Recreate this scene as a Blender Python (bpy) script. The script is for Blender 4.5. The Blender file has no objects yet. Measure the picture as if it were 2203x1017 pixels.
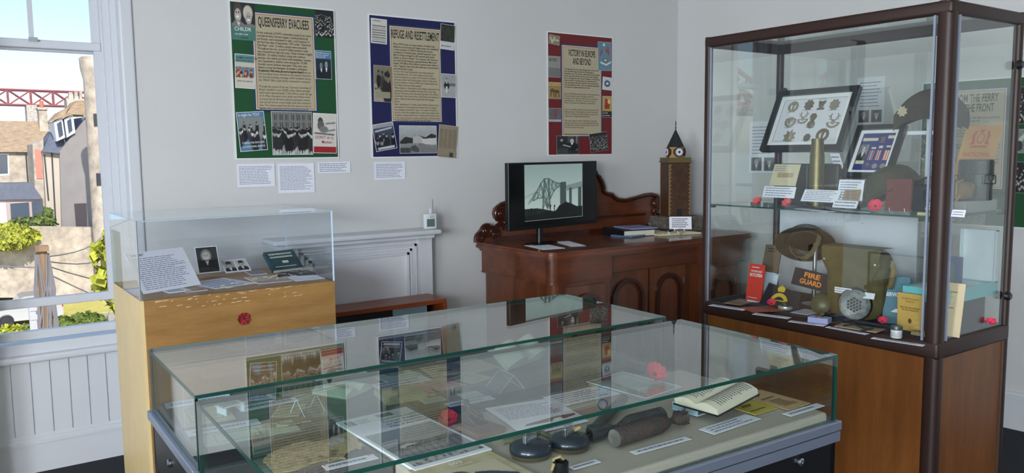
import bpy, bmesh, math, random
import numpy as np
from mathutils import Vector as V3, Matrix
sc = bpy.context.scene
COL = sc.collection
PI = math.pi

# ------------------------------------------------------------------ camera
FPX, PITCH, ROLL, YAW, EYE = 1751.73, .1033, -.0112, .6126, V3((0, 0, 1.6))
_cp, _sp = math.cos(PITCH), math.sin(PITCH)
FWD = V3((math.sin(YAW)*_cp, math.cos(YAW)*_cp, -_sp))
_R = V3((math.cos(YAW), -math.sin(YAW), 0)); _U = _R.cross(FWD)
RGT = math.cos(ROLL)*_R + math.sin(ROLL)*_U
UPV = -math.sin(ROLL)*_R + math.cos(ROLL)*_U
cd = bpy.data.cameras.new('camera'); cam = bpy.data.objects.new('camera', cd); COL.objects.link(cam)
cd.sensor_fit = 'HORIZONTAL'; cd.sensor_width = 36; cd.lens = FPX/2203*36; cd.clip_start = .05; cd.clip_end = 5000
cam.matrix_world = Matrix(((RGT.x, UPV.x, -FWD.x, EYE.x), (RGT.y, UPV.y, -FWD.y, EYE.y), (RGT.z, UPV.z, -FWD.z, EYE.z), (0, 0, 0, 1)))
sc.camera = cam

# ------------------------------------------------------------------ sky, sun, added fill lamps, exposure
vs = sc.view_settings
vs.view_transform = 'Standard'; vs.look = 'None'; vs.gamma = 1; vs.exposure = -0.06; vs.use_curve_mapping = False
world = bpy.data.worlds.new('sky'); sc.world = world; world.use_nodes = True
wn = world.node_tree.nodes; wn.clear()
wo = wn.new('ShaderNodeOutputWorld'); bg = wn.new('ShaderNodeBackground'); sk = wn.new('ShaderNodeTexSky')
sk.sky_type = 'NISHITA'; sk.sun_disc = False; sk.sun_elevation = math.radians(40); sk.sun_rotation = math.radians(200)
sk.air_density = 1.0; sk.dust_density = 1.0; sk.ozone_density = 3.0
bg.inputs['Strength'].default_value = .25
world.node_tree.links.new(sk.outputs[0], bg.inputs[0]); world.node_tree.links.new(bg.outputs[0], wo.inputs[0])
sun = bpy.data.lights.new('sun', 'SUN'); sun.energy = 5.6; sun.angle = .009; sun.color = (1, .95, .86)
so = bpy.data.objects.new('sun', sun); COL.objects.link(so)
so.rotation_euler = V3((.10, 1, -.8)).to_track_quat('-Z', 'Y').to_euler()
def fill_light(loc, d, sx, sy, power, color=(.90, .95, 1)):  # area lamp added at an unseen window to brighten the room
    a = bpy.data.lights.new('added_fill_lamp', 'AREA'); a.shape = 'RECTANGLE'; a.size = sx; a.size_y = sy; a.energy = power; a.color = color
    o = bpy.data.objects.new('added_fill_lamp', a); COL.objects.link(o); o.location = loc
    o.rotation_euler = V3(d).to_track_quat('-Z', 'Z').to_euler()
fill_light((-3.28, .3, 1.75), (1, 0, -.1), 1.3, 1.9, 240)
fill_light((-3.28, -2.2, 1.75), (1, 0, -.1), 1.3, 1.9, 400)
sc.cycles.transparent_max_bounces = 48; sc.cycles.max_bounces = 12; sc.cycles.glossy_bounces = 6; sc.cycles.diffuse_bounces = 5
sc.cycles.sample_clamp_indirect = 6; sc.cycles.caustics_reflective = False; sc.cycles.caustics_refractive = False

# ------------------------------------------------------------------ photo pixel -> place (pixels of the 2203 x 1017 frame)
def ray(u, v): return FWD + RGT*((u-1101.5)/FPX) - UPV*((v-508.5)/FPX)
def PZ(u, v, z): d = ray(u, v); return EYE + d*((z-EYE.z)/d.z)
def PY(u, v, y): d = ray(u, v); return EYE + d*(y/d.y)
def PX(u, v, x): d = ray(u, v); return EYE + d*(x/d.x)
def PP(u, v, p, n): d = ray(u, v); return EYE + d*((V3(p)-EYE).dot(n)/d.dot(n))

# ------------------------------------------------------------------ materials
def lin(c):
    return tuple(((x/255)/12.92 if x/255 <= .04045 else ((x/255+.055)/1.055)**2.4) for x in c)
MATS = {}
def mat(name, rgb, rough=.6, metal=0., var=0., vscale=8., bump=0., bscale=60., spec=.5, coat=0., stretch=None, rgb2=None, emit=None, detail=4):
    if name in MATS: return MATS[name]
    m = bpy.data.materials.new(name); m.use_nodes = True; nt = m.node_tree; b = nt.nodes['Principled BSDF']
    c = lin(rgb); b.inputs['Base Color'].default_value = (*c, 1); b.inputs['Roughness'].default_value = rough
    b.inputs['Metallic'].default_value = metal; b.inputs['Specular IOR Level'].default_value = spec; b.inputs['Coat Weight'].default_value = coat
    if var or rgb2 or bump:
        tc = nt.nodes.new('ShaderNodeTexCoord'); mp = nt.nodes.new('ShaderNodeMapping')
        nt.links.new(tc.outputs['Object'], mp.inputs[0])
        if stretch: mp.inputs['Scale'].default_value = stretch
    if var or rgb2:
        n = nt.nodes.new('ShaderNodeTexNoise'); n.inputs['Scale'].default_value = vscale; n.inputs['Detail'].default_value = detail; n.inputs['Roughness'].default_value = .6
        nt.links.new(mp.outputs[0], n.inputs['Vector'])
        r = nt.nodes.new('ShaderNodeValToRGB'); r.color_ramp.elements[0].position = .33; r.color_ramp.elements[1].position = .67
        c2 = lin(rgb2) if rgb2 else tuple(x*(1-var) for x in c)
        r.color_ramp.elements[0].color = (*c2, 1); r.color_ramp.elements[1].color = (*c, 1)
        nt.links.new(n.outputs['Fac'], r.inputs[0]); nt.links.new(r.outputs[0], b.inputs['Base Color'])
    if bump:
        n2 = nt.nodes.new('ShaderNodeTexNoise'); n2.inputs['Scale'].default_value = bscale; n2.inputs['Detail'].default_value = 3
        nt.links.new(mp.outputs[0], n2.inputs['Vector'])
        bp = nt.nodes.new('ShaderNodeBump'); bp.inputs['Strength'].default_value = bump; bp.inputs['Distance'].default_value = .01
        nt.links.new(n2.outputs['Fac'], bp.inputs['Height']); nt.links.new(bp.outputs[0], b.inputs['Normal'])
    if emit: b.inputs['Emission Color'].default_value = (*c, 1); b.inputs['Emission Strength'].default_value = emit
    MATS[name] = m; return m
def glass_mat(name, tint, f0=.043, rough=0.0, ex=5.0):
    m = bpy.data.materials.new(name); m.use_nodes = True; nt = m.node_tree; nt.nodes.clear(); N = nt.nodes.new; L = nt.links.new
    out = N('ShaderNodeOutputMaterial'); mx = N('ShaderNodeMixShader'); t = N('ShaderNodeBsdfTransparent'); g = N('ShaderNodeBsdfGlossy')
    t.inputs[0].default_value = (*tint, 1); g.inputs['Roughness'].default_value = rough; g.inputs[0].default_value = (.97, 1, 1, 1)
    ge = N('ShaderNodeNewGeometry'); dt = N('ShaderNodeVectorMath'); dt.operation = 'DOT_PRODUCT'
    L(ge.outputs['Normal'], dt.inputs[0]); L(ge.outputs['Incoming'], dt.inputs[1])
    def mth(op, a, b=None):
        k = N('ShaderNodeMath'); k.operation = op; k.use_clamp = op != 'ABSOLUTE' and False
        for i, x in enumerate((a, b)):
            if x is None: continue
            if isinstance(x, (int, float)): k.inputs[i].default_value = x
            else: L(x, k.inputs[i])
        return k.outputs[0]
    c = mth('ABSOLUTE', dt.outputs['Value']); p = mth('POWER', mth('SUBTRACT', 1.0, c), ex)
    f = mth('ADD', mth('MULTIPLY', p, 1-f0), f0)
    L(f, mx.inputs[0]); L(t.outputs[0], mx.inputs[1]); L(g.outputs[0], mx.inputs[2]); L(mx.outputs[0], out.inputs[0])
    MATS[name] = m; return m
def attr_mat(name, rough=.5, emit=0.):
    m = bpy.data.materials.new(name); m.use_nodes = True; nt = m.node_tree; b = nt.nodes['Principled BSDF']
    a = nt.nodes.new('ShaderNodeAttribute'); a.attribute_name = 'Col'; b.inputs['Roughness'].default_value = rough
    if emit:
        b.inputs['Base Color'].default_value = (.01, .01, .01, 1)
        nt.links.new(a.outputs['Color'], b.inputs['Emission Color']); b.inputs['Emission Strength'].default_value = emit
    else: nt.links.new(a.outputs['Color'], b.inputs['Base Color'])
    MATS[name] = m; return m
GLASS = glass_mat('case_glass', (.955, .98, .97), .05, ex=4.35)
GLASS2 = glass_mat('showcase_glass', (.965, .985, .975), .07)
PLEXI = glass_mat('clear_acrylic', (.965, .975, .985), .03)
WINGLASS = glass_mat('window_glass', (.99, .99, 1), .02)
EDGE = mat('glass_edge', (22, 62, 54), .15, spec=.7)
PEDGE = mat('acrylic_edge', (205, 222, 235), .2)
PRINT = attr_mat('printed_picture', .45)
SCREEN = attr_mat('lit_screen', .25, 1.0)
WALL = mat('painted_wall', (205, 206, 206), .75, var=.04, vscale=1.5, bump=.04, bscale=30)
WHITE = mat('white_gloss_paint', (208, 211, 217), .35)
PAPER = mat('white_paper', (226, 229, 240), .7)
CREAM = mat('cream_paper', (205, 197, 165), .75, var=.12, vscale=25)
INK = mat('black_ink', (28, 28, 34), .7)
GREYINK = mat('grey_print', (126, 128, 150), .8)
BLACK = mat('black_metal', (14, 15, 18), .35)
CHROME = mat('brushed_metal', (190, 196, 205), .28, 1.)

# ------------------------------------------------------------------ mesh building
def frame(O, U, V):
    U = V3(U).normalized(); V = V3(V); V = (V - U*V.dot(U)).normalized(); N = U.cross(V); O = V3(O)
    return Matrix(((U.x, V.x, N.x, O.x), (U.y, V.y, N.y, O.y), (U.z, V.z, N.z, O.z), (0, 0, 0, 1)))
def T(x=0, y=0, z=0, rx=0, ry=0, rz=0, s=None):
    m = Matrix.Translation((x, y, z)) @ Matrix.Rotation(rz, 4, 'Z') @ Matrix.Rotation(ry, 4, 'Y') @ Matrix.Rotation(rx, 4, 'X')
    if s: m = m @ Matrix.Diagonal((*s, 1))
    return m
class MB:
    def __init__(s): s.v = []; s.f = []; s.m = []; s.M = Matrix.Identity(4)
    def add(s, vs_, fs, mi=0):
        k = len(s.v); s.v += [s.M @ V3(p) for p in vs_]
        for f in fs: s.f.append([k+i for i in f]); s.m.append(mi)
        return s
    def box(s, x0, y0, z0, x1, y1, z1, mi=0):
        v = [(x, y, z) for z in (z0, z1) for y in (y0, y1) for x in (x0, x1)]
        return s.add(v, [(0, 2, 3, 1), (4, 5, 7, 6), (0, 1, 5, 4), (2, 6, 7, 3), (0, 4, 6, 2), (1, 3, 7, 5)], mi)
    def bbox(s, x0, y0, z0, x1, y1, z1, r=.01, seg=3, mi=0):      # box with rounded edges
        bm = bmesh.new(); bmesh.ops.create_cube(bm, size=1)
        for v in bm.verts: v.co = V3(((x0+x1)/2+v.co.x*(x1-x0), (y0+y1)/2+v.co.y*(y1-y0), (z0+z1)/2+v.co.z*(z1-z0)))
        bmesh.ops.bevel(bm, geom=bm.edges[:], offset=r, segments=seg, affect='EDGES', profile=.5)
        bm.verts.index_update(); s.add([v.co[:] for v in bm.verts], [[v.index for v in f.verts] for f in bm.faces], mi); bm.free(); return s
    def pane(s, x0, y0, z0, x1, y1, z1):                          # slot 0 on the two broad faces, slot 1 on the edges
        s.box(x0, y0, z0, x1, y1, z1, 1); k = len(s.m)-6
        d = (x1-x0, y1-y0, z1-z0); a = d.index(min(d))
        for i in {2: (0, 1), 1: (2, 3), 0: (4, 5)}[a]: s.m[k+i] = 0
        return s
    def prism(s, pts, z0, z1, mi=0):
        n = len(pts)
        A = sum(pts[i][0]*pts[(i+1) % n][1]-pts[(i+1) % n][0]*pts[i][1] for i in range(n))
        if A < 0: pts = pts[::-1]
        v = [(x, y, z0) for x, y in pts]+[(x, y, z1) for x, y in pts]
        return s.add(v, [tuple(range(n))[::-1], tuple(range(n, 2*n))]+[(i, (i+1) % n, n+(i+1) % n, n+i) for i in range(n)], mi)
    def ring(s, outer, inner, z0, z1, mi=0):                      # closed band between two equal-count outlines
        n = len(outer)
        v = [(x, y, z0) for x, y in outer]+[(x, y, z1) for x, y in outer]+[(x, y, z0) for x, y in inner]+[(x, y, z1) for x, y in inner]
        fs = []
        for i in range(n):
            j = (i+1) % n
            fs += [(i, j, n+j, n+i), (2*n+j, 2*n+i, 3*n+i, 3*n+j), (n+i, n+j, 3*n+j, 3*n+i), (j, i, 2*n+i, 2*n+j)]
        return s.add(v, fs, mi)
    def lathe(s, prof, n=32, mi=0, sx=1, sy=1):
        v = []; fs = []
        for r, z in prof: v += [(r*sx*math.cos(2*PI*i/n), r*sy*math.sin(2*PI*i/n), z) for i in range(n)]
        for k in range(len(prof)-1):
            for i in range(n):
                j = (i+1) % n; fs.append((k*n+i, k*n+j, (k+1)*n+j, (k+1)*n+i))
        if prof[0][0] > 1e-6: fs.append(tuple(range(n))[::-1])
        if prof[-1][0] > 1e-6: fs.append(tuple(range((len(prof)-1)*n, len(prof)*n)))
        return s.add(v, fs, mi)
    def tube(s, pts, r, n=8, mi=0, closed=False):
        pts = [V3(p) for p in pts]; m = len(pts); v = []; up = None
        for i, p in enumerate(pts):
            d = (pts[(i+1) % m]-pts[i-1]) if closed else (pts[min(i+1, m-1)]-pts[max(i-1, 0)])
            d.normalize()
            if up is None: up = V3((0, 0, 1)) if abs(d.z) < .9 else V3((1, 0, 0))
            a = d.cross(up).normalized(); b = a.cross(d).normalized(); up = b
            rr = r[i] if isinstance(r, (list, tuple)) else r
            v += [p+a*rr*math.cos(2*PI*k/n)+b*rr*math.sin(2*PI*k/n) for k in range(n)]
        fs = [(i*n+k, ((i+1) % m)*n+k, ((i+1) % m)*n+(k+1) % n, i*n+(k+1) % n) for i in range(m if closed else m-1) for k in range(n)]
        if not closed: fs += [tuple(range(n)), tuple(range((m-1)*n, m*n))[::-1]]
        return s.add(v, fs, mi)
    def quad(s, x0, y0, x1, y1, z, mi=0): return s.add([(x0, y0, z), (x1, y0, z), (x1, y1, z), (x0, y1, z)], [(0, 1, 2, 3)], mi)
    def grid(s, fn, nu, nv, mi=0):
        v = [fn(i/nu, j/nv) for j in range(nv+1) for i in range(nu+1)]
        return s.add(v, [(j*(nu+1)+i, j*(nu+1)+i+1, (j+1)*(nu+1)+i+1, (j+1)*(nu+1)+i) for j in range(nv) for i in range(nu)], mi)
    def ball(s, c, r, n=16, mi=0, sc_=(1, 1, 1)):
        m = s.M; s.M = m @ T(*c, s=sc_); s.lathe([(r*math.sin(PI*k/(n//2)), -r*math.cos(PI*k/(n//2))) for k in range(n//2+1)], n, mi); s.M = m; return s
    def rows(s, x0, y0, x1, y1, n, z, mi=1, seed=1, fill=.38, ragged=.25, gaps=()):   # lines of small illegible print
        R = random.Random(seed); dy = (y1-y0)/n
        for i in range(n):
            if i in gaps: continue
            yb = y1-(i+1)*dy+dy*(1-fill)/2; x = x0; xe = x1-(x1-x0)*R.random()*ragged
            while x < xe:
                w = (x1-x0)*R.uniform(.03, .11); e = min(x+w, xe); s.quad(x, yb, e, yb+dy*fill, z, mi); x = e+(x1-x0)*.014
        return s
    def text(s, body, x, y, size, z, mi=0, sx=1., bold=0., width=None, align='LEFT', lead=1., fit=None):
        cu = bpy.data.curves.new('t', 'FONT'); cu.body = body; cu.size = size; cu.offset = bold*size; cu.resolution_u = 3; cu.space_line = lead
        cu.align_x = align
        if width: cu.text_boxes[0].width = width/sx
        ob = bpy.data.objects.new('t', cu); COL.objects.link(ob); me = bpy.data.meshes.new_from_object(ob.evaluated_get(bpy.context.evaluated_depsgraph_get()))
        if fit: xs = [v.co.x for v in me.vertices]; sx = fit/(max(xs)-min(xs))
        s.add([(x+v.co.x*sx, y+v.co.y, z) for v in me.vertices], [tuple(p.vertices) for p in me.polygons], mi)
        bpy.data.objects.remove(ob); bpy.data.curves.remove(cu); bpy.data.meshes.remove(me); return s
    def obj(s, name, mats, parent=None, smooth=False, mw=None, auto=None):
        me = bpy.data.meshes.new(name); me.from_pydata([tuple(p) for p in s.v], [], s.f); me.validate()
        for m in (mats if isinstance(mats, (list, tuple)) else [mats]): me.materials.append(m)
        if len(me.polygons) == len(s.m): me.polygons.foreach_set('material_index', s.m)
        me.update(); bm = bmesh.new(); bm.from_mesh(me)
        bmesh.ops.recalc_face_normals(bm, faces=bm.faces[:]) if len(bm.faces) and smooth != 'flat' else None
        if smooth is True or auto:
            lim = math.radians(auto or 40)
            for f in bm.faces: f.smooth = True
            for e in bm.edges: e.smooth = len(e.link_faces) == 2 and e.calc_face_angle(9) < lim
        bm.to_mesh(me); bm.free()
        o = bpy.data.objects.new(name, me); COL.objects.link(o); o.parent = parent
        if mw is not None: o.matrix_world = mw
        return o
def tag(o, label, cat, group=None, kind=None):
    o['label'] = label; o['category'] = cat
    if group: o['group'] = group
    if kind: o['kind'] = kind
    return o
def thing(name, label, cat, loc=(0, 0, 0), rz=0, group=None, mw=None):
    o = bpy.data.objects.new(name, None); o.empty_display_size = .05; COL.objects.link(o); o.location = loc; o.rotation_euler = (0, 0, rz)
    if mw is not None: o.matrix_world = mw
    return tag(o, label, cat, group)
def struct(name, mb, mats, **k): o = mb.obj(name, mats, **k); o['kind'] = 'structure'; return o
def copy_tree(o, loc, rz, label, parent=None):
    c = o.copy(); COL.objects.link(c)
    if parent is None: c.location = loc; c.rotation_euler = (0, 0, rz); c['label'] = label
    else: c.parent = parent
    for ch in [x for x in bpy.data.objects if x.parent == o]: copy_tree(ch, None, 0, None, c)
    return c

# ------------------------------------------------------------------ printed pictures as coloured grids
class Pic:
    def __init__(s, nx, ny, c):
        s.nx, s.ny = nx, ny; s.u, s.v = np.meshgrid(np.linspace(0, 1, nx+1), np.linspace(0, 1, ny+1)); s.c = np.zeros((ny+1, nx+1, 3)); s.c[:] = c
    def mix(s, a, c): s.c = s.c*(1-a[..., None])+np.array(c, float)*a[..., None]; return s
    def ell(s, x, y, rx, ry, c, soft=.15):
        d = np.sqrt(((s.u-x)/rx)**2+((s.v-y)/ry)**2); return s.mix(np.clip((1+soft-d)/(soft+1e-6), 0, 1), c)
    def rect(s, x0, y0, x1, y1, c): return s.mix(((s.u >= x0)*(s.u <= x1)*(s.v >= y0)*(s.v <= y1)).astype(float), c)
    def poly(s, p, c, a=1.):
        ins = np.zeros(s.u.shape, bool); n = len(p)
        for i in range(n):
            (x0, y0), (x1, y1) = p[i], p[(i+1) % n]
            if y0 == y1: continue
            k = (s.v > min(y0, y1)) & (s.v <= max(y0, y1)); ins ^= k & (s.u < x0+(s.v-y0)*(x1-x0)/(y1-y0))
        return s.mix(ins*a, c)
    def line(s, x0, y0, x1, y1, w, c, a=1.):
        dx, dy = x1-x0, y1-y0; t = np.clip(((s.u-x0)*dx+(s.v-y0)*dy)/(dx*dx+dy*dy+1e-9), 0, 1)
        d = np.hypot(s.u-x0-t*dx, s.v-y0-t*dy); return s.mix(np.clip(1.5-d/w, 0, 1)*a, c)
    def grad(s, c0, c1): s.c = np.array(c0, float)*(1-s.v[..., None])+np.array(c1, float)*s.v[..., None]; return s
    def noise(s, amp, seed=0, k=1):
        r = np.random.RandomState(seed); n = r.rand(s.ny//k+2, s.nx//k+2)
        n = np.kron(n, np.ones((k, k)))[:s.ny+1, :s.nx+1]; s.c = np.clip(s.c+(n[..., None]-.5)*2*amp, 0, 255); return s
    def crowd(s, y0, y1, n, seed, dark=(28, 28, 30), face=(190, 190, 185), r=.03, legs=False):
        R = random.Random(seed)
        for i in range(n):
            t = i/max(1, n-1); y = y1+(y0-y1)*t; x = R.random(); q = r*(.6+t*.8); g = R.uniform(.5, 1.5); q_ = R.uniform(.8, 1.15)
            s.ell(x, y-q*2.6, q*1.3, q*2.4, tuple(c*g for c in dark)); s.ell(x, y, q*.55, q*.8, tuple(c*q_ for c in face))
            s.ell(x, y+q*.6, q*.65, q*.45, tuple(c*g for c in dark))
            if legs: s.rect(x-q*.5, y-q*6.5, x-q*.1, y-q*4.5, face); s.rect(x+q*.2, y-q*6.5, x+q*.6, y-q*4.5, face)
        return s
    def man(s, x, y, r, hair=(30, 28, 26), skin=(190, 188, 182), coat=(35, 35, 38), cap=False, asp=1.):
        s.ell(x, y-r*3.2, r*2.6*asp, r*2.2, coat); s.poly([(x-r*.6*asp, y-r*1.1), (x+r*.6*asp, y-r*1.1), (x, y-r*2.6)], (225, 225, 222))
        s.ell(x, y+r*.25, r*1.0*asp, r*1.15, hair); s.ell(x, y-r*.1, r*.82*asp, r*1.08, skin)
        for k in (-1, 1): s.ell(x+k*r*.35*asp, y+r*.1, r*.16*asp, r*.1, (40, 38, 36)); s.ell(x+k*r*.35*asp, y+r*.32, r*.22*asp, r*.06, (70, 66, 62))
        s.ell(x, y-r*.25, r*.12*asp, r*.22, tuple(c*.8 for c in skin)); s.ell(x, y-r*.62, r*.34*asp, r*.09, (90, 70, 70))
        if cap: s.ell(x, y+r*.95, r*1.05*asp, r*.5, coat)
        return s
    def obj(s, name, w, h, z, parent, x=0, y=0, rot=0, m=None, fn=None):
        mb = MB(); mb.M = T(x, y, 0, rz=rot)
        mb.grid(fn or (lambda a, b: (a*w, b*h, z)), s.nx, s.ny); o = mb.obj(name, m or PRINT, parent, 'flat')
        at = o.data.color_attributes.new('Col', 'FLOAT_COLOR', 'POINT'); c = s.c.reshape(-1, 3)/255; c = np.where(c <= .04045, c/12.92, ((c+.055)/1.055)**2.4)
        at.data.foreach_set('color', np.hstack([c, np.ones((len(c), 1))]).astype(np.float32).ravel()); return o

# flat or leaning rectangle from three photo pixels (bottom-left, bottom-right, top-left)
def flat(bl, br, tl, z):
    a, b, c = PZ(*bl, z), PZ(*br, z), PZ(*tl, z); U = (b-a).normalized(); V = V3((-U.y, U.x, 0)); h = (c-a).dot(V)
    return frame(a, U, V), (b-a).length, abs(h)
def lean(bl, br, tl, z, tilt):
    a, b = PZ(*bl, z), PZ(*br, z); U = (b-a).normalized(); back = V3((-U.y, U.x, 0)); V = V3((0, 0, 1))*math.cos(tilt)+back*math.sin(tilt)
    t = PP(*tl, a, U.cross(V)); return frame(a, U, V), (b-a).length, (t-a).dot(V)
def caption(label, F, w, h, n=3, seed=1, group='white caption labels', m=None, gaps=(), name='caption_card', cat='caption card', t=.0016):
    mb = MB().box(0, 0, 0, w, h, t); mb.rows(w*.05, h*.1, w*.95, h*.92, n, t+.0004, 1, seed, gaps=gaps)
    return tag(mb.obj(name, [m or PAPER, GREYINK], mw=F), label, cat, group)

# ================================================================== THE ROOM
XL, YB, HC, YW = -3.3, -3.3, 3.05, 4.458
def wall_with_holes(name, axis, c, a0, a1, t, holes, m=WALL):     # axis 'x' or 'y' = the wall's normal axis; holes (a0,a1,z0,z1)
    mb = MB()
    def bx(p, q, z0, z1):
        if q-p < 1e-4 or z1-z0 < 1e-4: return
        if axis == 'y': mb.box(p, min(c, c+t), z0, q, max(c, c+t), z1)
        else: mb.box(min(c, c+t), p, z0, max(c, c+t), q, z1)
    x = a0
    for h0, h1, z0, z1 in sorted(holes):
        bx(x, h0, 0, HC); bx(h0, h1, 0, z0); bx(h0, h1, z1, HC); x = h1
    bx(x, a1, 0, HC); return struct(name, mb, m)
W1 = (.06, .822, 0, 2.85)
wall_with_holes('wall_posters', 'y', YW, XL, 4.72, .22, [W1, (-1.05, -.81, .9, 2.6)])
struct('wall_window_recess', MB().box(.06, 4.706, 0, .822, 4.80, .66).box(.06, YW+.22, 0, .12, 4.80, 2.85).box(.745, YW+.22, 0, .822, 4.80, 2.85).box(.06, YW+.22, 2.75, .822, 4.8, 2.85), WHITE)
rw = MB(); rw.M = frame((4.704, 4.458, 0), (.2115, -2.355, 0), (0, 0, 1)); rw.box(0, 0, -.22, 8, HC, 0); struct('wall_right', rw, WALL)
wall_with_holes('wall_left', 'x', XL, YB, YW+.3, -.3, [(-.35, .95, .8, 2.7), (-2.85, -1.55, .8, 2.7)])
wall_with_holes('wall_back', 'y', YB, XL, 5.6, -.3, [])
CARPET = mat('dark_carpet', (30, 36, 44), .95, var=.35, vscale=60, bump=.3, bscale=250)
struct('floor', MB().box(XL-.3, YB-.3, -.2, 5.7, YW+.35, 0), CARPET)
struct('ceiling', MB().box(XL-.3, YB-.3, HC, 5.7, YW+.35, HC+.2), mat('ceiling_paint', (222, 222, 220), .8))
def skirt(name, p0, p1, h=.15):
    mb = MB(); d = (V3(p1)-V3(p0)); mb.M = frame(p0, d, (0, 0, 1)); L = d.length
    mb.box(0, 0, 0, L, h, .018).box(0, h, 0, L, h+.018, .026).box(0, h+.018, 0, L, h+.035, .012); return struct(name, mb, WHITE)
skirt('baseboard_window', (.06, 4.706, 0), (.745, 4.706, 0))
skirt('baseboard_posters', (.86, YW, 0), (1.40, YW, 0))
skirt('baseboard_right', (4.704, 4.458, 0), (5.1, .05, 0), .18)
# tongue and groove panelling under the sill
mb = MB(); x = .06
while x < .74:
    mb.box(x+.003, 4.690, .15, min(x+.083, .745), 4.706, .575); x += .086
mb.box(.06, 4.698, .15, .745, 4.706, .575); mb.box(.06, 4.684, .15, .745, 4.706, .185).box(.06, 4.688, .185, .745, 4.706, .20)
struct('trim_1', mb, WHITE)
# sill board
mb = MB().bbox(.08, 4.655, .575, .80, 4.80, .612, .012); mb.box(.08, 4.70, .612, .80, 4.80, .665); struct('trim_2', mb, WHITE)
# reveal panel lining and corner bead of the recess
mb = MB().box(.80, 4.50, .6, .822, 4.66, 2.85).bbox(.782, YW-.012, 0, .845, YW+.03, 2.9, .01).box(.775, 4.64, .6, .822, 4.70, 2.85)
mb.box(.06, 4.50, .6, .08, 4.66, 2.85).bbox(.035, YW-.012, 0, .095, YW+.03, 2.9, .01); struct('trim_3', mb, WHITE)
def sash_window(name, x0, x1, z0, z1, y, bars=1, raised=True, meet=2.14):
    t = bpy.data.objects.new(name, None); COL.objects.link(t); t['kind'] = 'structure'
    fr = MB().box(x0-.05, y-.02, z0, x0, y+.07, z1).box(x1, y-.02, z0, x1+.05, y+.07, z1).box(x0, y-.02, z1-.05, x1, y+.07, z1)
    fr.obj('window_frame', WHITE, t)
    lo = MB(); b = z0+.155 if raised else z0
    lo.bbox(x0, y-.015, b, x1, y+.02, b+.045, .006).bbox(x0, y-.015, meet, x1, y+.02, meet+.042, .006)
    lo.box(x0, y-.012, b, x0+.035, y+.018, meet).box(x1-.035, y-.012, b, x1, y+.018, meet); lo.obj('lower_sash', WHITE, t)
    up = MB().box(x0, y+.03, meet-.01, x1, y+.06, meet+.03).box(x0, y+.03, z1-.08, x1, y+.06, z1-.05).box(x0, y+.03, meet, x0+.035, y+.06, z1-.05).box(x1-.035, y+.03, meet, x1, y+.06, z1-.05)
    for k in range(bars):
        xx = x0+(x1-x0)*(k+1)/(bars+1); up.box(xx-.011, y+.034, meet, xx+.011, y+.056, z1-.05)
    up.obj('upper_sash', WHITE, t)
    g = MB().pane(x0+.03, y+.001, b+.04, x1-.03, y+.005, meet).pane(x0+.03, y+.044, meet+.02, x1-.03, y+.048, z1-.07); g.obj('pane', [WINGLASS, WINGLASS], t)
    if raised: MB().bbox(x0, y-.015, z0-.01, x1, y+.03, z0+.035, .006).obj('bottom_rail', WHITE, t)
    MB().box(x0*.5+x1*.5-.02, y-.03, meet+.03, x0*.5+x1*.5+.02, y-.005, meet+.05).obj('sash_catch', CHROME, t)
    return t
sash_window('window_1', .13, .737, .69, 2.78, 4.735, 1)
sash_window('window_2', -1.02, -.84, .92, 2.6, 4.55, 0, False, 1.95)
def side_window(name, M):
    t = bpy.data.objects.new(name, None); COL.objects.link(t); t['kind'] = 'structure'
    fr = MB(); fr.M = M; fr.box(-.65, -.05, .8, -.6, .05, 2.7).box(.6, -.05, .8, .65, .05, 2.7).box(-.65, -.05, .8, .65, .05, .86).box(-.65, -.05, 2.64, .65, .05, 2.7).box(-.65, -.03, 1.72, .65, .03, 1.77).box(-.012, -.02, .8, .012, .02, 2.7)
    fr.obj('window_frame', WHITE, t); return t
side_window('added_window_3', T(XL-.15, .3, 0, rz=PI/2)); side_window('added_window_4', T(XL-.15, -2.2, 0, rz=PI/2))  # out of view, put into the left wall to light the room

# chimney breast surround: mantelpiece (a thing), painted white
fp = thing('mantelpiece', 'white painted mantelpiece with a plain boarded-up opening', 'mantelpiece', (1.95, YW, 0))
mb = MB(); mb.M = T(-1.95, -YW); mb.bbox(1.44, 4.25, 1.112, 2.470, YW, 1.140, .008).box(1.47, 4.29, 1.09, 2.44, YW, 1.112); mb.obj('shelf', WHITE, fp, auto=30)
SUR = mat('grey_white_board', (216, 217, 222), .55)
mb = MB(); mb.M = T(-1.95, -YW)
for x in (1.53, 2.385): mb = MB(); mb.M = T(-1.95, -YW); mb.box(x, 4.375, 0, x+.085, YW, 1.09); mb.obj('pilaster', WHITE, fp)
mb = MB(); mb.M = T(-1.95, -YW); mb.box(1.615, 4.40, 0, 2.385, YW, 1.09); mb.obj('panel', SUR, fp)
mb = MB(); mb.M = T(-1.95, -YW)
for k, (d, hh) in enumerate(((.0, .02), (.028, .012), (.05, .016))):
    a, b, c_ = 1.635+d, 2.365-d, 1.05-d
    mb.box(a, 4.40-hh, .1, a+.014, 4.40, c_).box(b-.014, 4.40-hh, .1, b, 4.40, c_).box(a, 4.40-hh, c_-.014, b, 4.40, c_)
mb.obj('moulding', WHITE, fp)
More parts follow.
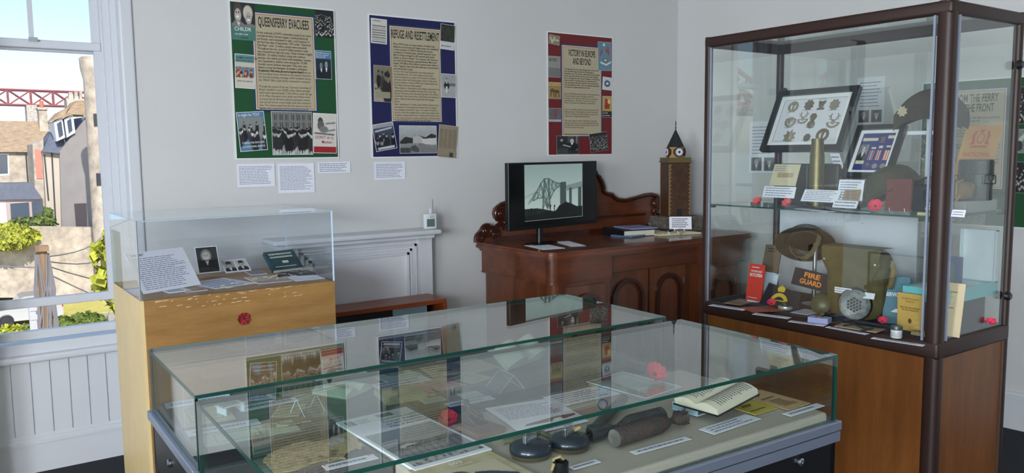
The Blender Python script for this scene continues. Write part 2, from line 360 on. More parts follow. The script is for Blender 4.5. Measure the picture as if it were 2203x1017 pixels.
# low cabinet in front of it
TEAK = mat('orange_teak', (138, 68, 36), .32, rgb2=(116, 52, 26), vscale=5, stretch=(.6, 6, 6))
lu = thing('low_cabinet', 'low orange-brown wooden cabinet with black and grey front under the mantelpiece', 'cabinet', (1.5, 4.15, 0))
mb = MB(); mb.M = T(-1.5, -4.15); mb.bbox(1.59, 4.14, .712, 2.43, 4.365, .738, .003).box(2.405, 4.14, 0, 2.43, 4.365, .712).box(1.59, 4.14, 0, 1.615, 4.365, .712).box(1.615, 4.14, .02, 2.405, 4.365, .05).box(2.30, 4.345, .05, 2.405, 4.365, .712); mb.obj('body', TEAK, lu)
mb = MB(); mb.M = T(-1.5, -4.15); mb.box(1.615, 4.16, .05, 2.08, 4.17, .712); mb.obj('front_panel', BLACK, lu)
mb = MB(); mb.M = T(-1.5, -4.15); mb.box(2.08, 4.15, .05, 2.30, 4.16, .712); o = mb.obj('sliding_door', mat('blue_grey_panel', (104, 122, 130), .4), lu); o['label'] = 'blue-grey sliding front'

# ================================================================== OUTSIDE THE WINDOW
GZ = -6.8
STONE = mat('rubble_stone', (200, 188, 170), .9, rgb2=(150, 140, 128), vscale=1.6, bump=.8, bscale=3, detail=8)
HARL = mat('grey_harling', (140, 136, 134), .95, var=.12, vscale=1.2)
SLATE = mat('tan_slate', (176, 152, 122), .85, rgb2=(140, 120, 98), vscale=3, stretch=(1, 1, 4))
DSLATE = mat('blue_slate', (98, 104, 120), .7, var=.2, vscale=4)
OUTW = mat('outdoor_white', (226, 228, 232), .5)
LEAF = mat('green_leaf', (112, 128, 52), .7, rgb2=(66, 84, 30), vscale=3, bump=.5, bscale=4)  # leaf green mottled with a darker green
YLEAF = mat('yellow_leaf', (188, 190, 62), .7, rgb2=(120, 128, 36), vscale=3, bump=.5, bscale=4)
DGL = mat('dark_window_glass', (70, 82, 98), .1, spec=.8)
PIPE = mat('black_pipe', (40, 42, 48), .5)
def outl(mbx, pix, Y0, depth, mi=0):          # outline read on the plane y = Y0, extruded back by depth
    p = [PY(u, v, Y0) for u, v in pix]; mbx.M = frame((0, Y0, 0), (1, 0, 0), (0, 0, 1)); mbx.prism([(q.x, q.z) for q in p], -depth, 0, mi); mbx.M = Matrix(); return mbx
struct('ground', MB().box(-120, 7, GZ-1, 60, 120, GZ), mat('road_asphalt', (176, 168, 150), .9, var=.15, vscale=.6))
struct('sea', MB().box(-2500, 120, GZ-9, 600, 3500, GZ-8), mat('sea_water', (120, 150, 178), .15, bump=.3, bscale=.05))
mb = MB(); R = random.Random(4); pts = [(x, 26+14*math.sin(x*.004)+10*math.sin(x*.011+1)+R.random()*5) for x in range(-2500, 1200, 60)]
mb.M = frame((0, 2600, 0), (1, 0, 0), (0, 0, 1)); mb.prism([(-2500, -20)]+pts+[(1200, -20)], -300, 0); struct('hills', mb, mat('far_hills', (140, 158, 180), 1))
RED = mat('bridge_red', (150, 84, 84), .6)
br = thing('railway_bridge', 'long red lattice railway bridge beyond the rooftops', 'bridge', (40, 420, 0))
def girder(name, A, B, h, n, r, zt0=0., m=RED):
    mb = MB(); A, B = V3(A), V3(B); mb.M = T(-40, -420)
    for s in (0, 3.5):
        o = V3((0, s, 0))
        mb.tube([A+o, B+o], r, 4).tube([A+o+V3((0, 0, h)), B+o+V3((0, 0, h))], r, 4)
        for i in range(n):
            p, q = A.lerp(B, i/n)+o, A.lerp(B, (i+1)/n)+o; z = V3((0, 0, h))
            mb.tube([p, q+z], r*.6, 4).tube([p+z, q], r*.6, 4).tube([p, p+z], r*.7, 4)
    return mb.obj(name, m, br)
girder('approach_truss', (150, 430, 24.5), (-60, 410, 24.5), 6.5, 24, .5)
girder('cantilever_deck', (-60, 410, 24.5), (-760, 300, 24.5), 7, 60, 1.0)
mb = MB(); mb.M = T(-40, -420)
for x in (130, 83, 36, -11): mb.box(x-2, 414+x*.095, -16, x+2, 422+x*.095, 24.5)
mb.obj('stone_pier', STONE, br)
mb = MB(); mb.M = T(-40, -420)
for cx in (-330, -590):
    c = V3((cx, 368+(cx+330)*.157, 0)); e = V3((1, .157, 0)).normalized()
    for dy in (-8, 8):
        o = V3((0, dy, 0)); top = [c-e*22+o+V3((0, 0, 84)), c+e*22+o+V3((0, 0, 84))]; bot = [c-e*26+o+V3((0, 0, -14)), c+e*26+o+V3((0, 0, -14))]
        mb.tube([bot[0], top[0]], 2).tube([bot[1], top[1]], 2).tube(top, 1.8).tube([bot[0], top[1]], 1.3).tube([bot[1], top[0]], 1.3)
        for sgn, k in ((-1, 0), (1, 1)):
            endp = c+e*sgn*118+o+V3((0, 0, 28)); mb.tube([top[k], endp+V3((0, 0, 7))], 1.6)
            low = [bot[k].lerp(endp, t)+V3((0, 0, 18*math.sin(PI*t)*.9)) for t in [i/8 for i in range(9)]]; mb.tube(low, 2)
            up = [top[k].lerp(endp+V3((0, 0, 7)), t) for t in [i/8 for i in range(9)]]
            for i in range(8): mb.tube([low[i], up[i+1]], .9).tube([up[i], low[i+1]], .9)
mb.obj('cantilever_tower', RED, br)
# stone cottage on the far left
def building(name, label, parts, Y0):
    b = thing(name, label, 'building', PY(100, 400, Y0)*1.0); b.location.z = GZ
    for nm, m, pix, y, d in parts:
        mb = MB(); p = [PY(u, v, y) for u, v in pix]; mb.M = T(*(-b.location)) @ frame((0, y, 0), (1, 0, 0), (0, 0, 1)); mb.prism([(q.x, q.z) for q in p], -d, 0); mb.obj(nm, m, b)
    return b
building('stone_cottage', 'low stone cottage with a sunlit tan slate roof beyond the parked car', [
    ('wall', STONE, [(-90, 328), (64, 328), (70, 495), (-90, 495)], 66, 8), ('window', DGL, [(-3, 333), (16, 333), (17, 373), (-3, 374)], 65.96, .1),
    ('window_frame', OUTW, [(-6, 330), (19, 330), (20, 377), (-6, 378)], 65.98, .08), ('drainpipe', PIPE, [(54, 328), (57, 328), (62, 395), (59, 395)], 65.8, .1)], 66)
o = bpy.data.objects['stone_cottage']; mb = MB(); a, b_, c, d = PY(-90, 327, 65.7), PY(72, 327, 65.7), PY(118, 262, 70), PY(-60, 258, 70)
mb.add([a, b_, c, d, a+V3((0, 8, 0)), b_+V3((0, 8, 0))], [(0, 1, 2, 3), (4, 3, 2, 5), (0, 3, 4), (1, 5, 2)]); mb.v = [p-o.location for p in mb.v]; mb.obj('roof', SLATE, o)
ch = MB(); p = PY(84, 268, 69); q = PY(102, 268, 69); t = PY(93, 232, 69).z
ch.box(p.x, 68.6, p.z-1, q.x, 69.8, t); ch.box(p.x-.06, 68.5, t-.15, q.x+.06, 69.9, t); ch.v = [w-o.location for w in ch.v]; ch.obj('chimney', STONE, o)
ch = MB(); ch.M = T((p.x+q.x)/2, 69.2, t); ch.lathe([(.16, 0), (.13, .5), (.16, .52)], 10); ch.v = [w-o.location for w in ch.v]; ch.obj('chimney_pot', mat('terracotta', (190, 110, 84), .8), o)
# rendered gable house
g = building('gabled_house', 'grey rendered gable house with two white dormers and black drainpipes', [
    ('gable_wall', HARL, [(128, 326), (186, 252), (200, 250), (205, 492), (133, 492)], 60, .4),
    ('gable_wall_back', HARL, [(128, 326), (186, 252), (200, 250), (205, 492), (133, 492)], 66, .4),
    ('front_wall', mat('cream_render', (190, 180, 166), .9), [(92, 322), (128, 326), (133, 492), (102, 492)], 60.3, 5),
    ('side_wing', STONE, [(70, 310), (93, 300), (102, 492), (80, 492)], 61, 4), ('terracotta_panel', mat('pink_panel', (206, 128, 112), .8), [(74, 320), (88, 322), (92, 384), (79, 384)], 60.95, .1),
    ('drainpipe', PIPE, [(94, 332), (97, 332), (106, 430), (103, 430)], 60.2, .1), ('drainpipe', PIPE, [(110, 328), (113, 328), (122, 490), (119, 490)], 60.2, .1),
    ('dormer', OUTW, [(116, 262), (134, 252), (140, 296), (122, 304)], 59.9, 3), ('dormer', OUTW, [(138, 256), (157, 246), (162, 285), (144, 296)], 59.8, 3),
    ('dormer_window', DGL, [(122, 266), (132, 260), (136, 290), (127, 296)], 59.85, .1), ('dormer_window', DGL, [(144, 260), (153, 254), (156, 280), (148, 287)], 59.75, .1),
    ('dormer_roof', SLATE, [(112, 260), (130, 240), (150, 230), (136, 252)], 59.7, 3.4), ('dormer_roof', SLATE, [(134, 254), (165, 216), (186, 216), (184, 247), (158, 246)], 59.6, 3.4),
    ('chimney_stack', STONE, [(143, 214), (182, 212), (184, 250), (146, 245)], 66.5, 1.5), ('chimney_pot', STONE, [(148, 198), (156, 198), (156, 215), (148, 215)], 66.6, .5),
    ('chimney_pot', STONE, [(160, 197), (167, 197), (167, 215), (160, 215)], 66.6, .5), ('chimney_pot', STONE, [(171, 197), (177, 197), (177, 214), (171, 214)], 66.6, .5),
    ('doorway', mat('dark_door', (60, 52, 58), .6), [(160, 438), (186, 437), (188, 489), (164, 489)], 59.9, .15)], 60)
mb = MB(); mb.v = []; A, B, C_, D = PY(92, 326, 59.9), PY(128, 330, 59.9), PY(190, 250, 63.5), PY(120, 262, 63.5)
mb.add([A, B, C_, D, A+V3((0, 6, 0)), B+V3((0, 6, 0))], [(0, 1, 2, 3), (4, 3, 2, 5), (0, 3, 4), (1, 5, 2)]); mb.v = [w-g.location for w in mb.v]; mb.obj('roof', DSLATE, g)
# round tower
tw = thing('round_tower', 'tall round rubble-stone tower with a corbelled top', 'tower'); c = PY(212, 300, 52); rr = (PY(212, 300, 52)-PY(178, 300, 52)).length
tw.location = (c.x+.35, 53, GZ); zt = PY(175, 118, 52).z-GZ
MB().lathe([(rr, 0), (rr, zt-1.3), (rr+.12, zt-.7), (rr+.16, zt-.1), (rr+.08, zt), (0, zt)], 40).obj('shaft', STONE, tw, auto=50)
mb = MB()
for z, a in ((zt-3.6, 250), (zt-7, 246)):
    mb.M = T(rr*math.cos(math.radians(a)), rr*math.sin(math.radians(a)), z, rz=math.radians(a)); mb.box(-.15, -.22, -.35, .06, .22, .35)
mb.obj('window_opening', PIPE, tw)
# garden wall, conservatory, bushes, hedge
mb = MB(); outl(mb, [(-90, 497), (32, 494), (36, 487), (215, 489), (240, 489), (240, 640), (-90, 640)], 56, .6); tag(mb.obj('garden_wall', STONE), 'long sunlit rubble garden wall behind the parked car', 'wall')
tag(MB().box(-8, 56.7, GZ, 12, 75, -3.2).obj('upper_garden', mat('garden_soil', (96, 92, 60), .9)), 'raised ground held up behind the long garden wall', 'terrace', kind='structure')
building('garden_room', 'low garden room with a blue slate lean-to roof and glazed front', [
    ('wall', mat('pink_render', (178, 160, 156), .8), [(-80, 428), (92, 428), (94, 482), (-80, 486)], 58, 1.9), ('roof', DSLATE, [(-80, 396), (68, 393), (92, 428), (-80, 431)], 57.8, 2.2),
    ('glazing', DGL, [(22, 438), (62, 435), (64, 466), (24, 470)], 57.9, .1), ('glazing', DGL, [(68, 434), (92, 432), (94, 462), (70, 465)], 57.9, .1), ('white_frame', OUTW, [(-80, 440), (12, 436), (16, 480), (-80, 484)], 57.92, .1)], 58)
def leafy(name, label, c, rx, ry, rz, n, m, s=.16, seed=1, cat='bush', group=None, leaf=.12):
    R = random.Random(seed); mb = MB(); c = V3(c); mb.ball((0, 0, 0), 1, 12, 0, (rx*.82, ry*.82, rz*.82))
    for i in range(n):
        a, b = R.random()*2*PI, math.acos(R.uniform(-1, 1)); k = R.uniform(.75, 1.06)
        p = V3((rx*k*math.sin(b)*math.cos(a), ry*k*math.sin(b)*math.sin(a), rz*k*math.cos(b)))
        M = T(*p, rx=R.uniform(0, 6), ry=R.uniform(0, 6), rz=R.uniform(0, 6)); q = leaf*R.uniform(.6, 1.5); mb.M = M; mb.add([(-q, -q*.6, 0), (q, -q*.6, q*.3), (q*.8, q*.6, 0), (-q*.7, q*.7, q*.2)], [(0, 1, 2, 3)])
    mb.M = Matrix(); o = mb.obj(name, m); o.location = c; return tag(o, label, cat, group)
c = PY(15, 510, 55); leafy('garden_bush', 'bright yellow-green bush spilling over the garden wall', c, 1.6, .9, .75, 900, YLEAF, seed=2)
c = PY(70, 480, 57.5); leafy('garden_bush', 'small dark green bush in front of the garden room', c, 1.3, .7, .35, 500, LEAF, seed=3)
c = PY(95, 462, 58.2); leafy('garden_bush', 'tiny green shrub beside the lower drainpipe', c, .5, .4, .4, 200, LEAF, seed=4)
for i, (u, v, y) in enumerate(((20, 690, 41), (75, 688, 41), (130, 684, 41.5), (185, 680, 42))):
    c = PY(u, v, y); c.z = GZ+.55; leafy('hedge_bush', ['sunlit yellow-green hedge bush left of the wooden pole', 'hedge bush standing right behind the wooden pole', 'dark hedge bush just right of the wooden pole', 'rightmost dark hedge bush along the road'][i], c, .95, .7, .62, 500, YLEAF if i == 0 else LEAF, seed=10+i, leaf=.09)
leafy('yellow_bush', 'large sunlit yellow bush outside, standing in for its reflection in the acrylic cover', PY(268, 585, 30)+V3((.9, 0, .2)), 1.8, 1.4, 2.0, 1600, YLEAF, seed=30, leaf=.16)  # bush placed where the acrylic side shows its reflection
mb = MB().box(-3, 48.2, GZ, 7.8, 53, GZ+.03); tag(mb.obj('grass_verge', mat('dry_grass', (196, 184, 96), .95, var=.2, vscale=2)), 'strip of dry yellow grass beside the road', 'grass', kind='stuff')
# parked car (side on, facing left)
cr = thing('car', 'silver estate car parked in front of the garden wall', 'car', (0, 47, GZ)); p0 = PY(-22, 650, 47).x; p1 = PY(135, 650, 47).x; L = p1-p0; cr.location.x = p0
CARP = mat('silver_car_paint', (205, 205, 206), .25, .35, coat=.6)
bodyp = [(0, .35), (0, .72), (.06, .82), (.24, .9), (.30, 1.0), (.40, 1.38), (.47, 1.48), (.80, 1.48), (.90, 1.36), (.97, .98), (1, .86), (1, .38), (.9, .28), (.1, .28)]
mb = MB(); mb.M = frame((0, 0, 0), (1, 0, 0), (0, 0, 1)); mb.prism([(x*L, z) for x, z in bodyp], -1.75, 0); mb.obj('body', CARP, cr)
for w in ([(.34, 1.0), (.42, 1.36), (.54, 1.39), (.54, 1.0)], [(.56, 1.0), (.56, 1.39), (.72, 1.39), (.73, 1.0)], [(.75, 1.0), (.74, 1.39), (.82, 1.39), (.91, 1.02)]):
    mb = MB(); mb.M = frame((0, 0, 0), (1, 0, 0), (0, 0, 1)); mb.prism([(x*L, z) for x, z in w], 0, .012); mb.obj('side_window', DGL, cr)
for x in (.2, .8):
    mb = MB(); mb.M = T(x*L, -.02, .33, rx=PI/2); mb.lathe([(.33, -.1), (.33, .02), (.28, .04), (.22, .02), (0, .03)], 24); mb.obj('wheel', PIPE, cr)
mb = MB().box(L*.985, -.03, .8, L*1.003, .25, .95); mb.obj('tail_light', mat('tail_red', (180, 40, 34), .3), cr)
# utility pole with boxes and cables
up = thing('utility_pole', 'weathered wooden utility pole hung with cables and junction boxes', 'utility pole', PY(95, 620, 26)); up.location.z = GZ
zt = PY(92, 530, 26).z-GZ
MB().lathe([(.17, 0), (.13, zt), (.05, zt+.04)], 14).obj('post', mat('old_timber', (150, 122, 92), .9, var=.4, vscale=6, stretch=(1, 1, .1)), up)
mb = MB(); MB().box(-.17, -.22, zt-.12, .17, .22, zt+.02).obj('cross_block', mat('old_timber', (150, 122, 92)), up)
MB().box(-.42, -.2, zt-2.3, -.2, -.05, zt-1.5).box(-.4, -.22, zt-1.75, -.22, -.2, zt-1.6).box(-.4, -.22, zt-2.0, -.22, -.2, zt-1.85).obj('junction_box', mat('grey_box', (170, 172, 178), .5), up)
R = random.Random(5); mb = MB()
for i in range(16):
    a = R.uniform(0, 2*PI); mb.tube([(.16*math.cos(a), .16*math.sin(a), zt-.2), (.16*math.cos(a)+R.uniform(-.12, .12), -.2, zt-1.2), (.2*math.cos(a)+R.uniform(-.08, .08), -.2, zt-2.2), (.19*math.cos(a), -.19, zt-2.9)], .022, 5)
for k, (x, y, z) in enumerate(((7, 26, .6), (7, 24, -.8), (8, 18, -2.2), (-14, 16, 3), (9, 10, -4))):
    P0 = V3((0, 0, zt-.3-k*.1)); P1 = V3((x, y, zt+z)); mb.tube([P0.lerp(P1, t)-V3((0, 0, 1.1*math.sin(PI*t))) for t in [i/10 for i in range(11)]], .02, 5)
mb.obj('cable', mat('grey_cable', (120, 118, 122), .6), up)

# ================================================================== POSTERS AND PAPERS ON THE WALLS
POSTW = mat('poster_white_edge', (225, 226, 226), .5); BEIGE = mat('poster_panel_beige', (176, 166, 140), .55)
def letters(mb, name, m, parent): return mb.obj(name, m, parent, 'flat')
def photo_kids(n=40):
    p = Pic(n, int(n*1.2), (40, 40, 44)); p.ell(.28, .80, .17, .2, (70, 62, 56)); p.ell(.27, .66, .13, .17, (178, 172, 166)); p.ell(.21, .74, .025, .015, (40, 38, 36)); p.ell(.31, .74, .025, .015, (40, 38, 36)); p.ell(.26, .62, .06, .03, (235, 232, 228))
    p.ell(.70, .74, .19, .19, (196, 190, 176)); p.ell(.72, .60, .13, .155, (170, 164, 158)); p.ell(.68, .65, .025, .015, (40, 38, 36)); p.ell(.77, .65, .025, .015, (40, 38, 36)); p.ell(.72, .55, .06, .025, (240, 236, 232))
    p.poly([(0, .42), (.18, .55), (.4, .5), (.55, .42), (.8, .46), (1, .42), (1, .3), (0, .3)], (120, 118, 116)); p.poly([(.2, .52), (.34, .46), (.3, .36)], (220, 218, 214)); p.rect(0, 0, 1, .37, (72, 118, 108)); return p
def photo_crowd(seed, sky=0, nx=60, ny=60, n=60, r=.05, building=False, legs=False):
    p = Pic(nx, ny, (28, 29, 32))
    if building:
        p.rect(0, .55, 1, 1, (118, 118, 114))
        for i in range(7):
            for j in range(2): p.rect(.06+i*.14, .62+j*.19, .13+i*.14, .75+j*.19, (62, 64, 66)); p.rect(.09+i*.14, .62+j*.19, .1+i*.14, .75+j*.19, (150, 150, 146))
        p.rect(0, 0, 1, .22, (150, 150, 148))
    return p.crowd(.45 if legs else .1, .62 if building else .85, n, seed, r=r, legs=legs).noise(10, seed)
P = PW = .5946
def poster(name, label, TL, W, H, color, inner, title, tsize, paras, psize, pics, F=None, tw=()):
    """TL = top-left on the wall; pics = (x, y, w, h, rot, pic, paperwhite border) from the poster's lower-left corner"""
    m = F or frame((TL[0], YW-.004, TL[2]-H), (1, 0, 0), (0, 0, 1))
    r = MB().box(0, 0, -.003, W, H, .002).obj(name, POSTW, mw=m); tag(r, label, 'poster', 'exhibition posters')
    e = .008; MB().quad(e, e, W-e, H-e, .0026).obj('printed_ground', color, r, 'flat')
    x0, y0, x1, y1 = inner; nb = MB(); nb.quad(x0, y0, x1, y1, .0034, 0); a = .009; nb.quad(x0+a, y0+a, x1-a, y1-a, .0038, 1); a = .014
    nb.quad(x0+a, y0+a, x1-a, y1-a, .0042, 2); a = .0175; nb.quad(x0+a, y0+a, x1-a, y1-a, .0046, 3)
    nb.obj('text_panel', [mat('panel_blue', (22, 58, 92), .5), mat('panel_white', (215, 210, 196), .5), mat('panel_red', (150, 72, 48), .5), BEIGE], r, 'flat')
    t = MB()
    for i, l in enumerate(title): t.text(l, (x0+x1)/2, y1-.078-i*.056, tsize, .0052, bold=.016, align='CENTER', fit=tw[i])
    letters(t, 'title_lettering', INK, r)
    b = MB(); y = y1-.078-(len(title)-1)*.056-.040
    for k, (txt, nl) in enumerate(paras):
        b.text(txt, x0+.028, y, psize, .0052, sx=.80, bold=.012 if k == 0 else 0, width=(x1-x0)-.050, lead=1.02); y -= nl*psize*1.02+psize*1.05
    letters(b, 'body_lettering', INK, r)
    for k, (px, py, w, h, rot, pic, bd) in enumerate(pics):
        MB_ = MB(); MB_.M = T(px, py, 0, rz=rot); MB_.quad(-bd, -bd, w+bd, h+bd, .0056); f = MB_.obj('photograph', POSTW, r, 'flat'); pic.obj('picture', w, h, .0062, f, px, py, rot)
        for (s, sx_, sy_, sz, c, kx) in getattr(pic, 'txt', []):
            q = MB(); q.M = T(px, py, 0, rz=rot); q.text(s, w*sx_, h*sy_, sz, .0068, sx=kx, bold=.01); q.obj('caption_lettering', c, f, 'flat')
    return r
PWT = mat('print_white', (222, 224, 222), .6); PBL = mat('print_black', (30, 30, 32), .6); PRD = mat('print_red', (150, 34, 40), .6)
GREEN = mat('poster_green', (14, 72, 36), .5); NAVY = mat('poster_navy', (18, 22, 74), .5); REDP = mat('poster_red', (104, 22, 28), .5)
k1 = photo_kids(); k1.txt = [('CHILDR', .1, .25, .028, PWT, .9), ('are safer in the', .12, .14, .014, PWT, .8), ('leave them', .35, .05, .012, PBL, .8)]
wm = Pic(30, 50, (196, 190, 172)); wm.rect(0, .78, 1, 1, (96, 140, 140)); wm.rect(0, .35, 1, .62, (104, 130, 150)); wm.crowd(.4, .6, 9, 3, (110, 60, 44), (200, 150, 110), .07); wm.rect(0, 0, 1, .3, (200, 196, 184)); wm.txt = [('WOMEN WANTED FOR', .04, .88, .014, PBL, .75), ('EVACUATION SERVICE', .04, .80, .012, PBL, .75), ('OFFER YOUR SERVICES', .08, .18, .010, PBL, .8)]
my = Pic(40, 50, (82, 124, 156)); my.rect(.05, .30, .95, .86, (130, 134, 132)); my.crowd(.36, .72, 14, 8, (36, 40, 50), (205, 200, 190), .07); my.txt = [('It might be YOU!', .04, .90, .022, PWT, .75), ('CARING FOR EVACUEES', .08, .18, .015, PWT, .75), ('IS A NATIONAL SERVICE', .08, .08, .015, PWT, .75)]
sch = photo_crowd(5, nx=90, ny=80, n=46, r=.06, building=True, legs=True)
dm = Pic(40, 60, (206, 202, 196)); dm.rect(0, 0, 1, .16, (150, 30, 38)); dm.ell(.3, .82, .1, .08, (60, 60, 62)); dm.ell(.32, .7, .14, .12, (96, 96, 96)); dm.ell(.45, .6, .18, .08, (120, 120, 120)); dm.line(.55, .75, .95, .78, .02, (120, 120, 118)); dm.line(.5, .55, .95, .6, .02, (120, 120, 118)); dm.line(.05, .5, .9, .47, .02, (90, 90, 88)); dm.noise(8, 2); dm.txt = [("DON'T do it,", .06, .36, .024, PRD, .85), ('Mother-', .35, .24, .024, PRD, .85)]
cr_ = photo_crowd(7, n=120, r=.05, nx=50, ny=60)
cn = Pic(36, 44, (30, 44, 62)); cn.rect(0, .72, 1, 1, (76, 122, 156)); cn.man(.35, .48, .10, skin=(120, 130, 140), coat=(16, 22, 34)); cn.man(.68, .52, .11, skin=(150, 154, 158), coat=(22, 28, 40)); cn.txt = [('MOTHERS let them go', .04, .90, .011, PWT, .75), ('give them a chance of', .04, .83, .011, PWT, .75), ('safety and health', .04, .76, .011, PWT, .75)]
A1, B1 = .5946, .841
evac = [("At the outbreak of WW2, vulnerable people from towns considered likely German targets, including Edinburgh and Rosyth, were evacuated to safer, rural locations. In the first four days of September 1939, under \u201cOperation Pied Piper\u201d, over 1.5 million people were evacuated. Throughout the war, around 4 million people in total were moved from high-risk areas. These included roughly 800,000 - 2.5 million children, along with mothers, teachers, the elderly and those with disabilities. Seventy-nine Queensferry children were among the 175,000 Scottish school children evacuated. They were sent inland to areas like Bathgate, Armadale, Loddington, Torphichen, Winchburgh and Livingston Station.", 11),
        ("By January 1940, many evacuees had returned home as the immediate threat seemed to have passed. However, the German bombing campaign, which escalated during the 1940-41 Blitz, made further evacuations necessary.", 4),
        ("Through the course of the war, Germany\u2019s bombing of Britain resulted in over 60,000 civilian deaths amongst which were approximately 7,736 children under the age of 16. Many thousands more adults and children were seriously injured. Britain\u2019s national evacuation scheme was carried out on a much larger scale than anywhere else. The scheme saved lives but this came at a cost as families were separated and the experience proved traumatic for many children.", 7)]
poster('poster', 'tall green-bordered poster headed QUEENSFERRY EVACUEES on the white wall', (1.317, 0, 2.416), A1, B1, GREEN, (.115, .262, .475, .795), ['QUEENSFERRY EVACUEES'], .070, evac, .0165, [
    (.012, .635, .125, .195, 0, k1, 0), (.018, .385, .10, .175, -.03, wm, .003), (.03, .045, .145, .205, .07, my, .003), (.205, .025, .23, .235, 0, sch, .002), (.44, .035, .135, .22, -.03, dm, .003), (.475, .68, .11, .15, 0, cr_, 0), (.47, .45, .092, .155, 0, cn, .002)], tw=(.285,))
nw = Pic(24, 40, (200, 198, 192)); nw.noise(14, 3)
for i in range(22): nw.rect(.08, .04+i*.034, .92, .055+i*.034, (110, 108, 106))
nw.txt = [('An Alarm Situation', .08, .9, .010, PBL, .7)]
rf = Pic(34, 56, (158, 150, 128)); rf.rect(0, .5, 1, 1, (120, 114, 98)); rf.crowd(.66, .82, 7, 6, (44, 42, 40), (110, 104, 92), .11); rf.noise(8, 4); rf.rect(.06, .1, .94, .28, (146, 140, 120)); rf.txt = [("MOTHERS' DAY", .05, .33, .018, PBL, .72)]
wr = Pic(40, 46, (60, 66, 84)); wr.rect(0, .86, 1, 1, (150, 152, 158)); wr.crowd(.3, .62, 12, 12, (24, 26, 34), (160, 160, 164), .10); wr.line(.1, .75, .9, .8, .03, (190, 192, 196)); wr.rect(.1, .04, .9, .12, (190, 192, 196)); wr.noise(10, 5)
st = Pic(70, 54, (156, 160, 162)); st.grad((110, 112, 112), (176, 180, 182)); st.poly([(0, .42), (.15, .6), (.35, .55), (.5, .66), (.7, .58), (.86, .72), (1, .66), (1, .4), (0, .34)], (40, 42, 42)); st.poly([(.35, .36), (.35, .56), (.5, .66), (.62, .56), (.62, .36)], (170, 170, 168)); st.poly([(.6, .33), (.6, .52), (1, .56), (1, .3)], (196, 196, 194)); st.poly([(.45, .0), (.5, .36), (.62, .36), (1, .1), (1, 0)], (120, 120, 118)); st.poly([(.28, .1), (.5, .02), (.52, .12), (.42, .3), (.3, .24)], (70, 72, 72)); st.rect(0, 0, .28, .2, (60, 62, 62)); st.noise(12, 6)
np_ = Pic(44, 60, (140, 130, 108)); np_.noise(10, 7)
for i in range(26):
    for j in range(4): np_.rect(.05+j*.235, .05+i*.034, .24+j*.235, .062+i*.034, (104, 96, 80))
np_.rect(.62, .02, .82, .15, (60, 56, 50)); np_.noise(10, 8)
wt = Pic(30, 40, (150, 154, 158)); wt.rect(0, 0, 1, .45, (160, 162, 162)); wt.man(.35, .72, .07, coat=(24, 24, 26)); wt.rect(.28, .2, .42, .45, (200, 200, 198)); wt.rect(.55, .5, 1, .62, (100, 104, 106)); wt.noise(10, 9)
fr_ = Pic(24, 40, (44, 48, 40)); fr_.noise(26, 10); fr_.rect(0, 0, 1, .32, (196, 198, 202)); fr_.txt = [('MADE IN BRITAIN', .06, .10, .011, PBL, .8)]
refu = [("When WW2 broke out, large numbers of civilians were displaced across Europe and refugee camps were established in many countries. In 1938-39, following the German occupation of Czechoslovakia, a British-organised rescue effort in Prague arranged for 669 predominantly Jewish children to travel to Britain. The transports, later known as the Czech Kindertransport, operated between March and August 1939. Most of the children\u2019s parents were unable to leave. Tragically, many were later deported to concentration and extermination camps.", 9),
        ("In April 1939, South Queensferry provided temporary accommodation for 101 Czech refugees before their onward emigration to Canada. This included 27 children evacuated under the Kindertransport scheme. They were housed at Butlaw, a former WWI naval hospital within the Port Edgar/Lochinver Road complex.", 5),
        ("While resident in Queensferry, the refugees undertook local employment where available, including work at the King George VI Nursery and in the school gardens. The children all enrolled in the school where, fortunately, the headmaster spoke a little German which helped with the language barrier.", 5),
        ("After resettlement in Canada, some families remained there permanently. Correspondence between former refugees and residents continued for years. As a token of thanks to the Ferry Folk, the refugees built a small stone model of the Goldsborn analysis tower near Carlsbad (now Karlovy Vary) in the school grounds. A casket containing a scroll and some Czech and British coins was built into the tower.", 7)]
poster('poster', 'tall navy-bordered poster headed REFUGE AND RESETTLEMENT on the white wall', (2.119, 0, 2.4137), A1, B1, NAVY, (.128, .212, .49, .79), ['REFUGE AND RESETTLEMENT'], .070, refu, .0158, [
    (.014, .675, .10, .14, -.03, nw, .002), (.022, .335, .115, .21, -.02, rf, .001), (.03, .04, .135, .155, .16, wr, .003), (.185, .028, .255, .165, -.0, st, .002), (.445, .004, .135, .20, -.09, np_, .001), (.485, .375, .10, .14, -.02, wt, .003), (.48, .67, .10, .15, -.06, fr_, .002)], tw=(.325,))
vv = Pic(24, 16, (130, 124, 100)); vv.line(.1, .7, .3, .2, .06, (200, 196, 170)); vv.line(.3, .2, .5, .8, .06, (200, 196, 170)); vv.rect(.5, .4, .95, .6, (190, 186, 164)); vv.noise(18, 11)
vc = Pic(26, 44, (140, 140, 134)); vc.rect(0, .0, 1, .45, (112, 114, 112)); vc.noise(8, 12); vc.txt = [('VICTORY', .03, .76, .028, PBL, .62)]
hr = Pic(30, 30, (150, 130, 80)); hr.rect(0, .78, 1, 1, (176, 150, 90)); hr.ell(.3, .5, .18, .1, (104, 78, 44)); hr.ell(.65, .45, .18, .1, (90, 70, 44)); hr.line(.2, .5, .15, .15, .03, (70, 54, 34)); hr.line(.4, .5, .42, .15, .03, (70, 54, 34)); hr.line(.6, .45, .55, .12, .03, (70, 54, 34)); hr.line(.8, .45, .82, .12, .03, (70, 54, 34)); hr.noise(14, 13)
v2 = Pic(30, 30, (96, 98, 104)); v2.poly([(.35, .95), (.48, .2), (.56, .2), (.7, .95), (.6, .95), (.52, .45), (.45, .95)], (150, 50, 46)); v2.rect(0, 0, 1, .14, (176, 178, 176)); v2.noise(16, 14)
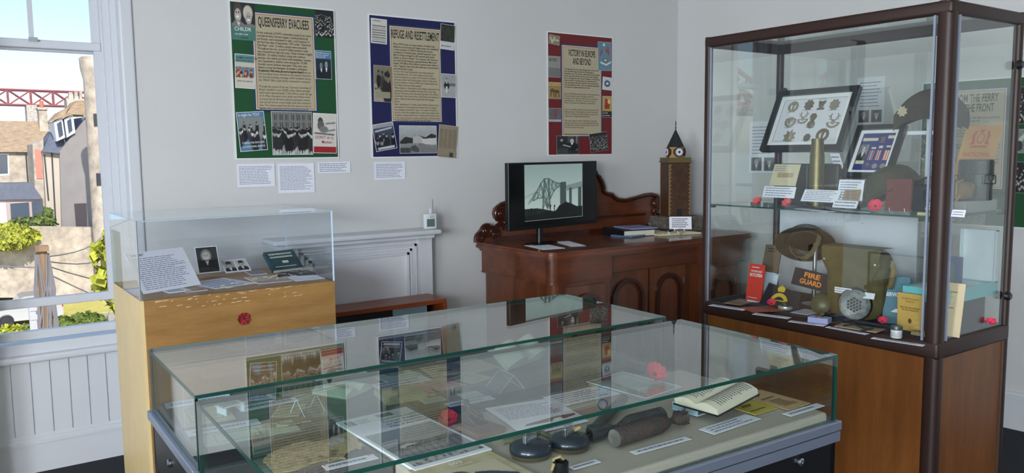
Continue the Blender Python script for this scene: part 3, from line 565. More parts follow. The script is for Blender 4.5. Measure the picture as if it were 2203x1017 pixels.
ck = Pic(44, 50, (38, 40, 44)); ck.rect(.5, .3, .78, 1, (74, 76, 78)); ck.rect(.86, .2, .95, 1, (110, 110, 108)); ck.man(.68, .74, .10, skin=(196, 194, 188), coat=(18, 18, 20)); ck.ell(.28, .6, .14, .16, (26, 26, 28)); ck.ell(.22, .76, .06, .07, (150, 148, 144)); ck.line(.3, .5, .6, .4, .03, (190, 188, 182)); ck.rect(0, 0, .5, .3, (60, 62, 64)); ck.noise(10, 15)
cw = photo_crowd(21, n=220, r=.035, nx=60, ny=60); cw.noise(24, 16)
mp = Pic(40, 64, (98, 132, 150)); mp.ell(.45, .9, .07, .05, (216, 218, 216)); mp.line(.3, .7, .2, .55, .04, (170, 58, 60)); mp.line(.75, .8, .8, .6, .05, (170, 58, 60)); mp.line(.6, .72, .8, .62, .04, (170, 58, 60)); mp.ell(.55, .36, .14, .07, (60, 50, 50)); mp.ell(.55, .36, .1, .045, (196, 198, 196)); mp.line(.2, .28, .6, .2, .03, (214, 214, 210)); mp.line(.6, .2, .95, .3, .03, (214, 214, 210)); mp.noise(8, 17)
s1 = Pic(30, 28, (196, 200, 204)); s1.ell(.5, .5, .3, .26, (70, 86, 110)); s1.ell(.5, .5, .14, .1, (200, 204, 206)); s1.noise(14, 18)
s2 = Pic(30, 46, (180, 150, 90)); s2.rect(0, 0, 1, .3, (30, 34, 30)); s2.poly([(.2, .4), (.3, .9), (.8, .8), (.75, .4)], (150, 50, 36)); s2.ell(.7, .75, .15, .1, (214, 190, 130)); s2.noise(18, 19); s2.txt = [("LET'S KEEP", .06, .18, .012, PWT, .8), ('ON THE TEAM', .06, .06, .012, PWT, .8)]
vict = [("The beginning of the end of war in Europe came on 6 June 1944 when the Allied troops launched the D-Day landings on Normandy\u2019s coast. The operation, called Overlord, allowed Allied forces to push the German army back across France, liberating Paris on 25 August and then moving into Belgium. In the following winter the Battle of the Bulge began as the Germans tried to resist. By spring the Allies had crossed the Rhine and the Soviet army was advancing on Berlin. There was widespread celebration on all quarters as people sensed the end of war.", 10),
        ("By spring 1945 Allied armies had closed in on Germany from east and west. Realising his cause was hopeless, Adolf Hitler committed suicide in Berlin on 30 April. Germany surrendered unconditionally on 7 May 1945. A Council was formed and Victory in Europe Day was celebrated on Tuesday 8 May.", 6),
        ("However, the conflict continued in the Far East, where men still fought against Japan. Despite significant territorial losses, Japan refused to surrender and air raids intensified on its cities until it accepted terms in August following the bombs.", 4),
        ("When news of Japan\u2019s surrender reached home, local people celebrated with bonfires, street parties and thanksgiving services. Some Queensferry families continued to wait for news of loved ones held in prisoner of war camps.", 5),
        ("These brave men who fought and gave their lives are remembered here today and every year.", 3)]
poster('poster', 'tall dark red-bordered poster headed VICTORY IN EUROPE AND BEYOND on the white wall', (3.437, 0, 2.4115), A1, B1, REDP, (.118, .128, .492, .765), ['VICTORY IN EUROPE', 'AND BEYOND'], .062, vict, .0150, [
    (.012, .76, .09, .06, -.1, vv, .001), (.006, .535, .105, .14, 0, vc, .001), (.01, .39, .105, .11, 0, hr, .001), (.01, .235, .105, .09, 0, v2, .001), (.075, .0115, .20, .125, 0, ck, .001), (.385, .02, .165, .13, .12, cw, .001), (.455, .60, .125, .20, .02, mp, .001), (.495, .47, .085, .085, -.06, s1, .003), (.495, .27, .088, .15, 0, s2, .001)], tw=(.245, .165))
# poster on the right-hand wall, seen through the tall case
q0 = PP(1985, 185, (4.704, 4.458, 0), (2.355, .2115, 0)); d = V3((.2115, -2.355, 0)).normalized(); nrm = d.cross(V3((0, 0, 1)))
F4 = frame(V3((q0.x, q0.y, 1.985-B1))+nrm*.004, d, (0, 0, 1))
fer = [("The South Queensferry War Memorial records the names of the local men who left", 3), ("to serve at sea, on land and in the air. Many were in the reserve forces when war broke out and reported at once for duty.", 4), ("Local people also served close to home in the Home Guard, as fire guards and as nurses at the naval base.", 4), ("Their letters, photographs and belongings were kept by families and are shown here in the museum cases.", 4), ("Nine men from the town were held as prisoners of war and returned home in 1945.", 4), ("Others did not return and are named on the memorial.", 3)]
g1 = photo_crowd(31, n=60, r=.06, nx=40, ny=50); g2 = photo_crowd(32, n=40, r=.07, nx=40, ny=40); g3 = Pic(30, 40, (120, 128, 120)); g3.line(.1, .2, .9, .8, .1, (190, 196, 190)); g3.ell(.5, .3, .2, .2, (50, 56, 60)); g3.noise(22, 5)
g4 = Pic(50, 34, (120, 124, 122)); g4.noise(40, 6); g4.ell(.5, .6, .1, .2, (50, 54, 58)); g4.ell(.5, .6, .05, .1, (150, 150, 148))
poster('poster', 'green-bordered poster headed FROM THE FERRY TO THE FRONT behind the tall case', None, A1, B1, GREEN, (.13, .21, .47, .79), ['FROM THE FERRY', 'TO THE FRONT'], .064, fer, .0165, [
    (.012, .37, .11, .16, 0, g2, .001), (.012, .19, .11, .13, 0, g1, .001), (.49, .58, .09, .2, 0, g1, .001), (.49, .42, .09, .13, 0, g3, .001), (.49, .2, .09, .17, 0, g2, .001), (.2, .01, .18, .12, 0, g4, .001)], F=F4, tw=(.24, .20))
def wall_paper(label, tl, w, h, n, seed, seg=(), name='wall_text_sheet'):
    p = PY(*tl, YW-.003); F = frame((p.x, YW-.003, p.z-h), (1, 0, 0), (0, 0, 1)); return caption(label, F, w, h, n, seed, 'text sheets on the wall', gaps=seg, name=name, cat='text sheet')
def spanw(a, b, y=YW): return (PY(*b, y)-PY(*a, y)).length
wall_paper('leftmost text sheet pinned below the green-bordered QUEENSFERRY EVACUEES poster', (509, 353), spanw((509, 353), (590, 353)), .125, 12, 1)
wall_paper('tallest text sheet, the middle one pinned below the green poster', (597, 352), spanw((597, 352), (675, 352)), .165, 17, 2)
wall_paper('short wide text sheet pinned below the lower right corner of the green poster', (683, 349), spanw((683, 349), (753, 349)), .063, 5, 3)
wall_paper('text sheet pinned below the navy-bordered REFUGE AND RESETTLEMENT poster', (805, 349), spanw((805, 349), (871, 349)), .105, 9, 4)

# ================================================================== PLYWOOD PLINTH WITH ACRYLIC COVER
def wood(name, c1, c2, stretch, scale=3, rough=.45, coat=0., fine=.35):
    if name in MATS: return MATS[name]
    m = mat(name, c1, rough, rgb2=c2, vscale=scale, stretch=stretch, detail=7, coat=coat); nt = m.node_tree
    ramp = [n for n in nt.nodes if n.type == 'VALTORGB'][0]; ramp.color_ramp.elements[0].position = .3; ramp.color_ramp.elements[1].position = .75
    mp_ = [n for n in nt.nodes if n.type == 'MAPPING'][0]; b = nt.nodes['Principled BSDF']
    n2 = nt.nodes.new('ShaderNodeTexNoise'); n2.inputs['Scale'].default_value = scale*9; n2.inputs['Detail'].default_value = 4; nt.links.new(mp_.outputs[0], n2.inputs['Vector'])
    mx = nt.nodes.new('ShaderNodeMix'); mx.data_type = 'RGBA'; mx.blend_type = 'MULTIPLY'; mx.inputs[0].default_value = fine
    nt.links.new(ramp.outputs[0], mx.inputs[6]); nt.links.new(n2.outputs['Fac'], mx.inputs[7]); nt.links.new(mx.outputs[2], b.inputs['Base Color']); return m
PLY = wood('golden_plywood', (184, 141, 84), (150, 110, 62), (1.2, 8, 9), 1.8, .4)
PLYE = mat('pale_plywood_side', (226, 200, 146), .4, var=.08, vscale=6)
SP = 1.18
PXA, PXB, PYA, PYB, PZT = .542*SP, 1.251*SP, 2.9985*SP, 3.53*SP, 1.6-.4966*SP
pl = thing('display_plinth', 'golden plywood plinth with scuffed edges carrying an acrylic cover by the window', 'plinth', (PXA, PYA, 0))
MB().box(.012, .0, 0, PXB-PXA, PYB-PYA, PZT).obj('body', PLY, pl)
o = MB().box(0, .0, 0, .012, PYB-PYA, PZT).obj('side_panel', PLYE, pl); o['label'] = 'pale side panel'
R = random.Random(3); mb = MB()
for i in range(46):
    x = R.uniform(.03, .68); z = PZT-R.choice((.004, .01, .03, .045))-R.random()*.006; w = R.uniform(.004, .03); mb.add([(x, -.0006, z), (x+w, -.0006, z+.002), (x+w*.8, -.0006, z+.0035), (x+w*.2, -.0006, z+.003)], [(0, 1, 2, 3)])
for i in range(14):
    x = .31+R.uniform(0, .26); z = 1.045+R.uniform(-.01, .01)+(x-.4)*.08; w = R.uniform(.006, .03); mb.add([(x, -.0006, z), (x+w, -.0006, z+.001), (x+w, -.0006, z+.003), (x, -.0006, z+.002)], [(0, 1, 2, 3)])
mb.obj('scuff_marks', mat('pale_scuff', (222, 196, 150), .7), pl, 'flat')
ac = thing('acrylic_cover', 'clear acrylic box cover standing on the plywood plinth', 'display cover', (PXA, PYA, PZT)); Hh = .277*SP; w, d = PXB-PXA, PYB-PYA; t = .006
for nm, a in (('front_panel', (0, 0, 0, w, t, Hh)), ('back_panel', (0, d-t, 0, w, d, Hh)), ('left_panel', (0, t, 0, t, d-t, Hh)), ('right_panel', (w-t, t, 0, w, d-t, Hh)), ('top_panel', (t, t, Hh-t, w-t, d-t, Hh))):
    MB().pane(*a).obj(nm, [PLEXI, PEDGE], ac)
def poppy(name, label, M, r, m, petals=5, group='red felt poppies', stem=False, cup=.35):
    p = thing(name, label, 'poppy', mw=M); R = random.Random(int(r*9999)+petals)
    for k in range(petals):
        a = k*2*PI/petals; mb = MB(); mb.M = T(rz=a, z=.0006*k)
        mb.grid(lambda u, v: (r*v*(1 if v < .7 else 1-.12*abs(u-.5)*2), r*(u-.5)*1.15*math.sin(PI*min(1, v*.62+.10)), r*cup*v*v*(.7+.3*((k*7)%5)/4)+r*.13*math.sin(u*8+k*2.1)*v+.001), 8, 6)
        o = mb.obj('petal', m, p, 'flat'); 
        for q in o.data.polygons: q.use_smooth = True
    mb = MB(); mb.M = T(z=r*.06, s=(1, 1, .6)); mb.lathe([(r*.2, 0), (r*.22, r*.1), (r*.14, r*.2), (0, r*.22)], 14); mb.obj('centre', mat('poppy_centre', (40, 26, 24), .6), p); return p
PRED = mat('poppy_red', (150, 22, 30), .8, bump=.4, bscale=90); PPINK = mat('poppy_pink_red', (214, 52, 84), .75, bump=.4, bscale=90)
c = PY(524, 685, PYA-.004); poppy('poppy', 'dark red poppy fixed to the front of the plywood plinth', frame(c, (1, 0, 0), (0, 0, 1)), .027, mat('poppy_dark_red', (134, 20, 28), .8, bump=.3, bscale=90), 6, None, cup=.12)
# --- things inside the acrylic cover
z0 = PZT+.0008
F, w, h = lean((309, 633), (432, 612), (299, 543), z0+.004, .62)
o = MB().box(0, 0, 0, w, h, .002).rows(w*.06, h*.06, w*.92, h*.86, 17, .0024, 1, 5, fill=.35).obj('text_sheet', [PAPER, GREYINK], mw=F); tag(o, 'large leaning white text sheet at the left inside the acrylic cover', 'text sheet')
MB().text('THE RAY', w*.06, h*.9, .016, .0026, bold=.02).obj('heading_lettering', INK, o, 'flat')
def wedge(F, w, h, name='sheet_support', m=None, label=''):   # little acrylic easel below a leaning card
    pass
F, w2, h = lean((427, 589), (466, 585), (398, 534), z0+.012, .32)
wo_ = Pic(46, 60, (38, 36, 36)); wo_.ell(.45, .66, .24, .24, (150, 146, 140)); wo_.rect(.38, .40, .52, .52, (170, 164, 158)); wo_.ell(.45, .64, .165, .16, (206, 200, 192)); wo_.ell(.38, .68, .035, .014, (60, 56, 54)); wo_.ell(.52, .68, .035, .014, (60, 56, 54)); wo_.ell(.45, .56, .075, .02, (244, 242, 238)); wo_.ell(.45, .62, .022, .03, (176, 168, 160)); wo_.ell(.45, .10, .62, .36, (26, 28, 32)); wo_.poly([(.37, .46), (.55, .46), (.47, .26)], (206, 204, 200)); wo_.poly([(.42, .47), (.50, .47), (.46, .36)], (160, 152, 146)); wo_.noise(5, 3)
def photo_card(name, label, F, w, h, pic, bd=.004, cat='photograph', group=None, t=.0018, m=None, parent=None):
    r = MB().box(0, 0, 0, w, h, t).obj(name, m or PAPER, mw=F); tag(r, label, cat, group); pic.obj('picture', w-2*bd, h-2*bd, t+.0005, r, bd, bd); return r
photo_card('photograph', 'black and white portrait photograph of a smiling person in a dark v-neck jumper', F, w2+.02, h, wo_)
so1 = Pic(30, 34, (170, 168, 164)); so1.man(.5, .6, .24, coat=(40, 42, 42), cap=True); so2 = Pic(30, 34, (206, 204, 200)); so2.man(.5, .62, .22, hair=(20, 20, 22), coat=(30, 32, 34), cap=True)
F, w, h = lean((486, 588), (541, 582), (474, 561), z0, .9)
r = MB().box(0, 0, 0, w, h, .002).obj('photograph_pair', PAPER, mw=F); tag(r, 'small white card with two soldier portraits side by side', 'photograph'); so1.obj('portrait', w*.42, h*.8, .0026, r, w*.05, h*.1); so2.obj('portrait', w*.42, h*.8, .0026, r, w*.53, h*.1)
def paper(label, bl, br, tl, z, n=6, seed=1, m=None, name='document', cat='document', t=.0012, group=None, ink=None, fill=.4, gaps=()):
    F, w, h = flat(bl, br, tl, z); mb = MB().box(0, 0, 0, w, h, t)
    if n: mb.rows(w*.07, h*.08, w*.93, h*.9, n, t+.0004, 1, seed, fill=fill, gaps=gaps)
    return tag(mb.obj(name, [m or PAPER, ink or GREYINK], mw=F), label, cat, group), F, w, h
gr = Pic(60, 30, (214, 212, 206)); gr.rect(0, 0, 1, .12, (200, 198, 194)); gr.crowd(.3, .62, 26, 44, (34, 34, 38), (190, 188, 182), .07); gr.noise(8, 3)
F, w, h = flat((598, 597), (684, 592), (588, 576), z0); photo_card('photograph', 'group photograph of a seated crowd lying below the teal book', F, w, h, gr, .002)
paper('white sheet with a small printed stamp in front of the crowd photograph', (636, 605), (700, 599), (612, 598), z0, 0)
paper('opened letter with pale blue tint in the middle of the acrylic cover', (465, 622), (552, 609), (437, 604), z0, 5, 3, mat('blue_tint_paper', (206, 214, 232), .6))
pc = Pic(40, 24, (188, 176, 170)); pc.rect(0, 0, 1, .3, (170, 150, 136)); pc.noise(10, 2)
F, w, h = flat((556, 611), (628, 604), (540, 596), z0); photo_card('postcard', 'faded postcard lying beside the pale blue letter', F, w, h, pc, .003, 'postcard')
F, w, h = flat((400, 629), (447, 624), (389, 621), z0); photo_card('postcard', 'small brown-toned postcard near the front edge of the plinth', F, w, h, Pic(20, 12, (150, 116, 90)).noise(16, 4), .003, 'postcard')
paper('long white label strip behind the small brown-toned postcard', (364, 631), (412, 625), (360, 624), z0, 2, 6, name='caption_card', cat='caption card', t=.003)
F, w, h = flat((540, 592), (575, 589), (530, 584), z0); photo_card('postcard', 'tiny dark landscape photograph below the soldier portraits', F, w, h, Pic(20, 12, (120, 124, 128)).noise(18, 5), .003, 'postcard')
TEAL = mat('teal_book_cover', (36, 74, 84), .35, rgb2=(24, 48, 54), vscale=14); PAGES = mat('page_block', (206, 204, 192), .8, var=.1, vscale=80, stretch=(1, 1, 30))
F, w, h = lean((586, 588), (650, 580), (562, 549), z0, .85)
bk = thing('hardback_book', 'teal hardback book with white title leaning inside the acrylic cover', 'book', mw=F)
MB().bbox(0, 0, .0, w, h, .022, .002).obj('cover', TEAL, bk); MB().box(.003, -.0006, .003, w-.003, .004, .019).obj('page_block', PAGES, bk)
mb = MB(); mb.text('The History', w*.5, h*.76, h*.15, .0228, sx=.9, align='CENTER', bold=.02).text('of Our Town', w*.5, h*.6, h*.13, .0228, sx=.9, align='CENTER', bold=.02); bpy_t = None
mb = MB().rows(w*.1, h*.58, w*.9, h*.9, 2, .0226, 0, 9, fill=.5, ragged=.1).rows(w*.12, h*.1, w*.85, h*.2, 1, .0226, 0, 3).quad(w*.42, h*.32, w*.62, h*.45, .0226); mb.obj('cover_print', mat('cover_print', (190, 196, 180), .6), bk, 'flat')
# medal with dark red ribbon on the text sheet
md = thing('medal_ribbon', 'dark red ribbon with a small chain lying over the leaning text sheet', 'medal', PZ(330, 612, z0))
P0 = PZ(300, 606, z0+.03)-md.location; P1 = PZ(328, 604, z0+.025)-md.location
MB().tube([P0, P0.lerp(P1, .5)+V3((0, 0, .003)), P1], .004, 8).obj('ribbon', mat('maroon_ribbon', (110, 16, 44), .7), md)
mb = MB()
for i in range(8): p = P1.lerp(PZ(358, 603, z0+.02)-md.location, i/7); mb.ball(p, .003, 8)
mb.obj('chain', CHROME, md)

# ================================================================== DARK TWO-CASE DISPLAY TABLE
ST = .8803
def ZT(z): return 1.6-(1.6-z)*ST
ZG, ZR = ZT(.9582), ZT(.748)
def hood(name, label, Fm, L, D, seed):
    t = thing(name, label, 'display case', mw=Fm); g = .009; H = ZG-ZR
    MB().pane(0, -D, H-g, L, 0, H).obj('top_pane', [GLASS, EDGE], t)
    for nm, a in (('front_pane', (0, -D, 0, L, -D+g, H-g)), ('back_pane', (0, -g, 0, L, 0, H-g)), ('left_pane', (0, -D+g, 0, g, -g, H-g)), ('right_pane', (L-g, -D+g, 0, L, -g, H-g))):
        MB().pane(*a).obj(nm, [GLASS, EDGE], t)
    mb = MB(); e = .012
    for a in ((-e, -D-e, -.028, L+e, -D+.014, -.001), (-e, -.014, -.028, L+e, e, -.001), (-e, -D+.014, -.028, .014, -.014, -.001), (L-.014, -D+.014, -.028, L+e, -.014, -.001)): mb.bbox(*a, .003)
    mb.box(.0, -D-e-.003, -.055, L*.42, -D-e, -.028).box(L*.62, -D-e-.003, -.055, L, -D-e, -.028)
    mb.obj('metal_rail', CHROMED, t)
    mb = MB().box(0, -D, -.17, L, -D+.02, -.028).box(0, -.02, -.17, L, 0, -.028).box(0, -D, -.17, .02, 0, -.028).box(L-.02, -D, -.17, L, 0, -.028).box(0, -D, -.05, L, 0, -.03); mb.obj('apron', BLACK, t)
    for x in (0, L-.05):
        for y in (-D, -.05): MB().box(x, y, -ZR, x+.05, y+.05, -.17).obj('leg', BLACK, t)
    lk = MB(); lk.M = T(L-.155, -D-.001, -.085, rx=PI/2); lk.lathe([(.011, 0), (.011, .006), (.008, .008), (.003, .0085), (0, .006)], 20); lk.obj('lock', CHROME, t)
    lk = MB(); lk.M = T(-.001, -D*.42, -.085, ry=-PI/2); lk.lathe([(.011, 0), (.011, .006), (.008, .008), (.003, .0085), (0, .006)], 20); lk.obj('lock', CHROME, t)
    return t
CHROMED = mat('blue_grey_aluminium', (128, 138, 156), .3, .55)
Fr = frame((.538*ST, 2.888*ST, ZR), (math.cos(-.0196), math.sin(-.0196), 0), (math.sin(.0196), math.cos(.0196), 0))
Ff = frame((.5145*ST, 2.1833*ST, ZR), (math.cos(-.0266), math.sin(-.0266), 0), (math.sin(.0266), math.cos(.0266), 0))
hood('glass_display_case', 'rear glass-topped display case on black legs, nearer the window and sideboard', Fr, 1.7525*ST, .6487*ST, 1)
hood('glass_display_case', 'front glass-topped display case with the mortar bombs, its long edge nearest the viewer', Ff, 1.771*ST, .6784*ST, 2)
GCLOTH = mat('dark_grey_board', (98, 98, 98), .9, bump=.2, bscale=300); BCLOTH = mat('beige_board', (172, 166, 154), .9, bump=.15, bscale=300)
mb = MB(); mb.M = Fr; mb.bbox(.018, -.405, -.027, 1.525, -.016, .020, .006); tag(mb.obj('grey_display_board', GCLOTH), 'dark grey cloth board lying inside the rear glass case', 'display board')
mb = MB(); mb.M = Ff; mb.bbox(.022, -.222, -.027, .394, -.014, .020, .008); tag(mb.obj('grey_display_board', GCLOTH), 'short dark grey cloth board under the torn map in the front glass case', 'display board')
mb = MB(); mb.M = Ff; mb.bbox(.398, -.582, -.027, 1.545, -.014, .020, .010); tag(mb.obj('beige_display_board', BCLOTH), 'long beige cloth board under the mortar bombs in the front glass case', 'display board')
ZB = ZR+.0205

# ================================================================== MAHOGANY SIDEBOARD
MAHO = wood('mahogany', (134, 76, 46), (86, 46, 28), (6, 6, .8), 2.2, .28, .3); MAHOX = wood('mahogany_long', (126, 68, 40), (78, 40, 25), (.8, 6, 6), 2.2, .28, .3)
MAHOD = mat('dark_mahogany', (66, 30, 19), .22, var=.3, vscale=9, coat=.4)
SX0, SX1, SY0, SY1, SZ = 2.84, 4.64, 3.66, 4.44, 1.02
sb = thing('sideboard', 'long dark mahogany sideboard with arched doors and a carved scroll back', 'sideboard', (SX0, SY1, 0))
def sbm(): m = MB(); m.M = T(-SX0, -SY1, 0); return m
def rrect(x0, y0, x1, y1, r, n=6, corners=(0, 1, 2, 3)):
    o = []
    for k, (cx, cy, a) in enumerate(((x0+r, y0+r, 180), (x1-r, y0+r, 270), (x1-r, y1-r, 0), (x0+r, y1-r, 90))):
        if k in corners: o += [(cx+r*math.cos(math.radians(a+90*i/n)), cy+r*math.sin(math.radians(a+90*i/n))) for i in range(n+1)]
        else: o.append(((x0, y0), (x1, y0), (x1, y1), (x0, y1))[k])
    return o
m = sbm()
for e, z0_, z1_ in ((0, SZ-.014, SZ), (-.008, SZ-.034, SZ-.014), (.012, SZ-.044, SZ-.034), (.02, SZ-.056, SZ-.044)): m.prism(rrect(SX0+e, SY0+e, SX1-e, SY1, .07, 6, (0, 1)), z0_, z1_)
m.obj('top', MAHOX, sb, auto=35)
CXa, CXb = SX0+.5, SX1-.5                        # breakfront recess between the pedestals
m = sbm(); m.prism(rrect(SX0+.03, SY0+.03, CXa, SY1-.01, .06, 6, (0,)), .83, SZ-.056).prism(rrect(CXb, SY0+.03, SX1-.03, SY1-.01, .06, 6, (1,)), .83, SZ-.056).box(CXa, SY0+.07, .85, CXb, SY1-.01, SZ-.056)
m.prism(rrect(SX0+.025, SY0+.025, CXa+.005, SY1-.01, .06, 6, (0,)), .822, .832).prism(rrect(CXb-.005, SY0+.025, SX1-.025, SY1-.01, .06, 6, (1,)), .822, .832); m.obj('drawer_band', MAHOX, sb, auto=35)
m = sbm(); m.prism(rrect(SX0+.06, SY0+.05, CXa, SY1-.01, .05, 6, (0,)), .08, .822).prism(rrect(CXb, SY0+.05, SX1-.06, SY1-.01, .05, 6, (1,)), .08, .822).box(CXa, SY0+.13, .08, CXb, SY1-.01, .85)
m.obj('body', MAHO, sb, auto=35)
m = sbm(); m.prism(rrect(SX0+.03, SY0+.03, SX1-.03, SY1-.01, .06, 6, (0, 1)), 0, .08); m.obj('plinth_base', MAHOD, sb)
def arch(xa, xb, zb, zt, n=14):
    r = (xb-xa)/2; c = (xa+xb)/2; return [(xa, zb), (xa, zt-r)]+[(c-r*math.cos(PI*i/n), zt-r+r*math.sin(PI*i/n)) for i in range(1, n)]+[(xb, zt-r), (xb, zb)]
for (xa, xb, y, zt) in ((SX0+.14, CXa-.05, SY0+.05, .80), (CXa+.02, (CXa+CXb)/2-.012, SY0+.13, .84), ((CXa+CXb)/2+.012, CXb-.06, SY0+.13, .84), (CXb+.06, SX1-.13, SY0+.05, .80)):
    m = sbm(); m.box(xa, y-.016, .1, xb, y, zt); d = m.obj('door', MAHO, sb)
    if CXa < xa < CXb: d['label'] = 'recessed middle door'
    w_ = xb-xa; q = w_*.13; o1, o2, o3 = arch(xa+q, xb-q, .16, zt-.045), arch(xa+q+.022, xb-q-.022, .18, zt-.067), arch(xa+q+.036, xb-q-.036, .20, zt-.081)
    m = sbm(); m.M = m.M @ frame((0, y-.016, 0), (1, 0, 0), (0, 0, 1)); m.ring(o1, o2, -.002, .018).ring(o2, o3, -.002, .009); m.obj('arched_moulding', MAHOD, d, auto=30)
    if xa > (CXa+CXb)/2: m = sbm(); m.box(xb-.022, y-.019, zt-.13, xb-.016, y-.016, zt-.085); m.obj('keyhole_plate', CHROME, d)
# carved back
half = [(605, 290), (618, 300), (632, 325), (640, 350), (641, 374), (655, 384), (681, 388), (690, 400), (712, 414), (745, 418), (790, 408), (840, 393), (875, 388), (902, 395), (918, 410), (923, 432), (918, 455), (905, 464), (891, 461), (889, 476), (892, 500), (898, 540), (900, 575)]
hp = [PY(1020+a/2.3115, 250+b/2.3115, 4.40) for a, b in half]; xc = (PY(1066, 455, 4.40).x+PY(1418, 430, 4.40).x)/2
right = [(p.x, p.z) for p in hp]; zt = right[0][1]
apex = [(xc+(right[0][0]-xc)*math.cos(a), zt+(right[0][0]-xc)*.42*math.sin(a)) for a in [PI/2-PI/2*i/6*.9 for i in range(6)]]
outline_r = apex+right[:-2]+[(right[-1][0]+.0, SZ+.12), (SX1-.17, SZ+.09), (SX1-.09, SZ+.10), (SX1-.05, SZ+.06), (SX1-.03, SZ+.03), (SX1-.03, SZ)]
outline = [(x, z) for x, z in outline_r]+[(2*xc-x, z) for x, z in outline_r[::-1] if True][:-1]
m = sbm(); m.M = m.M @ frame((0, 4.40, 0), (1, 0, 0), (0, 0, 1)); m.prism(outline, -.035, 0); m.obj('carved_back', MAHOX, sb)
m = sbm(); pr_ = [V3((x, 4.392, z)) for x, z in outline_r[:-3]]; m.tube(pr_, .016, 8); m.tube([V3((2*xc-p.x, p.y, p.z)) for p in pr_], .016, 8)
m.box(2*xc-outline_r[-7][0]+.1, 4.385, SZ+.10, outline_r[-7][0]-.1, 4.40, SZ+.118); m.box(SX0+.1, 4.37, SZ, SX1-.1, 4.40, SZ+.03); m.obj('back_moulding', MAHOD, sb, auto=60)
for s_ in (-1, 1):
    m = sbm(); c = V3((right[14][0]-.03, 4.385, right[14][1]-.01)); f = lambda x: x if s_ > 0 else 2*xc-x
    for (cx, cz, r) in ((right[14][0]-.035, right[15][1], .04), (SX1-.10, SZ+.075, .045), (SX1-.045, SZ+.035, .032), (SX1-.17, SZ+.05, .035)):
        m.tube([V3((f(cx+math.cos(t)*r*(1-t/16)), 4.385, cz+math.sin(t)*r*(1-t/16))) for t in [i*.5 for i in range(24)]], .012, 7); m.ball((f(cx), 4.385, cz), r*.45, 12, 0, (1, .6, 1))
    m.obj('scroll_carving', MAHOD, sb, auto=70)

# ---- television
def tvsolve():
    st = PZ(1163, 524, SZ)
    best = None
    for i in range(-60, 61):
        a = math.radians(i); d = V3((math.cos(a), math.sin(a), 0)); n = V3((-d.y, d.x, 0)); c = st
        q = [PP(u, v, c, n) for u, v in ((1089, 352), (1281, 344.5), (1093, 498), (1281, 478))]; e = abs(q[0].z-q[1].z)+abs(q[2].z-q[3].z)
        if best is None or e < best[0]: best = (e, d, q)
    return st, best[1], best[2]
st, d, q = tvsolve()
tv = thing('television', 'slim black television on a stand showing a black and white bridge film', 'television', (st.x, st.y, SZ), math.atan2(d.y, d.x))
x0 = ((q[0]-st).dot(d)+(q[2]-st).dot(d))/2; x1 = ((q[1]-st).dot(d)+(q[3]-st).dot(d))/2; zb_ = (q[2].z+q[3].z)/2-SZ; zt_ = (q[0].z+q[1].z)/2-SZ
MB().bbox(x0, -.012, zb_, x1, .02, zt_, .004).obj('screen_housing', mat('tv_black', (10, 11, 13), .25), tv)
MB().quad(x0+.012, zb_+.022, x1-.012, zt_-.012, 0).obj('dark_screen', mat('tv_screen_black', (7, 10, 12), .12, spec=.6), tv, 'flat', mw=None).matrix_local = frame((0, -.0125, 0), (1, 0, 0), (0, 0, 1))
bp_ = Pic(130, 120, (150, 168, 164)); bp_.grad((176, 192, 186), (128, 150, 148)); BK = (38, 50, 50)
bp_.line(0, .42, .4, .62, .012, (96, 112, 110), .35)
def L_(a, b, c, d_, w=.008, al=.9, col=(70, 86, 86)): bp_.line(a, b, c, d_, w, col, al)
tt = [(.14, .44), (.2, .52), (.27, .66), (.33, .74), (.40, .74), (.46, .70), (.53, .66), (.60, .645)]; lo_ = [(.14, .36), (.22, .40), (.30, .40), (.38, .20), (.42, .36), (.48, .50), (.54, .57), (.60, .59)]
for i in range(7):
    L_(*tt[i], *tt[i+1], .010); L_(*lo_[i], *lo_[i+1], .009); L_(*tt[i], *lo_[i+1], .006); L_(*lo_[i], *tt[i+1], .006); L_(*tt[i], *lo_[i], .006)
L_(.33, .74, .30, .2, .012); L_(.40, .74, .42, .2, .012); L_(.30, .2, .42, .5, .006); L_(.42, .2, .30, .5, .006); L_(.3, .4, .4, .74, .006); L_(.42, .4, .33, .74, .006)
for k in range(6): L_(.14+.0*k, .38+.01*k, .05+.01*k, .30+.02*k, .006, .4)
bp_.poly([(.60, .22), (.60, .665), (.70, .675), (.71, .22)], (58, 74, 74)); bp_.poly([(.70, .60), (1, .67), (1, .56), (.70, .50)], (72, 88, 88), .75)
for k in range(9): L_(.70+.033*k, .51+.007*k, .733+.033*k, .60+.008*k, .004, .9, (170, 184, 180))
for x in ((.755, .80), (.92, .98)): bp_.rect(x[0], .2, x[1], .56, (58, 74, 74))
bp_.poly([(0, .22), (.2, .22), (.3, .20), (.5, .14), (.7, .30), (.8, .26), (.9, .2), (1, .2), (1, .0), (0, 0)], (24, 34, 34)); bp_.poly([(0, .10), (.2, .10), (.38, .16), (.5, .12), (.58, .24), (.7, .3), (.8, .24), (.92, .18), (1, .2), (1, 0), (0, 0)], (12, 18, 18))
for x, hh in ((.06, .07), (.10, .09), (.14, .06), (.17, .07), (.42, .13), (.49, .12)): bp_.rect(x, .06, x+.016, .06+hh+.05, (10, 14, 14)); bp_.ell(x+.008, .06+hh+.06, .012, .02, (10, 14, 14))
bp_.noise(3, 1); pw = (x1-x0); o = bp_.obj('lit_picture', pw*.655, (zt_-zb_)*.84, 0, tv, 0, 0, 0, SCREEN); o.matrix_local = frame((x0+pw*.165, -.0132, zb_+(zt_-zb_)*.125), (1, 0, 0), (0, 0, 1))
MB().tube([(0, .01, .012), (0, .01, zb_+.04)], .022, 16).obj('stand_post', mat('tv_black', (10, 11, 13)), tv, True)
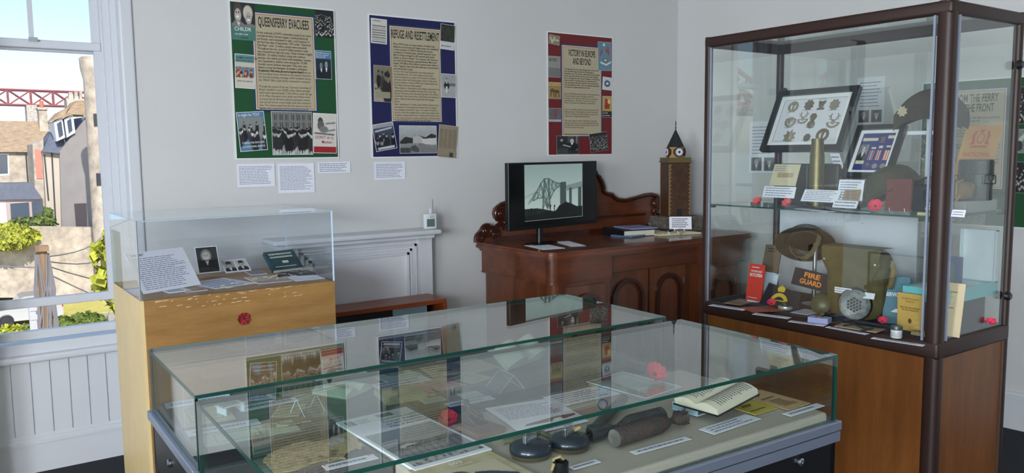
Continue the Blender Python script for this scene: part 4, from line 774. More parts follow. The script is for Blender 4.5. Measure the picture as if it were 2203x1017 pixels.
mb = MB(); mb.M = T(s=(1, .62, 1)); mb.lathe([(.13, 0), (.13, .006), (.05, .012), (0, .013)], 40); mb.obj('stand_base', mat('tv_black', (10, 11, 13)), tv, auto=40)
# ---- papers and folders on the sideboard
paper('left of the two blank white sheets in front of the television', (1128, 528), (1168, 537), (1165, 523), SZ+.0003, 2, 3, name='paper_sheet', cat='paper sheet', ink=PAPER)
paper('right of the two blank white sheets in front of the television', (1193, 520), (1228, 530), (1222, 518), SZ+.0018, 2, 4, name='paper_sheet', cat='paper sheet', ink=PAPER)
F, w, h = flat((1295, 502), (1362, 513), (1300, 492), SZ)
p = PZ(1296, 503, SZ); q_ = PZ(1360, 514, SZ); r_ = PZ(1412, 500, SZ)
U = (q_-p).normalized(); F = frame(p, U, (-U.y, U.x, 0)); rb = thing('ring_binder', 'black ring binder lying flat on the sideboard', 'binder', mw=F); w = .28; h = .26
MB().bbox(0, 0, 0, w, h, .003, .001).bbox(0, 0, .045, w, h, .048, .001).bbox(0, 0, .0, .004, h, .048, .001).box(.002, 0, .002, w, .004, .046).obj('cover', mat('binder_black', (16, 17, 22), .4), rb)
o = MB().box(.012, .01, .004, w-.005, h-.01, .04).obj('page_block', PAGES, rb)
F2 = F.copy(); F2.translation = F.translation+V3((0, 0, .0485)); mb = MB().bbox(w*.15, h*.25, 0, w*1.0, h*1.05, .008, .002); tag(mb.obj('blue_folder', mat('lilac_plastic', (136, 140, 186), .35), mw=F2), 'pale lilac plastic folder on top of the black binder', 'folder')
F, w, h = flat((1360, 512), (1418, 503), (1372, 500), SZ+.0005); tag(MB().bbox(0, 0, 0, w, h, .012, .003).obj('blue_folder', mat('slate_blue_plastic', (84, 104, 132), .35), mw=F), 'slate blue folder in front of the open visitors book', 'folder')
def open_book(name, label, F, w, h, t=.012, pages=CREAM, cover=INK, lines=True, bow=.012, ink=INK, n=14, cat='book', seed=3):
    b = thing(name, label, cat, mw=F)
    MB().bbox(-.004, -.004, 0, w+.004, h+.004, .004, .0015).obj('cover', cover, b)
    for s_ in (0, 1):
        x0_ = w/2 if s_ else 0; fn = lambda u, v, x0_=x0_, s_=s_: (x0_+u*w/2, v*h, .004+t*.5+(bow*math.sin(PI*(u if s_ else 1-u)*.9+.1)*(1-.3*(u if s_ else 1-u))))
        mb = MB().grid(fn, 12, 2); k = len(mb.v); top = [p_.copy() for p_ in mb.v]; mb.v += [V3((p_.x, p_.y, .004)) for p_ in top]; nu = 13
        fs = [tuple(k+i for i in f) for f in mb.f]; mb.f += fs; mb.m += [0]*len(fs)
        rim = [i for i in range(13)]+[13*j+12 for j in (1, 2)]+[26+i for i in range(11, -1, -1)]+[13]
        for i in range(len(rim)): a_, b_ = rim[i], rim[(i+1) % len(rim)]; mb.f.append((a_, b_, k+b_, k+a_)); mb.m.append(0)
        pg = mb.obj('pages', pages, b)
        if lines:
            R = random.Random(seed+s_); q = MB()
            for i in range(n):
                v = .92-i*.84/n; u = .08; e = R.uniform(.8, .94)
                while u < e:
                    du = R.uniform(.04, .11); ue = min(u+du, e); a_, b_ = fn(u, v), fn(ue, v); q.add([(a_[0], a_[1], a_[2]+.0006), (b_[0], b_[1], b_[2]+.0006), (b_[0], b_[1]+h*.022, b_[2]+.0006), (a_[0], a_[1]+h*.022, a_[2]+.0006)], [(0, 1, 2, 3)]); u = ue+.02
            q.obj('handwriting', ink, pg, 'flat')
    return b
F, w, h = flat((1418, 508), (1505, 503), (1440, 492), SZ+.001); open_book('visitors_book', 'open cream-paged visitors book on the sideboard', F, max(w, .34), max(h, .20), .01, CREAM, mat('pale_cover', (196, 190, 160), .6), True, .012, mat('faint_ruling', (178, 120, 104), .8), 7)
F, w, h = lean((1440, 493), (1488, 493), (1437, 466), SZ+.03, .25); nt_ = caption('small white notice card standing behind the open visitors book', F, w, h, 5, 8, None, name='notice_card', cat='notice', fill=.5) if False else tag(MB().box(0, 0, 0, w, h, .0015).rows(w*.12, h*.12, w*.88, h*.9, 5, .002, 1, 8).obj('notice_card', [PAPER, INK], mw=F), 'small white notice card standing behind the open visitors book', 'notice')
tag(MB().bbox(-.09, -.02, 0, .09, .05, .03, .004).obj('card_block', mat('dark_block', (40, 32, 30), .5), mw=T(F.translation.x+.06, F.translation.y+.02, SZ)), 'low dark wooden block holding up the white notice card', 'block')
gl = thing('spectacles', 'wire-framed spectacles resting on the open visitors book', 'spectacles', PZ(1455, 497, SZ+.04))
for nm, pts in (('frame', None), ):
    for dx in (-.032, .032):
        m = MB(); m.tube([(dx+.024*math.cos(a), 0, .018*math.sin(a)) for a in [i*PI/8 for i in range(16)]], .0014, 6, closed=True); m.obj('lens_rim', CHROME, gl)
    MB().tube([(-.009, 0, .004), (0, 0, .009), (.009, 0, .004)], .0014, 6).tube([(-.055, 0, .006), (-.06, .06, .004), (-.05, .12, -.01)], .0014, 6).tube([(.055, 0, .006), (.06, .06, .004), (.05, .12, -.01)], .0014, 6).obj('bridge', CHROME, gl)
gl.rotation_euler = (-.35, 0, -.5)
c = PZ(1400, 497, SZ); db = thing('donation_box', 'small clear box of copper coins beside the open visitors book', 'box', (c.x, c.y, SZ), -.5)
MB().pane(0, 0, 0, .10, .003, .06).pane(0, .05, 0, .10, .053, .06).pane(0, .003, 0, .003, .05, .06).pane(.097, .003, 0, .10, .05, .06).obj('clear_box', [PLEXI, PEDGE], db)
R = random.Random(2); m = MB()
for i in range(26): m.M = T(R.uniform(.014, .086), R.uniform(.014, .04), R.uniform(.004, .03), R.uniform(-.6, .6), R.uniform(-.6, .6)); m.lathe([(.010, 0), (.010, .0016), (0, .0016)], 14)
m.obj('coins', mat('copper_coin', (170, 84, 62), .35, .7), db)['kind'] = 'stuff'
# ---- model clock tower on a stone base
STB = mat('rough_grey_stone', (120, 112, 100), .95, rgb2=(72, 68, 64), vscale=40, bump=1, bscale=70)
tc = V3((4.335, 4.11, 0)); bt = 1.13
m = MB(); m.bbox(-.15, -.09, 0, .17, .12, bt-SZ, .012); tag(m.obj('stone_block', STB, mw=T(tc.x, tc.y, SZ, rz=-.25)), 'rough grey stone block carrying the model clock tower', 'stone block')
TWD = wood('tower_wood', (92, 60, 34), (62, 38, 24), (3, 3, 3), 9, .55); BRASS = mat('dull_brass', (150, 120, 66), .4, .7)
ct = thing('model_clock_tower', 'wooden model clock tower with a black pointed roof', 'model', (tc.x, tc.y+.01, bt), math.radians(-23))
def ZT_(v): return PP(1455, v, (tc.x, tc.y, 0), (-.725, -.688, 0)).z-bt
w = .080; zc = ZT_(349)
mb = MB().box(-w, -w, 0, w, w, zc)
for k in range(1, 5): mb.box(-w-.002, -w-.002, zc*k/5, w+.002, w+.002, zc*k/5+.004)
mb.obj('shaft', TWD, ct)
m = MB()
for sx_ in (-1, 1):
    for sy_ in (-1, 1):
        for k in range(26):
            z = .01+k*(zc-.02)/26; L2 = .014 if k % 2 else .008; m.box(sx_*w-(.0 if sx_ < 0 else L2)-(.003 if sx_ < 0 else -.003), sy_*w-.003, z, sx_*w+(L2 if sx_ < 0 else 0)+(-.003 if sx_ < 0 else .003)*0, sy_*w+.003, z+.008)
m.obj('corner_quoins', mat('pale_quoin', (160, 128, 84), .6), ct)
MB().box(-w-.009, -w-.009, zc, w+.009, w+.009, zc+.010).box(-w-.004, -w-.004, zc+.010, w+.004, w+.004, zc+.034).obj('parapet', mat('olive_cornice', (96, 84, 48), .6), ct)
zk = zc+.034; zr_ = ZT_(315); mb = MB(); k8 = .056
mb.prism([(k8*1.05*math.cos(math.radians(22.5+45*i)), k8*1.05*math.sin(math.radians(22.5+45*i))) for i in range(8)], zk, zr_); mb.obj('clock_stage', mat('sandy_wood', (164, 128, 84), .6), ct)
for k in range(4):
    m = MB(); m.M = T(rz=k*PI/2) @ T(0, -k8, (zk+zr_)/2, rx=PI/2); m.lathe([(.036, -.01), (.036, .008), (.032, .010), (0, .010)], 32); hd = m.obj('clock_surround', TWD, ct)
    m = MB(); m.M = T(rz=k*PI/2) @ T(0, -k8, (zk+zr_)/2, rx=PI/2); m.lathe([(.027, .010), (.027, .013), (0, .013)], 32); f = m.obj('clock_face', PAPER, hd)
    m = MB(); m.M = T(rz=k*PI/2) @ T(0, -k8, (zk+zr_)/2, rx=PI/2); m.lathe([(.009, .013), (.009, .014), (0, .014)], 16)
    for h_ in range(12): a = h_*PI/6; m.add([(.019*math.cos(a-.09), .019*math.sin(a-.09), .0138), (.019*math.cos(a+.09), .019*math.sin(a+.09), .0138), (.025*math.cos(a+.07), .025*math.sin(a+.07), .0138), (.025*math.cos(a-.07), .025*math.sin(a-.07), .0138)], [(0, 1, 2, 3)])
    m.obj('hour_marks', INK, hd, 'flat')
MB().lathe([(.062, zr_-.004), (.064, zr_), (.004, ZT_(279)), (0, ZT_(278))], 8).obj('pointed_roof', mat('black_roof', (26, 30, 34), .6), ct)
MB().tube([(0, 0, ZT_(279)), (0, 0, ZT_(260))], .0025, 6).ball((0, 0, ZT_(275)), .006, 8).ball((0, 0, ZT_(268)), .004, 8).box(-.008, -.001, ZT_(266), .008, .001, ZT_(266)+.003).obj('finial', INK, ct)
m = MB().box(-.018, -w-.004, .005, .018, -w-.001, .055); m.obj('doorway', INK, ct)
m = MB()
for (x, z) in ((0, .32), (-.02, .42), (.02, .42), (0, .15), (.03, .25)): m.M = frame((x, -w-.001, z*zc/.42 if z < .42 else z*zc/.5), (1, 0, 0), (0, 0, 1)); m.prism(arch(-.009, .009, -.018, .018, 8), 0, .004)
m.obj('arched_recesses', mat('window_brown', (64, 38, 24), .6), ct)
# ---- hygrometer on the mantel shelf
c = PY(925, 496, 4.33); hg = thing('wireless_thermometer', 'small white wireless thermometer with two aerials standing on the mantelpiece', 'thermometer', (c.x, 4.33, 1.140), -.15)
zz = PY(925, 459, 4.33).z-1.14; ww = (PY(937, 480, 4.33)-PY(912, 480, 4.33)).length/2
MB().bbox(-ww, -.018, 0, ww, .018, zz, .008).obj('body', WHITE, hg, auto=40)
MB().box(-ww*.62, -.0195, zz*.16, ww*.62, -.018, zz*.66).obj('display_screen', mat('lcd_grey_green', (88, 104, 98), .3), hg)
MB().bbox(-ww*.15, -.022, zz*.72, ww*.5, -.018, zz*.9, .0015).obj('button', mat('button_grey', (178, 182, 186), .4), hg)
MB().bbox(-ww*.05, -.006, zz, ww*.3, .008, zz+.035, .003).obj('sensor_stub', WHITE, hg)
MB().tube([(ww*.55, 0, zz-.005), (ww*.5, 0, PY(928, 428, 4.33).z-1.14)], .0028, 8).obj('aerial', mat('aerial_grey', (120, 118, 112), .4), hg)

# ================================================================== TALL GLASS SHOWCASE
SC_ = 1.35
CX0, CX1, CY0, CY1 = 2.277*SC_, 2.709*SC_, 1.154*SC_, 2.03*SC_
CT, CB = 1.6+.399*SC_, 1.6-.6014*SC_; CF = 1.6-.548*SC_; CS = 1.6-.195*SC_
OAK = wood('showcase_oak', (134, 80, 32), (104, 60, 20), (6, 6, .7), 3.0, .45); FR = mat('dark_brown_frame', (42, 22, 16), .5); GSK = mat('grey_gasket', (150, 158, 176), .4, .4)
tcse = thing('showcase', 'tall glass showcase with a dark brown frame on an oak veneer base', 'display case', (CX0, CY1, 0))
def cm(): m = MB(); m.M = T(-CX0, -CY1, 0); return m
pr2 = .036
cm().box(CX0+.012, CY0+.012, .03, CX1-.012, CY1-.012, CB+.004).obj('oak_base', OAK, tcse)
for (x, y) in ((CX0, CY0), (CX0, CY1), (CX1, CY0), (CX1, CY1)):
    w_ = .062 if (x, y) == (CX0, CY0) else .034
    xa, xb = (x, x+w_) if x == CX0 else (x-w_, x); ya, yb = (y, y+w_) if y == CY0 else (y-w_, y)
    m = cm(); m.prism(rrect(xa, ya, xb, yb, w_*.38, 6), 0, CT); m.obj('post', FR, tcse, auto=30)
R_ = .012
for z0_, z1_, tt_ in ((CT-.05, CT, .036), (CB, CF-.004, .04)):
    m = cm(); m.bbox(CX0-.001, CY0, z0_, CX0+tt_, CY1, z1_, R_).bbox(CX1-tt_, CY0, z0_, CX1+.001, CY1, z1_, R_).bbox(CX0, CY0-.001, z0_, CX1, CY0+tt_, z1_, R_).bbox(CX0, CY1-tt_, z0_, CX1, CY1+.001, z1_, R_); m.obj('top_rail' if z1_ == CT else 'lower_rail', FR, tcse, auto=40)
for a in ((CX0+.002, CY0+.062, CF-.004, CX0+.010, CY0+.070, CT-.05), (CX0+.004, CY1-.040, CF-.004, CX0+.012, CY1-.034, CT-.05), (CX0+.062, CY0+.002, CF-.004, CX0+.07, CY0+.01, CT-.05)): m = cm(); m.box(*a); m.obj('glazing_gasket', GSK, tcse)
g_ = .005
for nm, a in (('front_glass', (CX0+.012, CY0+.04, CF-.004, CX0+.017, CY1-.03, CT-.03)), ('side_glass', (CX0+.04, CY0+.012, CF-.004, CX1-.03, CY0+.017, CT-.03)), ('far_side_glass', (CX0+.03, CY1-.017, CF-.004, CX1-.03, CY1-.012, CT-.03)), ('back_glass', (CX1-.017, CY0+.03, CF-.004, CX1-.012, CY1-.03, CT-.03)), ('top_glass', (CX0+.02, CY0+.02, CT-.016, CX1-.02, CY1-.02, CT-.010))):
    m = cm(); m.pane(*a); m.obj(nm, [GLASS2, EDGE], tcse)
m = cm(); m.pane(CX0+.022, CY0+.022, CS-.008, CX1-.022, CY1-.022, CS); m.obj('glass_shelf', [GLASS2, EDGE], tcse)
m = cm()
for (x, y) in ((CX0+.022, CY0+.03), (CX0+.022, CY1-.05), (CX1-.05, CY0+.03), (CX1-.05, CY1-.05)): m.box(x, y, CS-.018, x+.022, y+.018, CS-.008)
m.obj('shelf_clip', BLACK, tcse)
for z in (CF+.12, CT-.21):
    m = cm(); m.M = m.M @ T(CX1-.045, CY0-.001, z, rx=PI/2); m.lathe([(.018, -.002), (.018, .012), (.012, .018), (0, .018)], 18); m.obj('lock_knob', mat('knob_black', (26, 28, 30), .3), tcse)
m = cm(); m.M = m.M @ T(CX1-.02, CY1-.05, CT-.24, ry=-PI/2); m.lathe([(.018, 0), (.018, .02), (0, .022)], 18); m.obj('lock_knob', mat('knob_black', (26, 28, 30)), tcse)
m = cm(); m.box(CX0+.036, CY0+.036, CF-.030, CX1-.036, CY1-.036, CF-.001); m.obj('cloth_floor', mat('navy_cloth', (30, 26, 50), .95, bump=.2, bscale=300), tcse)
# white board against the back of the lower compartment
ya, yb = PX(1973, 500, CX1-.03).y, CY1-.045
wb = MB().box(CX1-.030, ya, CF, CX1-.022, yb, CS-.02); o = wb.obj('white_backboard', mat('backboard_white', (206, 212, 222), .6)); tag(o, 'large white pinned board behind the objects on the lowest level of the showcase', 'board')
m = MB()
for k, (u, v) in enumerate(((1700, 466), (1778, 472), (1798, 474), (1855, 480))): p = PX(u, v, CX1-.031); m.M = T(p.x, p.y, p.z, ry=-PI/2); m.lathe([(.003, 0), (.002, .004), (0, .005)], 8)
m.M = Matrix(); m.obj('pin', CHROME, o)
def face(bl, br, tl, xc, base=None):        # picture-frame like rectangle facing the window side, standing at depth xc
    A, B = PX(*bl, xc), PX(*br, xc); z = base if base is not None else (A.z+B.z)/2
    A = V3((xc, A.y, z)); t = PY(*tl, A.y); V = t-A; V.y = 0
    w = A.y-B.y; return frame(A, (0, -1, 0), V), w, V.length
def px_y(u, x, v=500): return PX(u, v, x).y
def px_z(u, v, x): return PX(u, v, x).z
BRZ = mat('badge_bronze', (148, 140, 122), .45, .35); BRD = mat('badge_dark_bronze', (112, 98, 78), .45, .35); GOLD = mat('old_gold', (196, 176, 96), .35, .6)
def badge(kind, r, m_, par, x, y, z=.0):
    mb = MB(); mb.M = T(x, y, z)
    if kind == 'sun': mb.prism([(r*(1.05 if i % 2 else .66)*math.cos(i*PI/8+.2), r*1.1*(1.05 if i % 2 else .66)*math.sin(i*PI/8+.2)) for i in range(16)], 0, .003).ball((0, 0, .003), r*.4, 14, 0, (1, 1.1, .4))
    elif kind == 'laurel':
        for k in range(-5, 6):
            a = -PI/2+k*.42; mb.ball((r*.8*math.cos(a), r*.8*math.sin(a), .002), r*.24, 10, 0, (1.1, .8, .3))
        mb.ball((0, .05*r, .003), r*.42, 12, 0, (1, 1.3, .4)).prism([(-r*.5, r*.5), (0, r*.2), (r*.5, r*.5), (r*.3, r*.8), (-r*.3, r*.8)], 0, .004)
    elif kind == 'star': mb.prism([(r*(1 if i % 2 else .78)*math.cos(i*PI/8), r*1.1*(1 if i % 2 else .78)*math.sin(i*PI/8)) for i in range(16)], 0, .003).prism([(r*.45*math.cos(i*PI/8), r*.45*math.sin(i*PI/8)) for i in range(16)], .003, .006)
    elif kind == 'wreath':
        mb.ring([(r*(1+.08*(i % 2))*math.cos(i*PI/14), r*(1+.08*(i % 2))*math.sin(i*PI/14)) for i in range(28)], [(r*.62*math.cos(i*PI/14), r*.62*math.sin(i*PI/14)) for i in range(28)], 0, .004)
        mb.prism([(-.1*r, -.9*r), (.1*r, -.9*r), (.16*r, .1*r), (.3*r, .6*r), (0, .95*r), (-.3*r, .6*r), (-.16*r, .1*r)], 0, .005).ball((0, .5*r, .004), r*.25, 10)
    elif kind == 'stag':
        mb.ring([(r*1.0*math.cos(a), r*1.0*math.sin(a)) for a in [PI*1.08+i*PI*.84/12 for i in range(13)]], [(r*.74*math.cos(a), r*.74*math.sin(a)) for a in [PI*1.08+i*PI*.84/12 for i in range(13)]], 0, .003)
        for s_ in (-1, 1): mb.tube([(0, -.1*r, .003), (s_*.35*r, .25*r, .003), (s_*.55*r, .8*r, .003), (s_*.4*r, 1.05*r, .003)], r*.07, 6).tube([(s_*.4*r, .4*r, .003), (s_*.85*r, .75*r, .003)], r*.05, 6).tube([(s_*.3*r, .2*r, .003), (s_*.7*r, .3*r, .003)], r*.05, 6)
        mb.ball((0, -.15*r, .003), r*.25, 10, 0, (1, 1.5, .5))
    elif kind == 'grenade': mb.ball((0, -.45*r, .003), r*.55, 16, 0, (1, 1, .4)).prism([(-.2*r, 0), (.2*r, 0), (.5*r, .7*r), (.25*r, 1.1*r), (-.25*r, 1.1*r), (-.5*r, .7*r)], 0, .004)
    elif kind == 'cross':
        mb.prism([(r*k*math.cos(a), r*k*math.sin(a)) for i in range(4) for a, k in ((i*PI/2-.42, 1), (i*PI/2, 1.08), (i*PI/2+.42, 1), (i*PI/2+PI/4, .38))], 0, .003).ball((0, 0, .003), r*.42, 14, 0, (1, 1, .4))
    elif kind == 'crown': mb.bbox(-.8*r, -.95*r, 0, .8*r, -.6*r, .003, .001).ball((0, 0, .003), r*.6, 14, 0, (1, 1.1, .3)).prism([(-.7*r, .3*r), (-.75*r, 1.0*r), (0, .75*r), (.75*r, 1.0*r), (.7*r, .3*r)], 0, .004)
    return mb.obj('badge', m_, par, auto=40)
def picture_frame(label, F, w, h, fw, depth, mat_in, ground, name='framed_display', tb=.012):
    r = thing(name, label, 'framed display', mw=F); o_ = rrect(0, 0, w, h, .004, 2); i_ = rrect(fw, fw, w-fw, h-fw, .004, 2)
    MB().ring(o_, i_, -depth, .004).box(fw*.5, fw*.5, -depth, w-fw*.5, h-fw*.5, -depth+.003).obj('frame', mat('black_frame', (18, 20, 26), .3), r)
    a = fw; b = fw+mat_in; MB().ring(rrect(a, a, w-a, h-a, .002, 1), rrect(b, b, w-b, h-b, .002, 1), -.010, -.006).obj('mount', mat('mount_white', (222, 224, 226), .6), r)
    MB().quad(b, b, w-b, h-b, -.012).obj('backing', ground, r, 'flat'); return r, b
F, w, h = face((1634, 318), (1808, 330), (1676, 197), CX0+.30)
r, b = picture_frame('large black frame of military cap badges leaning on the upper glass shelf', F, w, h, w*.065, .02, w*.045, mat('badge_ground', (206, 208, 214), .8))
iw, ih = w-2*b, h-2*b
for k, x, y, s_, m_ in (('wreath', .17, .84, .062, BRZ), ('star', .42, .86, .062, BRD), ('crown', .62, .84, .054, BRD), ('star', .82, .83, .064, BRZ), ('laurel', .20, .48, .070, BRZ), ('stag', .39, .56, .070, BRZ), ('grenade', .55, .47, .085, BRD), ('stag', .88, .46, .082, BRZ), ('sun', .26, .13, .078, BRZ), ('star', .55, .10, .046, BRD), ('wreath', .78, .15, .072, BRD)):
    badge(k, s_*w, m_, r, b+x*iw, b+y*ih, -.011)
m = MB()
for k, (x, y) in enumerate(((.17, .70), (.42, .73), (.62, .72), (.82, .70), (.20, .33), (.39, .43), (.55, .32), (.88, .32), (.55, .02), (.78, .0), (.62, .965))): m.rows(b+(x-.08)*iw, b+y*ih, b+(x+.08)*iw, b+(y+.035)*ih, 1, -.0112, 0, k)
m.rows(b+.02*iw, b+.0*ih, b+.38*iw, b+.05*ih, 2, -.0112, 0, 4); m.obj('caption_print', GREYINK, r, 'flat')
# medal frame
F, w, h = face((1808, 378), (1912, 384), (1846, 270), CX0+.16)
r, b = picture_frame('smaller black frame of war medals with a portrait on blue felt', F, w, h, w*.10, .018, w*.065, mat('royal_blue_felt', (26, 32, 112), .9, bump=.2, bscale=200)); iw, ih = w-2*b, h-2*b
mp_ = Pic(34, 44, (120, 124, 128)); mp_.man(.5, .68, .2, hair=(30, 28, 26), coat=(30, 32, 38)); mp_.obj('portrait', iw*.27, ih*.42, -.0105, r, b+iw*.02, b+ih*.28)
badge('crown', w*.07, BRD, r, b+iw*.66, b+ih*.82, -.011)
for k, (x, rib, kind) in enumerate(((.44, [(196, 90, 90), (60, 60, 90), (150, 190, 200)], 'star'), (.66, [(150, 40, 50), (190, 190, 190), (120, 30, 60)], 'disc'), (.90, [(200, 120, 60), (220, 200, 190), (170, 60, 60)], 'disc'))):
    m = MB(); rx = b+iw*x; 
    for j in range(5): m.quad(rx+iw*(-.075+.03*j), b+ih*.28, rx+iw*(-.045+.03*j), b+ih*.54, -.0095, (0, 1, 2, 1, 0)[j])
    mm = m.obj('medal_ribbon', [mat('ribbon_%d%d' % (k, j), c_, .7) for j, c_ in enumerate(rib)], r, 'flat')
    if kind == 'star': q = MB(); q.M = T(rx, b+ih*.16, -.011); q.prism([(w*.06*(1 if i % 2 else .5)*math.cos(i*PI/5+.31), w*.06*(1 if i % 2 else .5)*math.sin(i*PI/5+.31)) for i in range(10)], 0, .004); q.obj('medal', BRD, mm)
    else: q = MB(); q.M = T(rx, b+ih*.12, -.011); q.lathe([(w*.055, 0), (w*.055, .003), (w*.045, .0035), (0, .004)], 24); q.obj('medal', BRZ, mm)
m = MB()
for x0_, y0_, x1_, y1_ in ((.03, .80, .50, .88), (.78, .86, 1, .94), (.02, .18, .28, .27), (.38, .58, .52, .63), (.6, .6, .72, .67), (.82, .62, .96, .67)): m.quad(b+iw*x0_, b+ih*y0_, b+iw*x1_, b+ih*y1_, -.0108)
m.obj('paper_slips', CREAM, r, 'flat')
# brass shell case
xs = CX0+.15; ys = px_y(1757, xs, 380); rs = (px_y(1744, xs, 380)-px_y(1771, xs, 380))/2; zh = px_z(1757, 298, xs)-CS
m = MB(); m.lathe([(rs*1.06, 0), (rs*1.06, .006), (rs, .008), (rs*.98, zh*.75), (rs*.84, zh*.85), (rs*.82, zh), (rs*.74, zh), (rs*.72, zh-.03), (0, zh-.031)], 32)
tag(m.obj('shell_case', mat('aged_brass', (108, 100, 64), .42, .75, var=.3, vscale=30), mw=T(xs, ys, CS), auto=40), 'tall brass artillery shell case on the upper glass shelf', 'shell case')
# dark boxes behind the shell
def ybox(u0, u1, v1, xa, xb, z, r=.004): ya, yb = px_y(u0, xa, 400), px_y(u1, xa, 400); return (xa, yb, z, xb, ya, px_z((u0+u1)/2, v1, xa)), r
def vbox(name, label, cat, m_, u0, u1, v1, xa, xb, z, r=.004, group=None):
    a, r = ybox(u0, u1, v1, xa, xb, z, r); c = V3(((a[0]+a[3])/2, (a[1]+a[4])/2, a[2])); mb = MB(); mb.M = T(*(-c)); mb.bbox(*a, r); o = mb.obj(name, m_, auto=40); o.location = c; return tag(o, label, cat, group)
vbox('wooden_chest', 'small dark wooden chest behind the brass shell case', 'box', mat('dark_chest', (44, 30, 26), .5, var=.3, vscale=20), 1738, 1803, 352, CX0+.22, CX0+.285, CS, .01)
vbox('display_riser', 'black riser block carrying the cards under the badge frame', 'riser', BLACK, 1672, 1736, 352, CX0+.24, CX0+.285, CS)
# cards on the upper shelf (leaning caption sheets)
def vcard(label, bl, br, tl, xc, n, seed, m_=None, name='caption_card', cat='caption card', group='caption cards in the showcase', base=CS+.001, ink=None, t=.0016, gaps=()):
    F, w, h = face(bl, br, tl, xc, base); mb = MB().box(0, 0, -t, w, h, 0)
    if n: mb.rows(w*.06, h*.08, w*.94, h*.94, n, .0005, 1, seed, gaps=gaps)
    return tag(mb.obj(name, [m_ or PAPER, ink or GREYINK], mw=F), label, cat, group), F, w, h
o, F, w, h = vcard('white card with a small tan ticket mounted on it, left of the brass shell case', (1655, 396), (1711, 403), (1667, 353), CX0+.185, 0, 0, CREAM, 'mounted_ticket', 'mounted ticket', None, base=None)
MB().quad(w*.22, h*.38, w*.82, h*.60, .0008).obj('ticket', mat('tan_paper', (170, 150, 116), .8), o, 'flat'); MB().rows(w*.06, h*.66, w*.5, h*.94, 3, .0008, 0, 3).obj('handwriting', GREYINK, o, 'flat')
vcard('white caption card propped in front of the mounted tan ticket', (1640, 422), (1708, 428), (1645, 400), CX0+.10, 4, 11, base=None)
vcard('white caption card in front of the brass shell case', (1722, 430), (1800, 438), (1732, 407), CX0+.065, 6, 12, base=None)
vcard('white caption card with a tan slip at its lower corner, beside the medal frame', (1800, 428), (1854, 434), (1806, 386), CX0+.10, 7, 13, base=None)
vcard('white caption strip under the tan slip', (1790, 444), (1842, 450), (1795, 430), CX0+.045, 2, 14, base=None)
vcard('tan document slip leaning against a white caption card', (1808, 436), (1842, 439), (1818, 407), CX0+.065, 4, 15, mat('tan_slip', (166, 144, 112), .8), 'document_slip', 'document', None, base=None)
vcard('pale caption sheet standing beside the medal frame behind the chest', (1802, 380), (1822, 384), (1785, 330), CX0+.27, 5, 16, base=None)
for (lab, bl, br, tl, n) in (('long white label strip lying beside the pen on the glass shelf', (1708, 449), (1775, 456), (1718, 441), 0), ('pale paper strip near the front of the glass shelf beside the pink poppy', (1776, 449), (1850, 457), (1772, 443), 0)):
    F, w, h = flat(bl, br, tl, CS+.0005); tag(MB().box(0, 0, 0, w, min(h, .05), .001).obj('label_strip', PAPER, mw=F), lab, 'label strip')
p = PZ(1700, 440, CS+.006); q_ = PZ(1790, 452, CS+.006); pe = thing('dip_pen', 'slim black pen lying across the label strip on the glass shelf', 'pen', p)
MB().tube([(0, 0, 0), (q_-p)*.7, (q_-p)], [.004, .004, .001], 8).obj('barrel', BLACK, pe)
for i, (u, v, sz, lab) in enumerate(((1632, 430, .034, 'faded pink poppy at the far left end of the glass shelf'), (1696, 432, .034, 'red poppy on the glass shelf below the mounted tan ticket'))):
    pp = V3((CX0+.09, px_y(u, CX0+.09, v), CS+.012)); poppy('poppy', lab, T(pp.x, pp.y, pp.z, rx=.0, ry=-.9), sz*.72, mat('poppy_coral', (206, 84, 88), .8), 5, None, cup=.8)
pp = V3((CX0+.05, px_y(1884, CX0+.05, 448), CS+.012)); poppy('poppy', 'bright pink crocheted poppy in front of the shelf helmet', T(pp.x, pp.y, pp.z+.014, ry=-1.1, rz=.4), .028, PPINK, 6, None, cup=.6)
